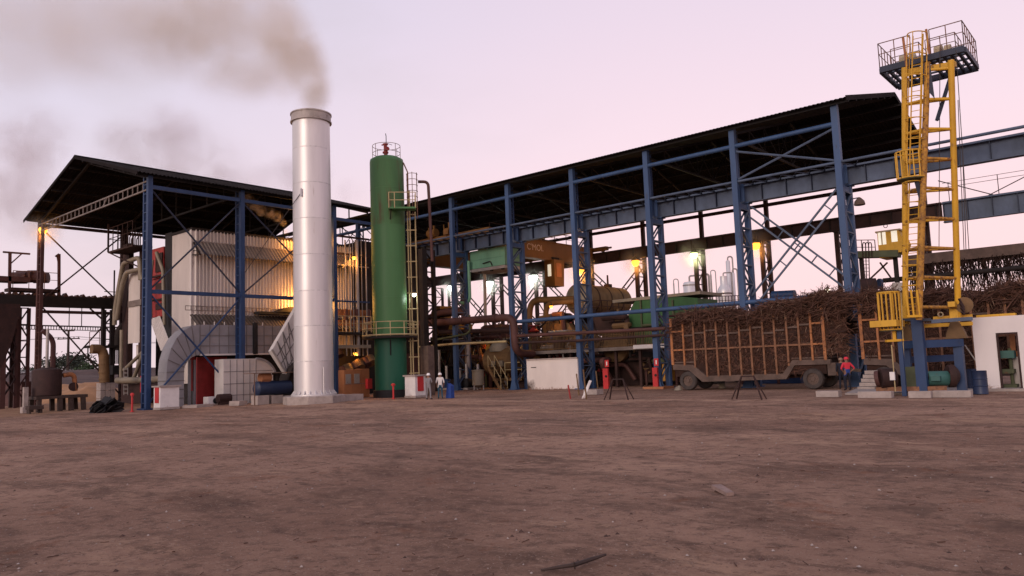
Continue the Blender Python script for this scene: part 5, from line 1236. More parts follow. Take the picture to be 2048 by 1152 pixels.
# ================================================================== LAMPS
BKY = DEP-2.1
def L_(px, py, y, mt, col, pw, lab, r=.24):
    th = lampfix('flood_lamp', AY(px, py, y), mt, col, pw, lab, 'lit lamps of the plant', r)
    if pw > 150: HALO_LAMPS.append(th)
    return th
HALO_LAMPS = []
def _unused(px, py, y, mt, col, pw, lab, r=.24): return lampfix('flood_lamp', AY(px, py, y), mt, col, pw, lab, 'lit lamps of the plant', r)
HALO_LAMPS.append(lampfix('flood_lamp', AX(86, 460, BX-BW+.3), 'sodium', SOD, 260, 'glowing orange lamp under the left eave of the boiler shed', 'lit lamps of the plant', .34))
L_(1511, 491, BKY, 'sodium', SOD, 200, 'rightmost orange lamp between two brown lattice columns', .44)
L_(1271, 525, BKY, 'sodium', SOD, 200, 'orange lamp under the far runway girder in mid shed', .42)
L_(1163, 541, 11.5, 'sodium', SOD, 450, 'orange lamp above the horizontal steam vessel', .40)
L_(1388, 510, BKY, 'greenlamp', (.9, 1, .5), 200, 'yellow green lamp on the far brown column', .38)
L_(903, 575, BKY, 'mercury', MER, 260, 'white lamp nearest to the green tank ladder', .46)
L_(979, 567, BKY, 'mercury', MER, 260, 'white lamp right of the pale green box', .48)
L_(1067, 555, BKY, 'mercury', MER, 260, 'white lamp left of the hanging crane cab', .5)
lampfix('flood_lamp', AX(828, 588, lc.x-.1), 'mercury', MER, 60, 'small white lamp on the ladder of the green tank', 'lit lamps of the plant', .2)
lampfix('flood_lamp', V(-37.2, -12.1, 7.7), 'sodium', SOD, 800, 'orange lamp washing the ribbed boiler wall behind the chimney', 'lit lamps of the plant', .2)
lampfix('flood_lamp', V(-37.3, -12.3, 13.0), 'sodium', SOD, 420, 'orange lamp under the boiler shed roof behind the chimney', 'lit lamps of the plant', .2)
lampfix('flood_lamp', AX(708, 515, -36.4), 'sodium', SOD, 130, 'orange lamp deep between the chimney and the green tank', 'lit lamps of the plant', .16)
lampfix('flood_lamp', V(-37.0, -7.5, 3.4), 'sodium', SOD, 90, 'orange lamp above the switch cabinets behind the chimney', 'lit lamps of the plant', .14)
lampfix('flood_lamp', V(-26.5, 5.6, 6.9), 'sodium', SOD, 160, 'orange lamp over the ochre mills hidden by the blue column', 'lit lamps of the plant', .16)
lampfix('flood_lamp', AY(985, 692, 4.4), 'sodium', SOD, 150, 'orange lamp low under the walkway lighting the turbine', 'lit lamps of the plant', .12)
L_(1655, 581, 3.5, 'warmwhite', (1, .9, .7), 60, 'small pale lamp just above the cane heap', .16)
th = thing('hooded_lamp', 'unlit hooded lamp hanging on the right end column', 'lamp', AY(1719, 405, .9)); q = AY(1719, 405, .9)
part('hood', MB().lathe(q, [(.05, q.z+.32), (.12, q.z+.26), (.28, q.z+.08), (.32, q.z-.12), (.3, q.z-.16), (.2, q.z-.18)], 16), 'chassis', th, 40); part('arm', MB().bar(q+V(0,0,.3), V(.1, 1.5, q.z+.4), .06), 'bluegrey', th)
# ================================================================== CANE TRAILERS
TY = -3.2; TW = 2.5
def tp(cx, cy): return AY(1300+cx/3.839, 520+cy/3.839, TY)
XT0, XT1 = tp(165, 600).x, tp(1345, 600).x
def trailer(dx, label, cut=None):
    th = thing('cane_trailer', label, 'trailer', V((XT0+XT1)/2+dx, TY+TW/2, 0))
    D = V(dx, 0, 0)
    top = [(178, 800), (330, 806), (432, 890), (1020, 872), (1092, 768), (1385, 760)]; bot = [(1385, 800), (1110, 808), (1045, 915), (402, 935), (300, 848), (178, 842)]
    poly = [tp(*q)+D for q in top]+[tp(*q)+D for q in bot]
    for y, pn in ((0, 0), (TW-.25, 1)): part('chassis_rail', MB().prism([p+V(0, y, 0) for p in poly], (0, .25, 0)), 'chassis', th)
    w = MB(); zf = tp(700, 890).z
    w.box((tp(432, 890).x+dx, TY+.1, zf-.15), (tp(1020, 872).x+dx, TY+TW-.1, zf-.05)); w.box((XT0+dx, TY+.1, 1.7), (tp(340, 800).x+dx, TY+TW-.1, 1.78)); w.box((tp(1080, 770).x+dx, TY+.1, 1.72), (XT1+dx, TY+TW-.1, 1.8)); part('deck', w, 'chassis', th)
    zpost = 4.55
    cxs = [167, 257, 337, 425, 512, 600, 690, 775, 870, 960, 1055, 1147, 1242, 1338]
    def ztop(x):                      # top of the chassis rail under a post
        pts = [(p.x, p.z) for p in [tp(*q) for q in top]]
        for (a, za), (c, zc) in zip(pts[:-1], pts[1:]):
            if a <= x <= c: return za+(zc-za)*(x-a)/(c-a)
        return pts[0][1] if x < pts[0][0] else pts[-1][1]
    for i, cx in enumerate(cxs):
        x = tp(cx, 650).x; end = i in (0, len(cxs)-1); wd_ = .16 if end else .11
        part('side_post', MB().box((x+dx-wd_/2, TY-.02, ztop(x)-.05), (x+dx+wd_/2, TY+.1, zpost if end else zpost-.15)), 'orangeframe' if end or i in (1, 12) else 'postdull', th)
        part('side_post', MB().box((x+dx-wd_/2, TY+TW-.1, ztop(x)-.05), (x+dx+wd_/2, TY+TW+.02, zpost)), 'orangeframe', th)
    for i in range(len(cxs)-1):
        xa, xb = tp(cxs[i], 650).x+dx, tp(cxs[i+1], 650).x+dx; rs = random.Random(i)
        part('side_rail', MB().box((xa+.06, TY+.0, 2.48), (xb-.06, TY+.08, 2.58)), 'orangeframe' if i in (0, 12) else 'postdull', th)
        zu = 3.65 if i in (0, 12) else 3.25+.12*((i*5) % 4)
        part('side_rail', MB().box((xa+.06, TY+.0, zu), (xb-.06, TY+.08, zu+.1)), 'orangeframe' if i in (0, 12) else 'chassis', th)
    part('top_rail', MB().box((XT0+dx, TY+TW-.08, 4.2), (XT1+dx, TY+TW, 4.32)), 'orangeframe', th)
    for x in (XT0+.02, XT1-.02):
        w = MB(); xo = x+dx
        for k in range(5): z = 1.9+.55*k; w.box((xo-.05, TY+.12, z), (xo+.05, TY+TW-.12, z+.4))
        part('end_wall', w, 'chassis', th)
    for cx, cy in ((292, 925), (1250, 890)):
        c = tp(cx, cy); r = .58
        for y in (TY-.04, TY+TW-.36):
            w = MB(); prof = [(r*.58, 0), (r*.93, 0), (r, .06), (r, .32), (r*.93, .38), (r*.58, .38)]; n = 28
            o_ = len(w.v)
            for (rr, yy) in prof:
                for k in range(n): a = 2*math.pi*k/n; w.v.append((c.x+dx+rr*math.cos(a), y+yy, r+rr*math.sin(a)))
            for i in range(len(prof)-1):
                for k in range(n): k2 = (k+1) % n; w.f.append((i*n+k, i*n+k2, (i+1)*n+k2, (i+1)*n+k))
            wh = part('wheel', w, 'rubber', th, 40)
            w = MB(); w.tube([(c.x+dx, y+.09, r), (c.x+dx, y+.2, r)], r*.6, 20); w.tube([(c.x+dx, y+.02, r), (c.x+dx, y+.1, r)], r*.2, 12)
            for k in range(8): a = k*math.pi/4; w.tube([(c.x+dx+r*.34*math.cos(a), y+.05, r+r*.34*math.sin(a)), (c.x+dx+r*.34*math.cos(a), y+.1, r+r*.34*math.sin(a))], .035, 6)
            part('rim', w, 'chassis', wh)
        part('axle', MB().tube([(c.x+dx, TY+.2, r), (c.x+dx, TY+TW-.2, r)], .1, 8).box((c.x+dx-.5, TY+.3, r), (c.x+dx+.5, TY+.42, r+.5)), 'chassis', th)
    w = MB(); q = tp(1385, 780)+D
    w.bar((q.x-.8, TY+.5, 1.25), (q.x+1.2, TY+TW/2, .95), .16); w.bar((q.x-.8, TY+TW-.5, 1.25), (q.x+1.2, TY+TW/2, .95), .16); w.box((q.x-.2, TY+.05, .75), (q.x+.25, TY+.6, 1.45)); part('drawbar', w, 'chassis', th)
    return th
trailer(0, 'drop deck cane trailer with orange post sides parked in front of the shed')
trailer(1.43-XT0, 'second cane trailer with orange post sides behind the yellow tower')
def caneload(x0, x1, label, seed, prof):
    """piled cut cane: dark core plus thousands of stalks and leaves"""
    rs = random.Random(seed); w = MB(); nx_, ny_ = 44, 12
    def top(x): 
        t = (x-x0)/(x1-x0); return prof(t)
    g_ = []
    for j in range(ny_+1):
        for i in range(nx_+1):
            x = x0+(x1-x0)*i/nx_; y = TY+.08+(TW-.16)*j/ny_; e = min(1, min(j, ny_-j)/2.5, (min(i, nx_-i)+.6)/2.2)
            w.v.append((x, y, 3.2+(top(x)-3.2)*e**.7-.15+.16*float(vnoise(x, y, .8, seed))))
    k = nx_+1
    w.f += [(j*k+i, j*k+i+1, (j+1)*k+i+1, (j+1)*k+i) for j in range(ny_) for i in range(nx_)]
    b_ = len(w.v)
    w.box((x0+.1, TY+.14, .85), (XT1-XT0+min(x0, 1.43)-.1 if x0 < 0 else x1-.1, TY+TW-.14, 3.35))
    o = part('cane_load', w, 'canecore', None); tag(o, label, 'sugar cane', None, 'stuff')
    base = Vector(OFF[o.name])
    for nm, m_, cnt in (('cane_stalks', 'cane', 5600), ('cane_leaves', 'canepale', 620)):
        w = MB()
        for i in range(cnt):
            x = rs.uniform(x0-.1, x1+.1); side = rs.random(); tz = top(min(max(x, x0), x1))
            if side < .52:                                  # front face, hanging and poking through the bars
                y = TY+rs.uniform(.09, .2); z = rs.uniform(1.0 if x0+2.3 < x < x1-2.3 else 1.9, tz); d = V(rs.gauss(0, 1), rs.gauss(0, .18), rs.gauss(0, .8)); ln = rs.uniform(.2, .55)
                if z > 4.15+.5*float(vnoise(x, 0., 1.1, seed)): y = TY-rs.uniform(-.05, .32); d = V(rs.gauss(0, 1), rs.gauss(-.25, .3), rs.gauss(-.1, .45)); ln = rs.uniform(.25, .8)
            else:
                y = rs.uniform(TY-.15, TY+TW+.1); z = tz+rs.uniform(-.35, .12)-.5*max(0, abs(y-TY-TW/2)-.9); d = V(rs.gauss(0, 1), rs.gauss(0, .6), rs.gauss(.05, .28)); ln = rs.uniform(.3, .9)
            if nm == 'cane_leaves': d.z -= .5; ln *= .45
            d.normalize(); p = V(x, y, z); r = rs.uniform(.012, .034) if nm == 'cane_stalks' else .014
            u = d.orthogonal().normalized(); v_ = d.cross(u); mid = p+V(0, 0, rs.uniform(-.03, .05))
            tri = [(u*math.cos(a)+v_*math.sin(a))*r for a in (0, 2.1, 4.2)]
            w.add([p-d*ln+q*.5 for q in tri]+[mid+q for q in tri]+[p+d*ln+V(0, 0, -.12*ln)+q*.3 for q in tri], [(a, (a+1) % 3, 3+(a+1) % 3, 3+a) for a in range(3)]+[(3+a, 3+(a+1) % 3, 6+(a+1) % 3, 6+a) for a in range(3)])
        q = part(nm, w, m_, o); q['kind'] = 'stuff'
caneload(XT0, XT1+1.1, 'dark brown load of cut sugar cane heaped on the nearer trailer', 21, lambda t: 4.5+.4*math.sin(min(1, t*2.4)*math.pi)*(t < .42)+(.75*min(1, max(0, (t-.45)*3.2)) if t > .45 else 0)+.18*math.sin(t*23)+(-.5*max(0, .08-t)*12))
caneload(1.43, 1.43+XT1-XT0, 'dark load of cut sugar cane on the second trailer behind the white room', 22, lambda t: 5.15-.35*math.sin(t*3.1)+.16*math.sin(t*19))

# ================================================================== YELLOW UNLOADING TOWER
tw = thing('unloading_tower', 'tall yellow three legged hoist tower with railed top platform and caged ladder', 'tower', V(6.2, -7.6, 0))
Lt, Lb = AD(1809, 135, 35.0), AD(1811, 640, 35.9); Rt, Rb = AD(1902, 120, 33.6), AD(1917, 640, 34.6); Mt, Mb_ = AD(1855, 125, 34.1), AD(1838, 640, 33.6)
for nm, a, c, m_ in (('left', Lt, Lb, 'yellow'), ('right', Rt, Rb, 'yellow'), ('mid', Mt, Mb_, 'yellowrust')):
    part('leg', MB().tube([c, a], .128, 14), m_, tw, 50)
NL = 9
for i in range(NL):
    f = .97-(i/(NL-1))*.92
    l, r_, m_ = Lb.lerp(Lt, f), Rb.lerp(Rt, f), Mb_.lerp(Mt, f)
    part('cross_tube', MB().tube([l, m_], .07, 8), 'yellow' if i < 4 else 'yellowrust', tw, 50); part('cross_tube', MB().tube([m_, r_], .07, 8), 'yellow' if i < 3 else 'yellowrust', tw, 50)
    if i >= 1: part('cross_tube', MB().tube([l, r_], .06, 8), 'yellow' if i % 3 else 'yellowrust', tw, 50)
# top platform
PX0, PX1, PY0, PY1, PZ = 4.99, 8.46, -9.3, -6.2, 15.2
w = MB()
for y in (PY0, PY1): w.box((PX0, y-.1, PZ-.28), (PX1, y+.1, PZ))
for x in (PX0, PX1): w.box((x-.06, PY0+.1, PZ-.26), (x+.06, PY1-.1, PZ-.02))
pf_ = part('platform', w, 'darkblue', tw)
for i in range(1, 12):
    x = PX0+(PX1-PX0)*i/12
    if 6.3 < x < 7.0: continue
    part('joist', MB().box((x-.05, PY0+.1, PZ-.2), (x+.05, PY1-.1, PZ-.04)), 'darkblue', pf_)
for y in (-8.5, -7.7, -6.9): part('grating_bar', MB().box((PX0+.1, y-.06, PZ-.12), (PX1-.1, y+.06, PZ-.05)), 'bluegrey', pf_)
for pts in ([(6.35, PY0), (PX0, PY0), (PX0, PY1), (6.2, PY1)], [(7.15, PY0), (PX1, PY0), (PX1, PY1), (7.3, PY1)]):
    railing(tw, [(a, c, PZ) for a, c in pts], 1.15, .022, 'railrust', .55)
for x in (PX0+1.0, PX1-1.0):
    w = MB(); w.tube([(x-.35, -8.1, PZ+.35), (x-.05, -8.1, PZ+.35)], .38, 16); w.tube([(x+.05, -8.1, PZ+.35), (x+.3, -8.1, PZ+.35)], .3, 16); w.box((x-.5, -8.3, PZ), (x+.4, -7.9, PZ+.2)); part('sheave', w, 'cream', tw, 40)
    railing(tw, [(x-.6, -8.8, PZ), (x+.6, -8.8, PZ), (x+.6, -7.4, PZ)], .9, .02, 'railrust', .6)
part('head_beam', MB().bar(Lt+V(-.1, .4, -.1), Rt+V(.1, .4, -.1), .22), 'yellow', tw)
part('gusset', MB().prism([Mt+V(-.25, 0, .0), Mt+V(.1, 0, 0), Mt+V(.15, 0, -1.7), Mt+V(-.02, 0, -1.4), Mt+V(-.22, 0, -1.75)], (0, -.08, 0)), 'darkblue', tw)
part('strut', MB().bar(Mt+V(.1, .3, -2.6), Mt+V(.9, 1.2, .2), .12), 'darkblue', tw)
for p in (Lt+V(.1, 0, 0), V(7.1, PY0, 15.0)): part('guide_post', MB().bar(p, p+V(-.05, 0, 1.4), .09), 'orangeframe', tw)
# ladder with cage between left and middle legs
def ladline(f): return AD(1824, 640, 34.9).lerp(AD(1834, 118, 34.0), f)
ld = []
a0, a1 = AD(1822, 640, 34.6), AD(1836, 70, 33.9)
ex = V(.75, .1, 0).normalized()
w = MB(); w.tube([a0-ex*.2, a1-ex*.2], .03, 6); w.tube([a0+ex*.2, a1+ex*.2], .03, 6); part('ladder_stringers', w, 'yellow', tw)
for i in range(44): p = a0.lerp(a1, (i+.5)/44); part('ladder_rung', MB().tube([p-ex*.2, p+ex*.2], .016, 5), 'yellow', tw)
ey = V(-.1, -.75, 0).normalized()
for i in range(13):
    p = a0.lerp(a1, .12+.88*i/12); part('cage_hoop', MB().tube([p+ex*.36*math.cos(t)+ey*(.08+.5*math.sin(t)) for t in np.linspace(-.3, math.pi+.3, 12)], .025, 5), 'yellow', tw)
for t in np.linspace(-.3, math.pi+.3, 5):
    q = ex*.36*math.cos(t)+ey*(.08+.5*math.sin(t)); part('cage_bar', MB().tube([a0.lerp(a1, .55)+q, a1+q], .02, 5), 'yellow', tw)
# basket platforms
def basket(px0, px1, pyT, pyB, d, lab, m_='yellow'):
    a = AD(px0, pyB, d); c = AD(px1, pyB, d); t_ = AD(px0, pyT, d); h = t_.z-a.z; ctr = (a+c)/2; hw = (c-a).length/2; dirx = (c-a).normalized(); diry = V(-dirx.y, dirx.x, 0)*-1
    w = MB(); n = 14
    ring = [ctr+dirx*hw*math.cos(t)+diry*hw*.9*math.sin(t) for t in np.linspace(0, 2*math.pi, n+1)]
    for p in ring[:-1]: w.bar(V(p.x, p.y, a.z), V(p.x, p.y, a.z+h), .04)
    for z in (a.z, a.z+h): w.tube([V(p.x, p.y, z) for p in ring], .035, 5, False)
    part('basket', w, m_, tw); part('basket_floor', MB().prism([V(p.x, p.y, a.z-.06) for p in ring[:-1]], (0, 0, .06)), 'olive', tw)
basket(1797, 1850, 304, 358, 34.2, 'mid')
basket(1762, 1803, 585, 660, 34.0, 'low')
part('stay', MB().bar(AD(1833, 362, 34), AD(1848, 418, 34), .16), 'darkblue', tw)
p = AD(1782, 583, 33.9); q = AD(1790, 683, 33.9); part('basket_post', MB().bar(p, q, .13), 'yellow', tw)
part('basket_shelf', MB().box(AD(1740, 655, 33.9), AD(1803, 640, 33.9)+V(0, .5, 0)), 'yellow', tw)
part('basket_shelf', MB().bar(AD(1772, 682, 33.8), AD(1806, 680, 33.8), .18, .1), 'yellow', tw)
w = MB()
for px in (1816, 1826, 1838): w.bar(AD(px-4, 580, 33.5), AD(px+2, 632, 33.5), .07)
w.bar(AD(1812, 633, 33.5), AD(1842, 632, 33.5), .2, .1); part('foot_guard', w, 'yellow', tw)
# hoist ropes
for pts in (((1880, 95, 34), (1878, 500, 34.5)), ((1912, 100, 33.6), (1925, 300, 33.8), (1932, 500, 33.9)), ((1925, 300, 33.8), (1938, 500, 33.9)), ((1916, 200, 33.7), (1928, 500, 33.9))):
    part('hoist_rope', MB().tube([AD(*q) for q in pts], .016, 4), 'wire', tw)
part('control_pipe', MB().tube([AD(1802, 585, 33.8), AD(1810, 780, 33.8)], .025, 5), 'rail', tw)
part('control_pipe', MB().tube([AD(1783, 690, 33.8), AD(1791, 783, 33.8)], .025, 5), 'rail', tw)
q = AD(1785, 752, 33.8); part('switch_box', MB().box(q-V(.1, .06, .18), q+V(.1, .06, .18)), 'whitepaint', tw)
# base: yellow shoes, beams and the blue frame
zb_ = AD(1910, 677, 34.6).z
for c, s in ((AD(1912, 660, 34.6), 1.), (AD(1811, 660, 35.2), .95)):
    part('shoe', MB().prism([V(c.x-.42*s, c.y-.2, zb_), V(c.x+.42*s, c.y-.2, zb_), V(c.x+.36*s, c.y-.2, zb_+.25), V(c.x+.16*s, c.y-.2, zb_+.75), V(c.x-.16*s, c.y-.2, zb_+.75), V(c.x-.36*s, c.y-.2, zb_+.25)], (0, .4, 0)), 'dullyellow', tw)
    part('shoe_post', MB().bar(V(c.x, c.y, zb_+.6), V(c.x, c.y, zb_+1.6), .34), 'yellow', tw)
for py, dd, a_, c_ in ((635, 34.9, 1866, 1945), (650, 34.7, 1848, 1945)):
    part('base_beam', MB().bar(AD(a_, py+2, dd+.4), AD(c_, py-3, dd-.3), .16), 'yellow', tw)
q = AD(1881, 629, 34.8); part('lifting_eye', MB().tube([q+V(.0, 0, 0)+ex*.1*math.cos(t)+V(0, 0, .1*math.sin(t)) for t in np.linspace(0, 6.28, 13)], .03, 6), 'cream', tw)
part('winch_plate', MB().tube([AD(1928, 610, 34.3), AD(1929, 610, 34.6)], .36, 16), 'dullyellow', tw, 30)
w = MB(); q = AD(1921, 620, 34.0)
for i in range(4): w.bar(q+V(.02*i, -.1, .5-.2*i), q+V(.12, .1, .1-.1*i), .07)
part('winch_motor', w, 'brown', tw)
part('bracket', MB().box(AD(1896, 614, 34.2), AD(1911, 603, 34.2)+V(0, .2, 0)), 'yellow', tw)
part('walkway', MB().bar(AD(1800, 640, 35.0), AD(1862, 640, 34.4), .9, .12), 'darkblue', tw)
part('beam', MB().bar(AD(1862, 643, 34.2), AD(1945, 637, 33.6), .14, .16), 'bluegrey', tw)
for px, py0, dd, w_ in ((1915, 678, 34.6, .36), (1834, 640, 34.4, .42), (1812, 690, 35.2, .3)):
    a = AD(px, py0, dd); part('frame_post', MB().bar(a, V(a.x, a.y, 0), w_), 'navy', tw)
part('frame_post', MB().bar(AD(1797, 645, 33.9), V(*AD(1797, 645, 33.9).xy, 0), .17), 'navy', tw)
part('frame_beam', MB().bar(AD(1800, 690, 34.8), AD(1925, 685, 34.4), .26, .34), 'navy', tw)
part('frame_beam', MB().bar(AD(1812, 720, 36.2), AD(1915, 715, 36.0), .2, .3), 'navy', tw)
# motors on the orange bedplate
g0 = AZ(1765, 783); 
md = thing('winch_drive', 'winch motor group with green gearbox and teal motor on orange bedplate', 'motor', AZ(1830, 783))
dd = 34.6
part('bedplate', MB().bar(AD(1752, 778, dd+.6), AD(1892, 776, dd-.6), 1.0, .2), 'postdull', md)
def drum_(px0, px1, py, dep_, r, m_, n=18): return MB().tube([AD(px0, py, dep_), AD(px0+3, py, dep_), AD(px1-3, py-.5, dep_-.1), AD(px1, py-.5, dep_-.1)], [r*.7, r, r, r*.7], n)
part('motor', drum_(1851, 1897, 757, dd-.2, .33, 'teal'), 'teal', md, 50); part('terminal_box', MB().box(AD(1862, 762, dd-.6), AD(1882, 752, dd-.6)+V(0, .2, 0)), 'teal', md)
part('coupling', drum_(1832, 1851, 755, dd-.1, .42, 'black'), 'black', md, 50); part('gearbox', MB().box(AD(1806, 774, dd), AD(1834, 733, dd)+V(0, .7, 0)), 'olive', md)
part('flywheel', MB().tube([AD(1760, 757, dd+.2), AD(1790, 756, dd+.1)], .45, 20), 'brown', md, 40); part('brake_drum', MB().tube([AD(1752, 758, dd+.3), AD(1760, 757, dd+.2)], .36, 16), 'rustpipe', md, 40)
part('guard', drum_(1893, 1912, 752, dd-.2, .5, 'brown'), 'brown', md, 50)
# concrete steps
g = AZ(1733, 781); sp_ = thing('concrete_steps', 'five rough concrete steps beside the winch motor', 'steps', g)
for i in range(5): part('step', MB().box(g+V(-.42+.03*i, .25*i-.05, .2*i+.01), g+V(.42, 1.6, .2*(i+1)-.01)), 'concrete', sp_)
# concrete blocks and slab along the yard edge
for i, (p0, p1, py0, py1, lab) in enumerate(((1632, 1677, 783, 794, 'pale concrete kerb block lying in front of the trailer'), (1716, 1783, 783, 796, 'long concrete kerb block below the concrete steps'), (1817, 1862, 784, 796, 'concrete kerb block below the green gearbox'), (1866, 1942, 783, 795, 'long concrete kerb block below the teal motor'))):
    a = AZ(p0, py1); c = AZ(p1, py1); u_ = (c-a).normalized(); n_ = V(-u_.y, u_.x, 0); h = .27
    w = MB(); w.prism([a, c, c+n_*.45, a+n_*.4], (.0, .02, h)); single('kerb_block', w, 'concrete', lab, 'concrete block', 'kerb blocks along the yard edge')
w = MB(); a = AZ(1680, 786); c = AZ(1960, 778); w.prism([AZ(1690, 790), AZ(1950, 788), AZ(1960, 778), AZ(1715, 779)], (0, 0, .08)); struct('concrete_slab', w, 'concrete')
# blue drums
for px, py, lab, dy in ((1962, 788, 'dark blue oil drum in front of the white room', 0), (1946, 782, 'darker blue drum tucked behind the front one', .5)):
    g = AZ(px, py)+V(0, dy, 0); th = thing('oil_drum', lab, 'drum', g)
    part('shell', MB().lathe(g, [(.29, 0), (.3, .02), (.29, .05), (.29, .33), (.31, .35), (.29, .37), (.29, .63), (.31, .65), (.29, .67), (.29, .98), (.3, 1.0), (.28, 1.0), (.28, .97)], 24), 'bluedrum', th, 40); part('lid', MB().lathe(g, [(.28, .96), (.28, .975)], 24), 'bluedrum', th)

# ================================================================== WHITE ROOM
RYW = -5.9; rm = thing('white_room', 'small whitewashed room with open doorway at the right edge', 'building', V(9.5, RYW, 0))
xl = AY(1948, 690, RYW).x; xd0 = AY(1998, 720, RYW).x; xd1 = AY(2039, 720, RYW).x; xr = xl+6.5; zr = AY(1990, 633, RYW).z; zd = AY(2014, 665, RYW).z; DPT = 2.4
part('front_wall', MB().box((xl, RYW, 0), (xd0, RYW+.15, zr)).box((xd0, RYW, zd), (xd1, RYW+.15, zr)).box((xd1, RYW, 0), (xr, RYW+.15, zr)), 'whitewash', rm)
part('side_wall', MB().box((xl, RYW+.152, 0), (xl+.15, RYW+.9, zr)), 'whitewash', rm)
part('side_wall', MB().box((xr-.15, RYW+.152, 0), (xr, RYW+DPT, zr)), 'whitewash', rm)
part('door_frame', MB().box((xd0-.03, RYW-.02, 0), (xd0+.05, RYW+.17, zd)).box((xd1-.05, RYW-.02, 0), (xd1+.03, RYW+.17, zd)).box((xd0+.05, RYW-.02, zd-.08), (xd1-.05, RYW+.17, zd)), 'brown', rm)
part('roof_beam', MB().box((xl+.15, RYW+.3, zr-.15), (xd1-.02, RYW+.7, zr+.12)), 'yellow', rm)
part('floor', MB().box((xl-.6, RYW-.5, -.05), (xr, RYW+DPT, .1)), 'concrete', rm)
part('gap_stay', MB().bar(AY(1930, 690, RYW+.4), AY(1952, 722, RYW+.4), .05), 'silverpipe', rm)
a = AY(2020, 760, RYW+1.0); dr = thing('drill_press', 'dull green drill press standing inside the white doorway', 'machine', V(a.x, RYW+1.0, .1))
part('pillar', MB().tube([V(a.x+.1, RYW+1.0, .1), V(a.x+.1, RYW+1.0, 1.9)], .08, 10), 'olive', dr); part('head', MB().box((a.x-.25, RYW+.7, 1.45), (a.x+.3, RYW+1.2, 1.8)), 'teal', dr); part('table', MB().box((a.x-.35, RYW+.6, .75), (a.x+.25, RYW+1.2, .95)), 'olive', dr); part('base', MB().box((a.x-.3, RYW+.65, .1), (a.x+.3, RYW+1.3, .25)), 'olive', dr)
a = AY(2016, 690, RYW+1.8); single('wooden_rack', MB().box((a.x-.55, RYW+1.7, 1.6), (a.x-.4, RYW+1.85, 3.2)).box((a.x+.1, RYW+1.7, .1), (a.x+.3, RYW+1.85, 3.2)).box((a.x-.6, RYW+1.72, 2.8), (a.x+.5, RYW+1.83, 2.95)).box((a.x-.3, RYW+1.7, 1.4), (a.x+.5, RYW+2.0, 1.75)), 'orangeframe', 'orange timber rack inside the white doorway', 'rack')
a = AY(2032, 745, RYW+1.2); single('leaning_board', MB().box((a.x-.25, RYW+1.3, .1), (a.x+.3, RYW+1.4, 1.5)), 'silverpipe', 'pale board leaning inside the white doorway', 'board')

# ================================================================== CANE CARRIER, CAB AND GANTRY AT RIGHT
KY = 9.5
kc = thing('cane_carrier', 'long dark cane carrier trough with cane trash hanging from its edge', 'conveyor', V(10, KY, 0))
xa = AY(1812, 520, KY).x; xb = 30.; zt_ = AY(1990, 492, KY).z; zb_ = AY(1990, 513, KY).z
part('trough', MB().box((xa, KY, zb_), (xb, KY+2.2, zt_)), 'chassis', kc)
part('shaft_pipe', MB().tube([(xa-1.5, KY-.2, AY(1990, 541, KY).z), (xb, KY-.2, AY(1990, 541, KY).z)], .16, 8), 'darksteel', kc, 50)
w = MB(); rs = random.Random(5)
for i in range(900):
    x = rs.uniform(xa, 15.5); z = zb_+rs.uniform(-.1, .15); ln = rs.uniform(.3, 2.3) if i % 3 else rs.uniform(1.5, 2.6); pts = [V(x, KY+rs.uniform(-.1, .8), z)]
    for k in range(4): pts.append(pts[-1]+V(rs.gauss(0, .12), rs.gauss(0, .06), -ln/4))
    w.tube(pts, rs.uniform(.012, .035), 3, False)
q = part('hanging_trash', w, 'canecore', kc); q['kind'] = 'stuff'
for x in (xa+.5, 9., 14.5): part('leg', MB().bar((x, KY+.2, 0), (x, KY+.2, zb_), .3), 'darksteel', kc)
yc = thing('operator_cab', 'yellow steel operator cab with lit windows on a raised beam', 'cab', AY(1780, 515, 8.))
CY = 8.0; a = AY(1754, 466, CY); c = AY(1797, 512, CY)
b_ = part('body', MB().prism([(a.x, CY, c.z), (AY(1776, 515, CY).x, CY, c.z), (AY(1779, 510, CY).x, CY, c.z+.25), (AY(1803, 508, CY).x, CY, c.z+.25), (AY(1808, 480, CY).x, CY, (a.z+c.z)/2), (AY(1797, 456, CY).x, CY, a.z), (a.x, CY, a.z)], (0, 1.8, 0)), 'yellow', yc)
part('window', MB().box((AY(1755.5, 465, CY).x, CY-.03, AY(1760, 490, CY).z), (AY(1771, 465, CY).x, CY-.005, AY(1760, 464, CY).z)), 'litpane', b_)
part('window', MB().box((AY(1782, 465, CY).x, CY-.03, AY(1785, 484, CY).z), (AY(1794, 465, CY).x, CY-.005, AY(1785, 462, CY).z)), 'litpane', b_)
part('window_bar', MB().box((AY(1761.5, 465, CY).x, CY-.05, AY(1760, 490, CY).z), (AY(1764, 465, CY).x, CY-.032, AY(1760, 464, CY).z)), 'cream', b_)
part('roof', MB().box((a.x-.1, CY-.1, a.z), (AY(1797, 456, CY).x+.1, CY+1.9, a.z+.1)), 'cream', yc)
p = AY(1771, 452, CY+.5); part('lifting_hook', MB().tube([p+V(.12*math.cos(t), 0, .12*math.sin(t)) for t in np.linspace(0, 6.28, 11)], .025, 5), 'darksteel', yc)
a = AY(1712, 510, CY+.3); c = AY(1800, 520, CY+.3); part('support_beam', MB().bar(a, V(c.x, c.y, a.z-.25), .9, .45), 'olive', yc)
for px in (1722, 1790): q = AY(px, 520, CY+.6); part('support_post', MB().bar((q.x, CY+.7, 0), (q.x, CY+.7, a.z-.2), .25), 'darksteel', yc)
w = MB(); w.bar(AY(1738, 560, CY+.5), AY(1775, 525, CY+.5), .1); w.bar(AY(1785, 560, CY+.5), AY(1760, 525, CY+.5), .1); part('brace', w, 'brown', yc)
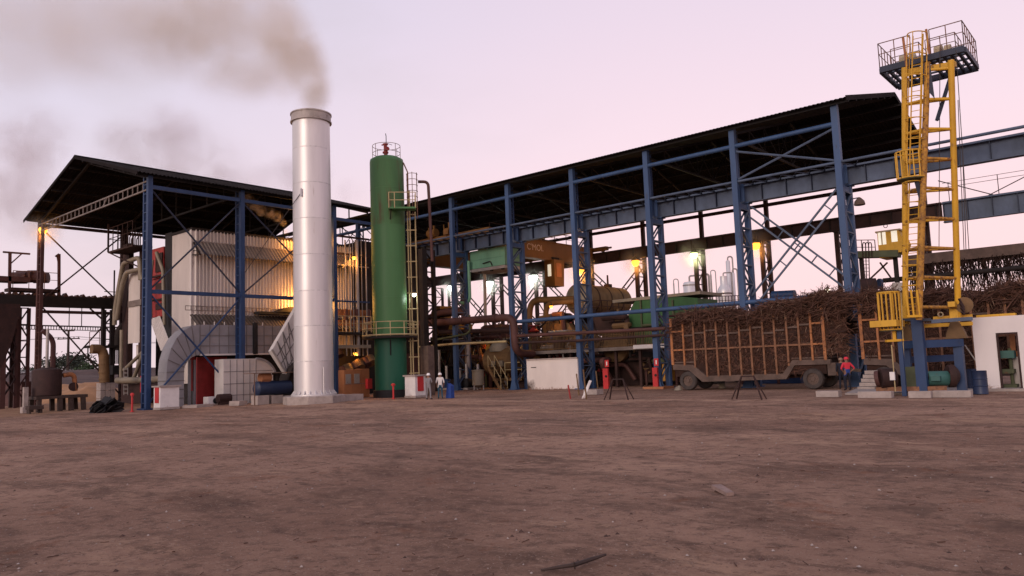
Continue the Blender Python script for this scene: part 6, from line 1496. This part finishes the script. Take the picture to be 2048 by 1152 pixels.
railing(yc, [AY(1712, 512, CY-.1), AY(1752, 512, CY-.1)], 1.1, .03, 'brown', .4)
w = MB()
for px in (1727, 1733, 1739): w.pipe([AY(px, 560, CY-.2), AY(px-2, 485, CY-.2), AY(px+4, 485, CY-.2), AY(px+5, 515, CY-.2)], .035, 6, .25)
for py in range(515, 560, 7): w.bar(AY(1720, py, CY-.2), AY(1738, py, CY-.2), .03)
part('ladder', w, 'brown', yc)
# machinery just above the cane at the shed end
kg = thing('carrier_drive', 'dark carrier drive drum and gears above the cane heap', 'machine', AY(1745, 600, 5)); 
part('drum', MB().tube([AY(1720, 575, 5), AY(1752, 573, 5.4)], .55, 18), 'brown', kg, 50); part('frame', MB().bar(AY(1700, 598, 5), AY(1810, 590, 5), .4, .5), 'darksteel', kg); part('hood', MB().prism([AY(1775, 595, 5), AY(1812, 595, 5), AY(1808, 565, 5), AY(1785, 565, 5)], (0, .8, 0)), 'silverpipe', kg)
part('gear', MB().tube([AY(1757, 568, 4.8), AY(1762, 568, 4.9)], .35, 16), 'bluedrum', kg); part('stand', MB().box(V(AY(1705, 600, 5).x, 4.9, 0), V(AY(1808, 600, 5).x, 5.6, AY(1750, 600, 5).z)), 'darksteel', kg)
a = AY(1570, 600, 6.); w = MB(); w.tube([AY(1545, 592, 6), AY(1590, 590, 6)], .35, 14); w.box(V(AY(1510, 610, 6).x, 6, 0), V(AY(1590, 600, 6).x, 7, AY(1550, 604, 6).z)); single('blue_machine', w, 'navy', 'dark blue machine body peeping over the cane heap', 'machine')

# ================================================================== SAWHORSES, STAKES AND YARD CLUTTER
def sawhorse(pxl, pxr, pt, pb, label):
    a = AZ(pxl, pb); c = AZ(pxr, pb); th = thing('sawhorse', label, 'trestle', (a+c)/2, 'sawhorses in the yard'); u_ = (c-a); ln = u_.length; u_.normalize(); n_ = V(-u_.y, u_.x, 0); h = 1.05; o_ = (a+c)/2+n_*.25
    part('top_bar', MB().bar(o_-u_*.32+V(0,0,h), o_+u_*.32+V(0,0,h), .06), 'brown', th)
    for s in (-1, 1):
        for q in (-1, 1): part('leg', MB().bar(o_+u_*.3*s+V(0,0,h), o_+u_*(.3*s+(.42 if s*1 else .1)*s)*1.0+n_*.28*q, .055), 'brown', th)
    part('spreader', MB().bar(o_-u_*.45+n_*.1+V(0,0,.45), o_+u_*.45+n_*.1+V(0,0,.45), .04), 'brown', th)
sawhorse(1204, 1262, 755, 800, 'rusty steel sawhorse standing left, in front of the gallery'); sawhorse(1468, 1520, 757, 799, 'rusty steel sawhorse standing in front of the cane trailer')
for px, py, h, m_, lab in ((1141, 797, .75, 'red', 'short thin red stake in front of the white wall'), (1158, 790, 1.3, 'dullyellow', 'ochre wooden stake leaning on the blue column foot'), (1173, 798, 1.6, 'dullyellow', 'middle ochre stake holding the white board'), (1197, 785, 1.4, 'dullyellow', 'right ochre stake beside the blue column')):
    g = AZ(px, py); single('stake', MB().bar(g+V(0,0,-.02), g+V(-.12, 0, h), .06), m_, lab, 'stake')
g = AZ(1166, 797); single('white_board', MB().prism([g+V(-.1, 0, 0), g+V(.1, 0, 0), g+V(.55, .1, .95), g+V(.4, .1, 1.0)], (0, .05, 0)), 'whitepaint', 'narrow white board leaning against an ochre stake', 'board')
g = AZ(1184, 789); single('concrete_footing', MB().box(g+V(-.5, -.2, 0), g+V(.5, .5, .3)), 'concrete', 'pale concrete footing between the stakes', 'footing')
for px, py, lab in ((1352, 781, 'pale crumpled sack left of the trailer wheel'), (1440, 777, 'pale crumpled sack under the trailer bed')):
    g = AZ(px, py)+V(0, .3, 0); rs = random.Random(px); w = MB(); P_ = [g+V(.3*math.cos(a)*rs.uniform(.7, 1.1), .25*math.sin(a), 0) for a in np.linspace(0, 5.5, 8)]; Q_ = [g+V(.2*math.cos(a), .13*math.sin(a), rs.uniform(.12, .34)) for a in np.linspace(0, 5.5, 8)]
    w.add(P_+Q_+[g+V(.04, 0, .3)], [(i, (i+1) % 8, 8+(i+1) % 8, 8+i) for i in range(8)]+[(8+i, 8+(i+1) % 8, 16) for i in range(8)]); single('crumpled_sack', w, 'insul', lab, 'sack', None, 60)
# splintered plank and stick in the foreground
g = AZ(1438, 982); w = MB(); u_ = V(.75, -.55, 0).normalized(); n_ = V(-u_.y, u_.x, 0)
w.prism([g-u_*.24, g+u_*.22, g+u_*.24+n_*.11, g-u_*.2+n_*.14], (0, .01, .05)); o = single('broken_plank', w, 'plankpale', 'short broken grey plank lying in the open yard', 'plank')
o.location.z = float(gz(g.x, g.y))+.03; o.rotation_euler = (.12, .05, 0)
pts = [AZ(1082, 1143), AZ(1115, 1140), AZ(1150, 1138), AZ(1185, 1128), AZ(1212, 1121)]
w = MB().tube([p+V(0, 0, float(gz(p.x, p.y))+.03+.01*i) for i, p in enumerate(pts)], [.012, .018, .022, .02, .012], 6); w.tube([pts[2]+V(0, 0, .0), pts[2]+V(.03, -.05, .08)], .007, 5); single('dry_stick', w, 'timberdark', 'dark crooked dry stick on the ground near the bottom edge', 'stick')
g = AZ(1160, 1010)
# scattered stones, grit and cane litter
rs = random.Random(77); st_ = MB(); lt = MB()
def oct_(w, p, r):
    q = [p+V(rs.uniform(.6, 1.3)*r, 0, 0), p-V(rs.uniform(.6, 1.3)*r, 0, 0), p+V(0, rs.uniform(.6, 1.3)*r, 0), p-V(0, rs.uniform(.6, 1.3)*r, 0), p+V(0, 0, rs.uniform(.5, .9)*r), p-V(0, 0, r*.5)]
    w.add(q, [(0, 2, 4), (2, 1, 4), (1, 3, 4), (3, 0, 4), (2, 0, 5), (1, 2, 5), (3, 1, 5), (0, 3, 5)])
fh = V(FW[0], FW[1], 0).normalized(); rh = V(RT[0], RT[1], 0).normalized(); cg = V(C0[0], C0[1], 0)
def yard():
    d = 6.5+35*rs.random()**1.7; s = rs.uniform(-.72, .72)*d; return cg+fh*d+rh*s, d
for i in range(2200):
    p, d = yard(); r = (.004+.02*rs.random()**7)*(1+.012*d); p.z = float(gz(p.x, p.y))+r*.25; oct_(st_, p, r)
for i in range(14):                                             # loose clusters
    c, d = yard()
    for k in range(rs.randint(8, 26)):
        p = c+V(rs.gauss(0, .5), rs.gauss(0, .5), 0); r = .005+.016*rs.random()**4; p.z = float(gz(p.x, p.y))+r*.25; oct_(st_, p, r)
for i in range(420):
    p, d = yard(); p.z = float(gz(p.x, p.y))+.008; a = rs.uniform(0, 6.28); ln = rs.uniform(.015, .07)*(1+.01*d); lt.bar(p-V(math.cos(a), math.sin(a), 0)*ln, p+V(math.cos(a), math.sin(a), .06)*ln, rs.uniform(.004, .01))
single('gravel', st_, 'stone', 'scattered pale stones and grit over the dirt yard', 'gravel', kind='stuff')
single('cane_litter', lt, 'cane', 'scattered dark bits of cane litter over the dirt yard', 'litter', kind='stuff')
dk = MB()
for i in range(150):
    p, d = yard(); p.z = float(gz(p.x, p.y)); oct_(dk, p, rs.uniform(.01, .045))
single('soil_clods', dk, 'earth', 'dark loose soil clods scattered over the dirt yard', 'clods', kind='stuff')
# ================================================================== PEOPLE
def person(px, py, h, face, mats, label, pose, head_cover, lift=0.):
    """one continuous skinned body; face = yaw of the facing direction (radians, world)"""
    g = AZ(px, py); s = h/1.75
    J = {'pelvis': (0, 0, .95), 'waist': (0, .01, 1.10), 'chest': (0, .01, 1.32), 'neck': (0, .02, 1.50), 'head': (0, -.01, 1.60), 'crown': (0, 0, 1.72)}
    R_ = {'pelvis': (.165, .12), 'waist': (.15, .11), 'chest': (.175, .115), 'neck': (.06, .06), 'head': (.085, .1), 'crown': (.07, .085)}
    E = [('pelvis', 'waist'), ('waist', 'chest'), ('chest', 'neck'), ('neck', 'head'), ('head', 'crown')]
    for sd_, S in (('l', 1), ('r', -1)):
        P = pose[sd_]
        J.update({sd_+'sh': (S*.19, .01, 1.42), sd_+'el': P['el'], sd_+'wr': P['wr'], sd_+'hip': (S*.09, 0, .88), sd_+'kn': P['kn'], sd_+'an': P['an'], sd_+'toe': (P['an'][0]+S*.03, P['an'][1]-.17, .035)})
        R_.update({sd_+'sh': (.07, .07), sd_+'el': (.047, .047), sd_+'wr': (.032, .032), sd_+'hip': (.095, .1), sd_+'kn': (.06, .065), sd_+'an': (.043, .05), sd_+'toe': (.04, .03)})
        E += [('chest', sd_+'sh'), (sd_+'sh', sd_+'el'), (sd_+'el', sd_+'wr'), ('pelvis', sd_+'hip'), (sd_+'hip', sd_+'kn'), (sd_+'kn', sd_+'an'), (sd_+'an', sd_+'toe')]
        wr, el_ = Vector(P['wr']), Vector(P['el']); d = (wr-el_).normalized(); side = d.orthogonal().normalized(); nrm = d.cross(side)
        pm = wr+d*.06; J[sd_+'palm'] = tuple(pm); R_[sd_+'palm'] = (.034, .024); E.append((sd_+'wr', sd_+'palm'))
        for k, (off, ln) in enumerate(((-.026, .065), (-.009, .078), (.009, .074), (.025, .058))):
            a = pm+side*off+d*.03; c = a+d*ln*.6+nrm*.012; e_ = c+d*ln*.4+nrm*.025
            for nm, q in (('a', a), ('b', c), ('c', e_)): J[f'{sd_}f{k}{nm}'] = tuple(q); R_[f'{sd_}f{k}{nm}'] = (.0095, .0095)
            E += [(sd_+'palm', f'{sd_}f{k}a'), (f'{sd_}f{k}a', f'{sd_}f{k}b'), (f'{sd_}f{k}b', f'{sd_}f{k}c')]
        a = pm-d*.02+side*-.035+nrm*.01; c = a+d*.04-side*.02+nrm*.015
        for nm, q in (('a', a), ('b', c)): J[sd_+'th'+nm] = tuple(q); R_[sd_+'th'+nm] = (.011, .011)
        E += [(sd_+'palm', sd_+'tha'), (sd_+'tha', sd_+'thb')]
    names = list(J); me = bpy.data.meshes.new('person_body'); me.from_pydata([J[n] for n in names], [(names.index(a), names.index(b_)) for a, b_ in E], []); me.update()
    ob = bpy.data.objects.new('person_body', me); COL.objects.link(ob)
    ob.modifiers.new('skin', 'SKIN')
    sv = me.skin_vertices[0].data
    for i, n in enumerate(names): sv[i].radius = R_[n]
    sv[0].use_root = True
    ss_ = ob.modifiers.new('sub', 'SUBSURF'); ss_.levels = 2; ss_.render_levels = 2
    bpy.context.view_layer.update()
    em = bpy.data.meshes.new_from_object(ob.evaluated_get(bpy.context.evaluated_depsgraph_get())); bpy.data.objects.remove(ob)
    shirt, trousers, skin, boot, low = mats
    for m_ in (shirt, trousers, skin, boot, low): em.materials.append(MT[m_])
    wl = Vector(pose['l']['wr']); wr_ = Vector(pose['r']['wr']); el_, er_ = Vector(pose['l']['el']), Vector(pose['r']['el'])
    for p in em.polygons:
        c = p.center; k = 0
        if c.z < .09: k = 3
        elif c.z < .96 and abs(c.x) < .235 and (c-wl).length > .22 and (c-wr_).length > .22: k = 1
        elif c.z > 1.475: k = 2
        elif c.z < 1.16 and abs(c.x) < .2: k = 4
        for w_, e_ in ((wl, el_), (wr_, er_)):
            ax = (e_-w_); t_ = (c-w_).dot(ax)/ax.length_squared
            if (c-w_).length < .2 and t_ < pose.get('cuff', .35) and (c-(w_+ax*max(t_, -.3))).length < .14: k = 2
        p.material_index = k; p.use_smooth = True
    th = thing('person', label, 'person', g+V(0, 0, lift)); th.rotation_euler = (0, 0, face); th.scale = (s, s, s)
    bo_ = bpy.data.objects.new('body', em); COL.objects.link(bo_); bo_.parent = th
    def child(nm, w, m_):
        q = bpy.data.meshes.new(nm); q.from_pydata(w.v, [], w.f); q.shade_smooth(); q.set_sharp_from_angle(angle=math.radians(45)); q.materials.append(MT[m_]); o = bpy.data.objects.new(nm, q); COL.objects.link(o); o.parent = th; return o
    # face: nose, eyes, ears
    w = MB(); w.tube([(0, -.1, 1.615), (0, -.135, 1.585), (0, -.1, 1.57)], [.008, .017, .012], 6)
    for sx_ in (-1, 1): w.tube([(sx_*.09, .0, 1.56), (sx_*.1, .01, 1.6), (sx_*.09, .015, 1.63)], [.008, .018, .008], 6)
    child('nose_and_ears', w, skin)
    w = MB()
    for sx_ in (-1, 1): w.tube([(sx_*.034, -.104, 1.615), (sx_*.034, -.112, 1.615)], .012, 8)
    w.bar((-.025, -.106, 1.535), (.025, -.106, 1.535), .008); child('eyes_and_mouth', w, 'boot')
    if head_cover == 'helmet':
        w = MB(); w.lathe((0, 0), [(.145, 1.645), (.125, 1.655), (.122, 1.70), (.105, 1.755), (.06, 1.79), (.0, 1.80)], 24, False); w.box((-.02, -.12, 1.74), (.02, .12, 1.80)); w.prism([(-.09, -.1, 1.645), (.09, -.1, 1.645), (.05, -.185, 1.635), (-.05, -.185, 1.635)], (0, 0, .012)); child('helmet', w, 'helmet')
    else:
        w = MB(); w.lathe((0, .005), [(.118, 1.64), (.12, 1.68), (.1, 1.74), (.05, 1.77), (.0, 1.775)], 20, False); w.prism([(-.075, -.09, 1.65), (.075, -.09, 1.65), (.05, -.19, 1.635), (-.05, -.19, 1.635)], (0, 0, .012)); child('cap', w, head_cover)
    return th
cam_yaw = math.atan2(FW[1], FW[0])       # direction away from the camera
away = cam_yaw+math.pi/2                 # yaw that makes a figure (facing -y when unrotated) look away
stand = {'l': {'el': (.27, .04, 1.14), 'wr': (.25, -.07, .92), 'kn': (.11, -.02, .5), 'an': (.13, .03, .08)}, 'r': {'el': (-.27, .04, 1.14), 'wr': (-.25, -.07, .92), 'kn': (-.11, -.02, .5), 'an': (-.13, .03, .08)}}
folded = {'l': {'el': (.25, -.06, 1.16), 'wr': (-.02, -.2, 1.18), 'kn': (.15, -.02, .5), 'an': (.2, .02, .08)}, 'r': {'el': (-.25, -.06, 1.16), 'wr': (.03, -.2, 1.13), 'kn': (-.13, -.02, .5), 'an': (-.17, .03, .08)}, 'cuff': .1}
hips = {'l': {'el': (.38, .10, 1.16), 'wr': (.22, .0, 1.0), 'kn': (.12, -.02, .5), 'an': (.14, .03, .08)}, 'r': {'el': (-.38, .10, 1.16), 'wr': (-.22, .0, 1.0), 'kn': (-.12, -.02, .5), 'an': (-.13, .0, .08)}, 'cuff': .75}
person(858, 799, 1.62, away-.55, ('greycloth', 'greycloth', 'skin', 'boot', 'greycloth'), 'person in grey overalls and white helmet standing with folded arms', folded, 'helmet')
person(881, 797.5, 1.62, away+.1, ('whitecloth', 'denim', 'skin', 'boot', 'whitecloth'), 'person in white shirt, dark trousers and white helmet seen from behind', {**stand, 'cuff': .9}, 'helmet')
person(1697, 781, 1.74, away+.15, ('redcloth', 'darkcloth', 'skin', 'boot', 'bluecloth'), 'person in red and blue shirt and red cap, hands on hips', hips, 'redcloth')
person(1686, 778.5, 1.70, away-.5, ('darkcloth', 'darkcloth', 'skin', 'boot', 'darkcloth'), 'person in dark clothes and pale cap half hidden beside the red shirt', stand, 'canepale')
q = AZ(887, 797)+V(.1, .35, 0); single('blue_bag', MB().prism([q+V(-.25, 0, 0), q+V(.25, 0, 0), q+V(.22, 0, .8), q+V(-.1, 0, .95)], (0, .3, 0)), 'bluecloth', 'blue sack standing right behind the person in white shirt', 'bag')

# ================================================================== SMOKE
def volmat(name, col, dens, nscale, lo=.42, hi=.72):
    m = bpy.data.materials.new(name); m.use_nodes = True; t = m.node_tree; t.nodes.remove(t.nodes['Principled BSDF'])
    pv = nd(t, 'ShaderNodeVolumePrincipled'); pv.inputs['Color'].default_value = (*col, 1); pv.inputs['Anisotropy'].default_value = .1
    tc_ = nd(t, 'ShaderNodeTexCoord'); ln = nd(t, 'ShaderNodeVectorMath', operation='LENGTH'); t.links.new(tc_.outputs['Object'], ln.inputs[0])
    fo_ = nd(t, 'ShaderNodeMapRange'); fo_.interpolation_type = 'SMOOTHSTEP'; t.links.new(ln.outputs['Value'], fo_.inputs[0]); fo_.inputs[1].default_value = 1.0; fo_.inputs[2].default_value = .25
    g_ = nd(t, 'ShaderNodeNewGeometry'); n_ = nd(t, 'ShaderNodeTexNoise', Scale=nscale, Detail=3.0, Roughness=.6, Distortion=.6); t.links.new(g_.outputs['Position'], n_.inputs['Vector'])
    r_ = nd(t, 'ShaderNodeMapRange'); t.links.new(n_.outputs['Fac'], r_.inputs[0]); r_.inputs[1].default_value = lo; r_.inputs[2].default_value = hi
    m1 = nd(t, 'ShaderNodeMath', operation='MULTIPLY'); t.links.new(fo_.outputs[0], m1.inputs[0]); t.links.new(r_.outputs[0], m1.inputs[1])
    m2 = nd(t, 'ShaderNodeMath', operation='MULTIPLY'); t.links.new(m1.outputs[0], m2.inputs[0]); m2.inputs[1].default_value = dens
    t.links.new(m2.outputs[0], pv.inputs['Density']); t.links.new(pv.outputs[0], t.nodes['Material Output'].inputs['Volume']); return m
def puffs(name, label, m, items):
    th = thing(name, label, 'smoke', items[0][0]); me = None
    for c, r in items:
        if me is None:
            w = MB(); prof = [(math.sin(a), -math.cos(a)) for a in np.linspace(.02, math.pi-.02, 11)]; w.lathe((0, 0), prof, 18)
            me = bpy.data.meshes.new('puff'); me.from_pydata(w.v, [], w.f); me.materials.append(m)
        o = bpy.data.objects.new('puff', me); COL.objects.link(o); o.parent = th; o.location = c-items[0][0]; o.scale = r if isinstance(r, tuple) else (r, r, r)
    return th
SMK = (.95, .88, .79)
va = volmat('smoke_near', SMK, .48, .55, .30, .62); vb_ = volmat('smoke_body', SMK, .17, .26, .28, .64); vc_ = volmat('smoke_far', SMK, .07, .16, .26, .66)
near = [(622, 216, 50.5, 1.35), (629, 196, 50.5, 1.4), (630, 178, 50.6, 1.55), (622, 156, 51, 1.8), (610, 130, 51.5, 2.1), (594, 104, 52, 2.4), (570, 74, 53, 2.8)]
body = [(542, 40, 54, 3.4), (505, 5, 55, 3.8), (545, 140, 52.5, 2.9), (505, 118, 53.5, 3.3), (462, 92, 54.5, 3.7), (418, 58, 56, 4.2), (438, 138, 54, 2.9), (378, 112, 56, 3.5), (330, 78, 58, 4), (352, 18, 58, 4.6), (425, -2, 57, 4.6), (272, 28, 60, 4.6), (500, 168, 52.5, 2.0), (575, 165, 51.5, 1.7)]
farp = [(205, 60, 63, 6), (130, 40, 66, 7), (50, 25, 70, 8), (160, 105, 64, 4.5), (270, 100, 60, 4.5), (0, 90, 72, 7)]
plume = puffs('smoke_plume', 'brownish smoke plume drifting left from the silver chimney', va, [(AD(a, c, d), r) for a, c, d, r in near])
def more(th, m, items):
    w = MB(); w.lathe((0, 0), [(math.sin(a), -math.cos(a)) for a in np.linspace(.02, math.pi-.02, 11)], 18); me = bpy.data.meshes.new('puff'); me.from_pydata(w.v, [], w.f); me.materials.append(m)
    for a, c, d, r in items:
        o = bpy.data.objects.new('puff', me); COL.objects.link(o); o.parent = th; o.location = AD(a, c, d)-th.location; o.scale = (r, r, r)
more(plume, vb_, body); more(plume, vc_, farp)
vg = volmat('smoke_grey', (.84, .78, .78), .075, .20, .38, .62)
pts = [(330, 300, 105, 8), (270, 310, 108, 7), (400, 320, 104, 7), (350, 265, 106, 5.5), (225, 275, 110, 3.6), (480, 350, 104, 6), (570, 345, 104, 5), (610, 345, 104, 5), (700, 385, 104, 2.8), (40, 300, 120, 9), (90, 280, 120, 7), (10, 380, 120, 9), (60, 420, 122, 7)]
puffs('smoke_bank', 'low grey smoke bank hanging behind the boiler shed roof', vg, [(AD(a, c, d), r) for a, c, d, r in pts])
vo = volmat('smoke_leak', (.9, .8, .7), 1.4, 1.6, .38, .62)
pts = [(572, 462, .32), (566, 446, .4), (555, 434, .55), (540, 426, .6), (522, 420, .6), (507, 410, .6), (496, 398, .55), (480, 392, .5)]
puffs('steam_leak', 'thin orange lit steam rising under the boiler shed roof', vo, [(AX(a, c, -37.6), r) for a, c, r in pts])
vmist = volmat('mist', (.95, .92, .93), .09, .1, .2, .6)
puffs('ground_mist', 'pale low mist lying behind the trees at left', vmist, [(AD(a, c, d), (9, 9, 1.6)) for a, c, d in ((110, 754, 126), (160, 753, 128), (60, 757, 124))])

# thin volume added round the bright lamps to stand in for lens halos
vl = volmat('lamp_halo', (.95, .92, .88), .22, .9, .0, .5)
w = MB(); w.lathe((0, 0), [(math.sin(a), -math.cos(a)) for a in np.linspace(.02, math.pi-.02, 11)], 18); hm = bpy.data.meshes.new('halo_volume'); hm.from_pydata(w.v, [], w.f); hm.materials.append(vl)
for th in HALO_LAMPS:
    o = bpy.data.objects.new('halo_volume', hm); COL.objects.link(o); o.parent = th; o.scale = (1.9, 1.9, 1.9)
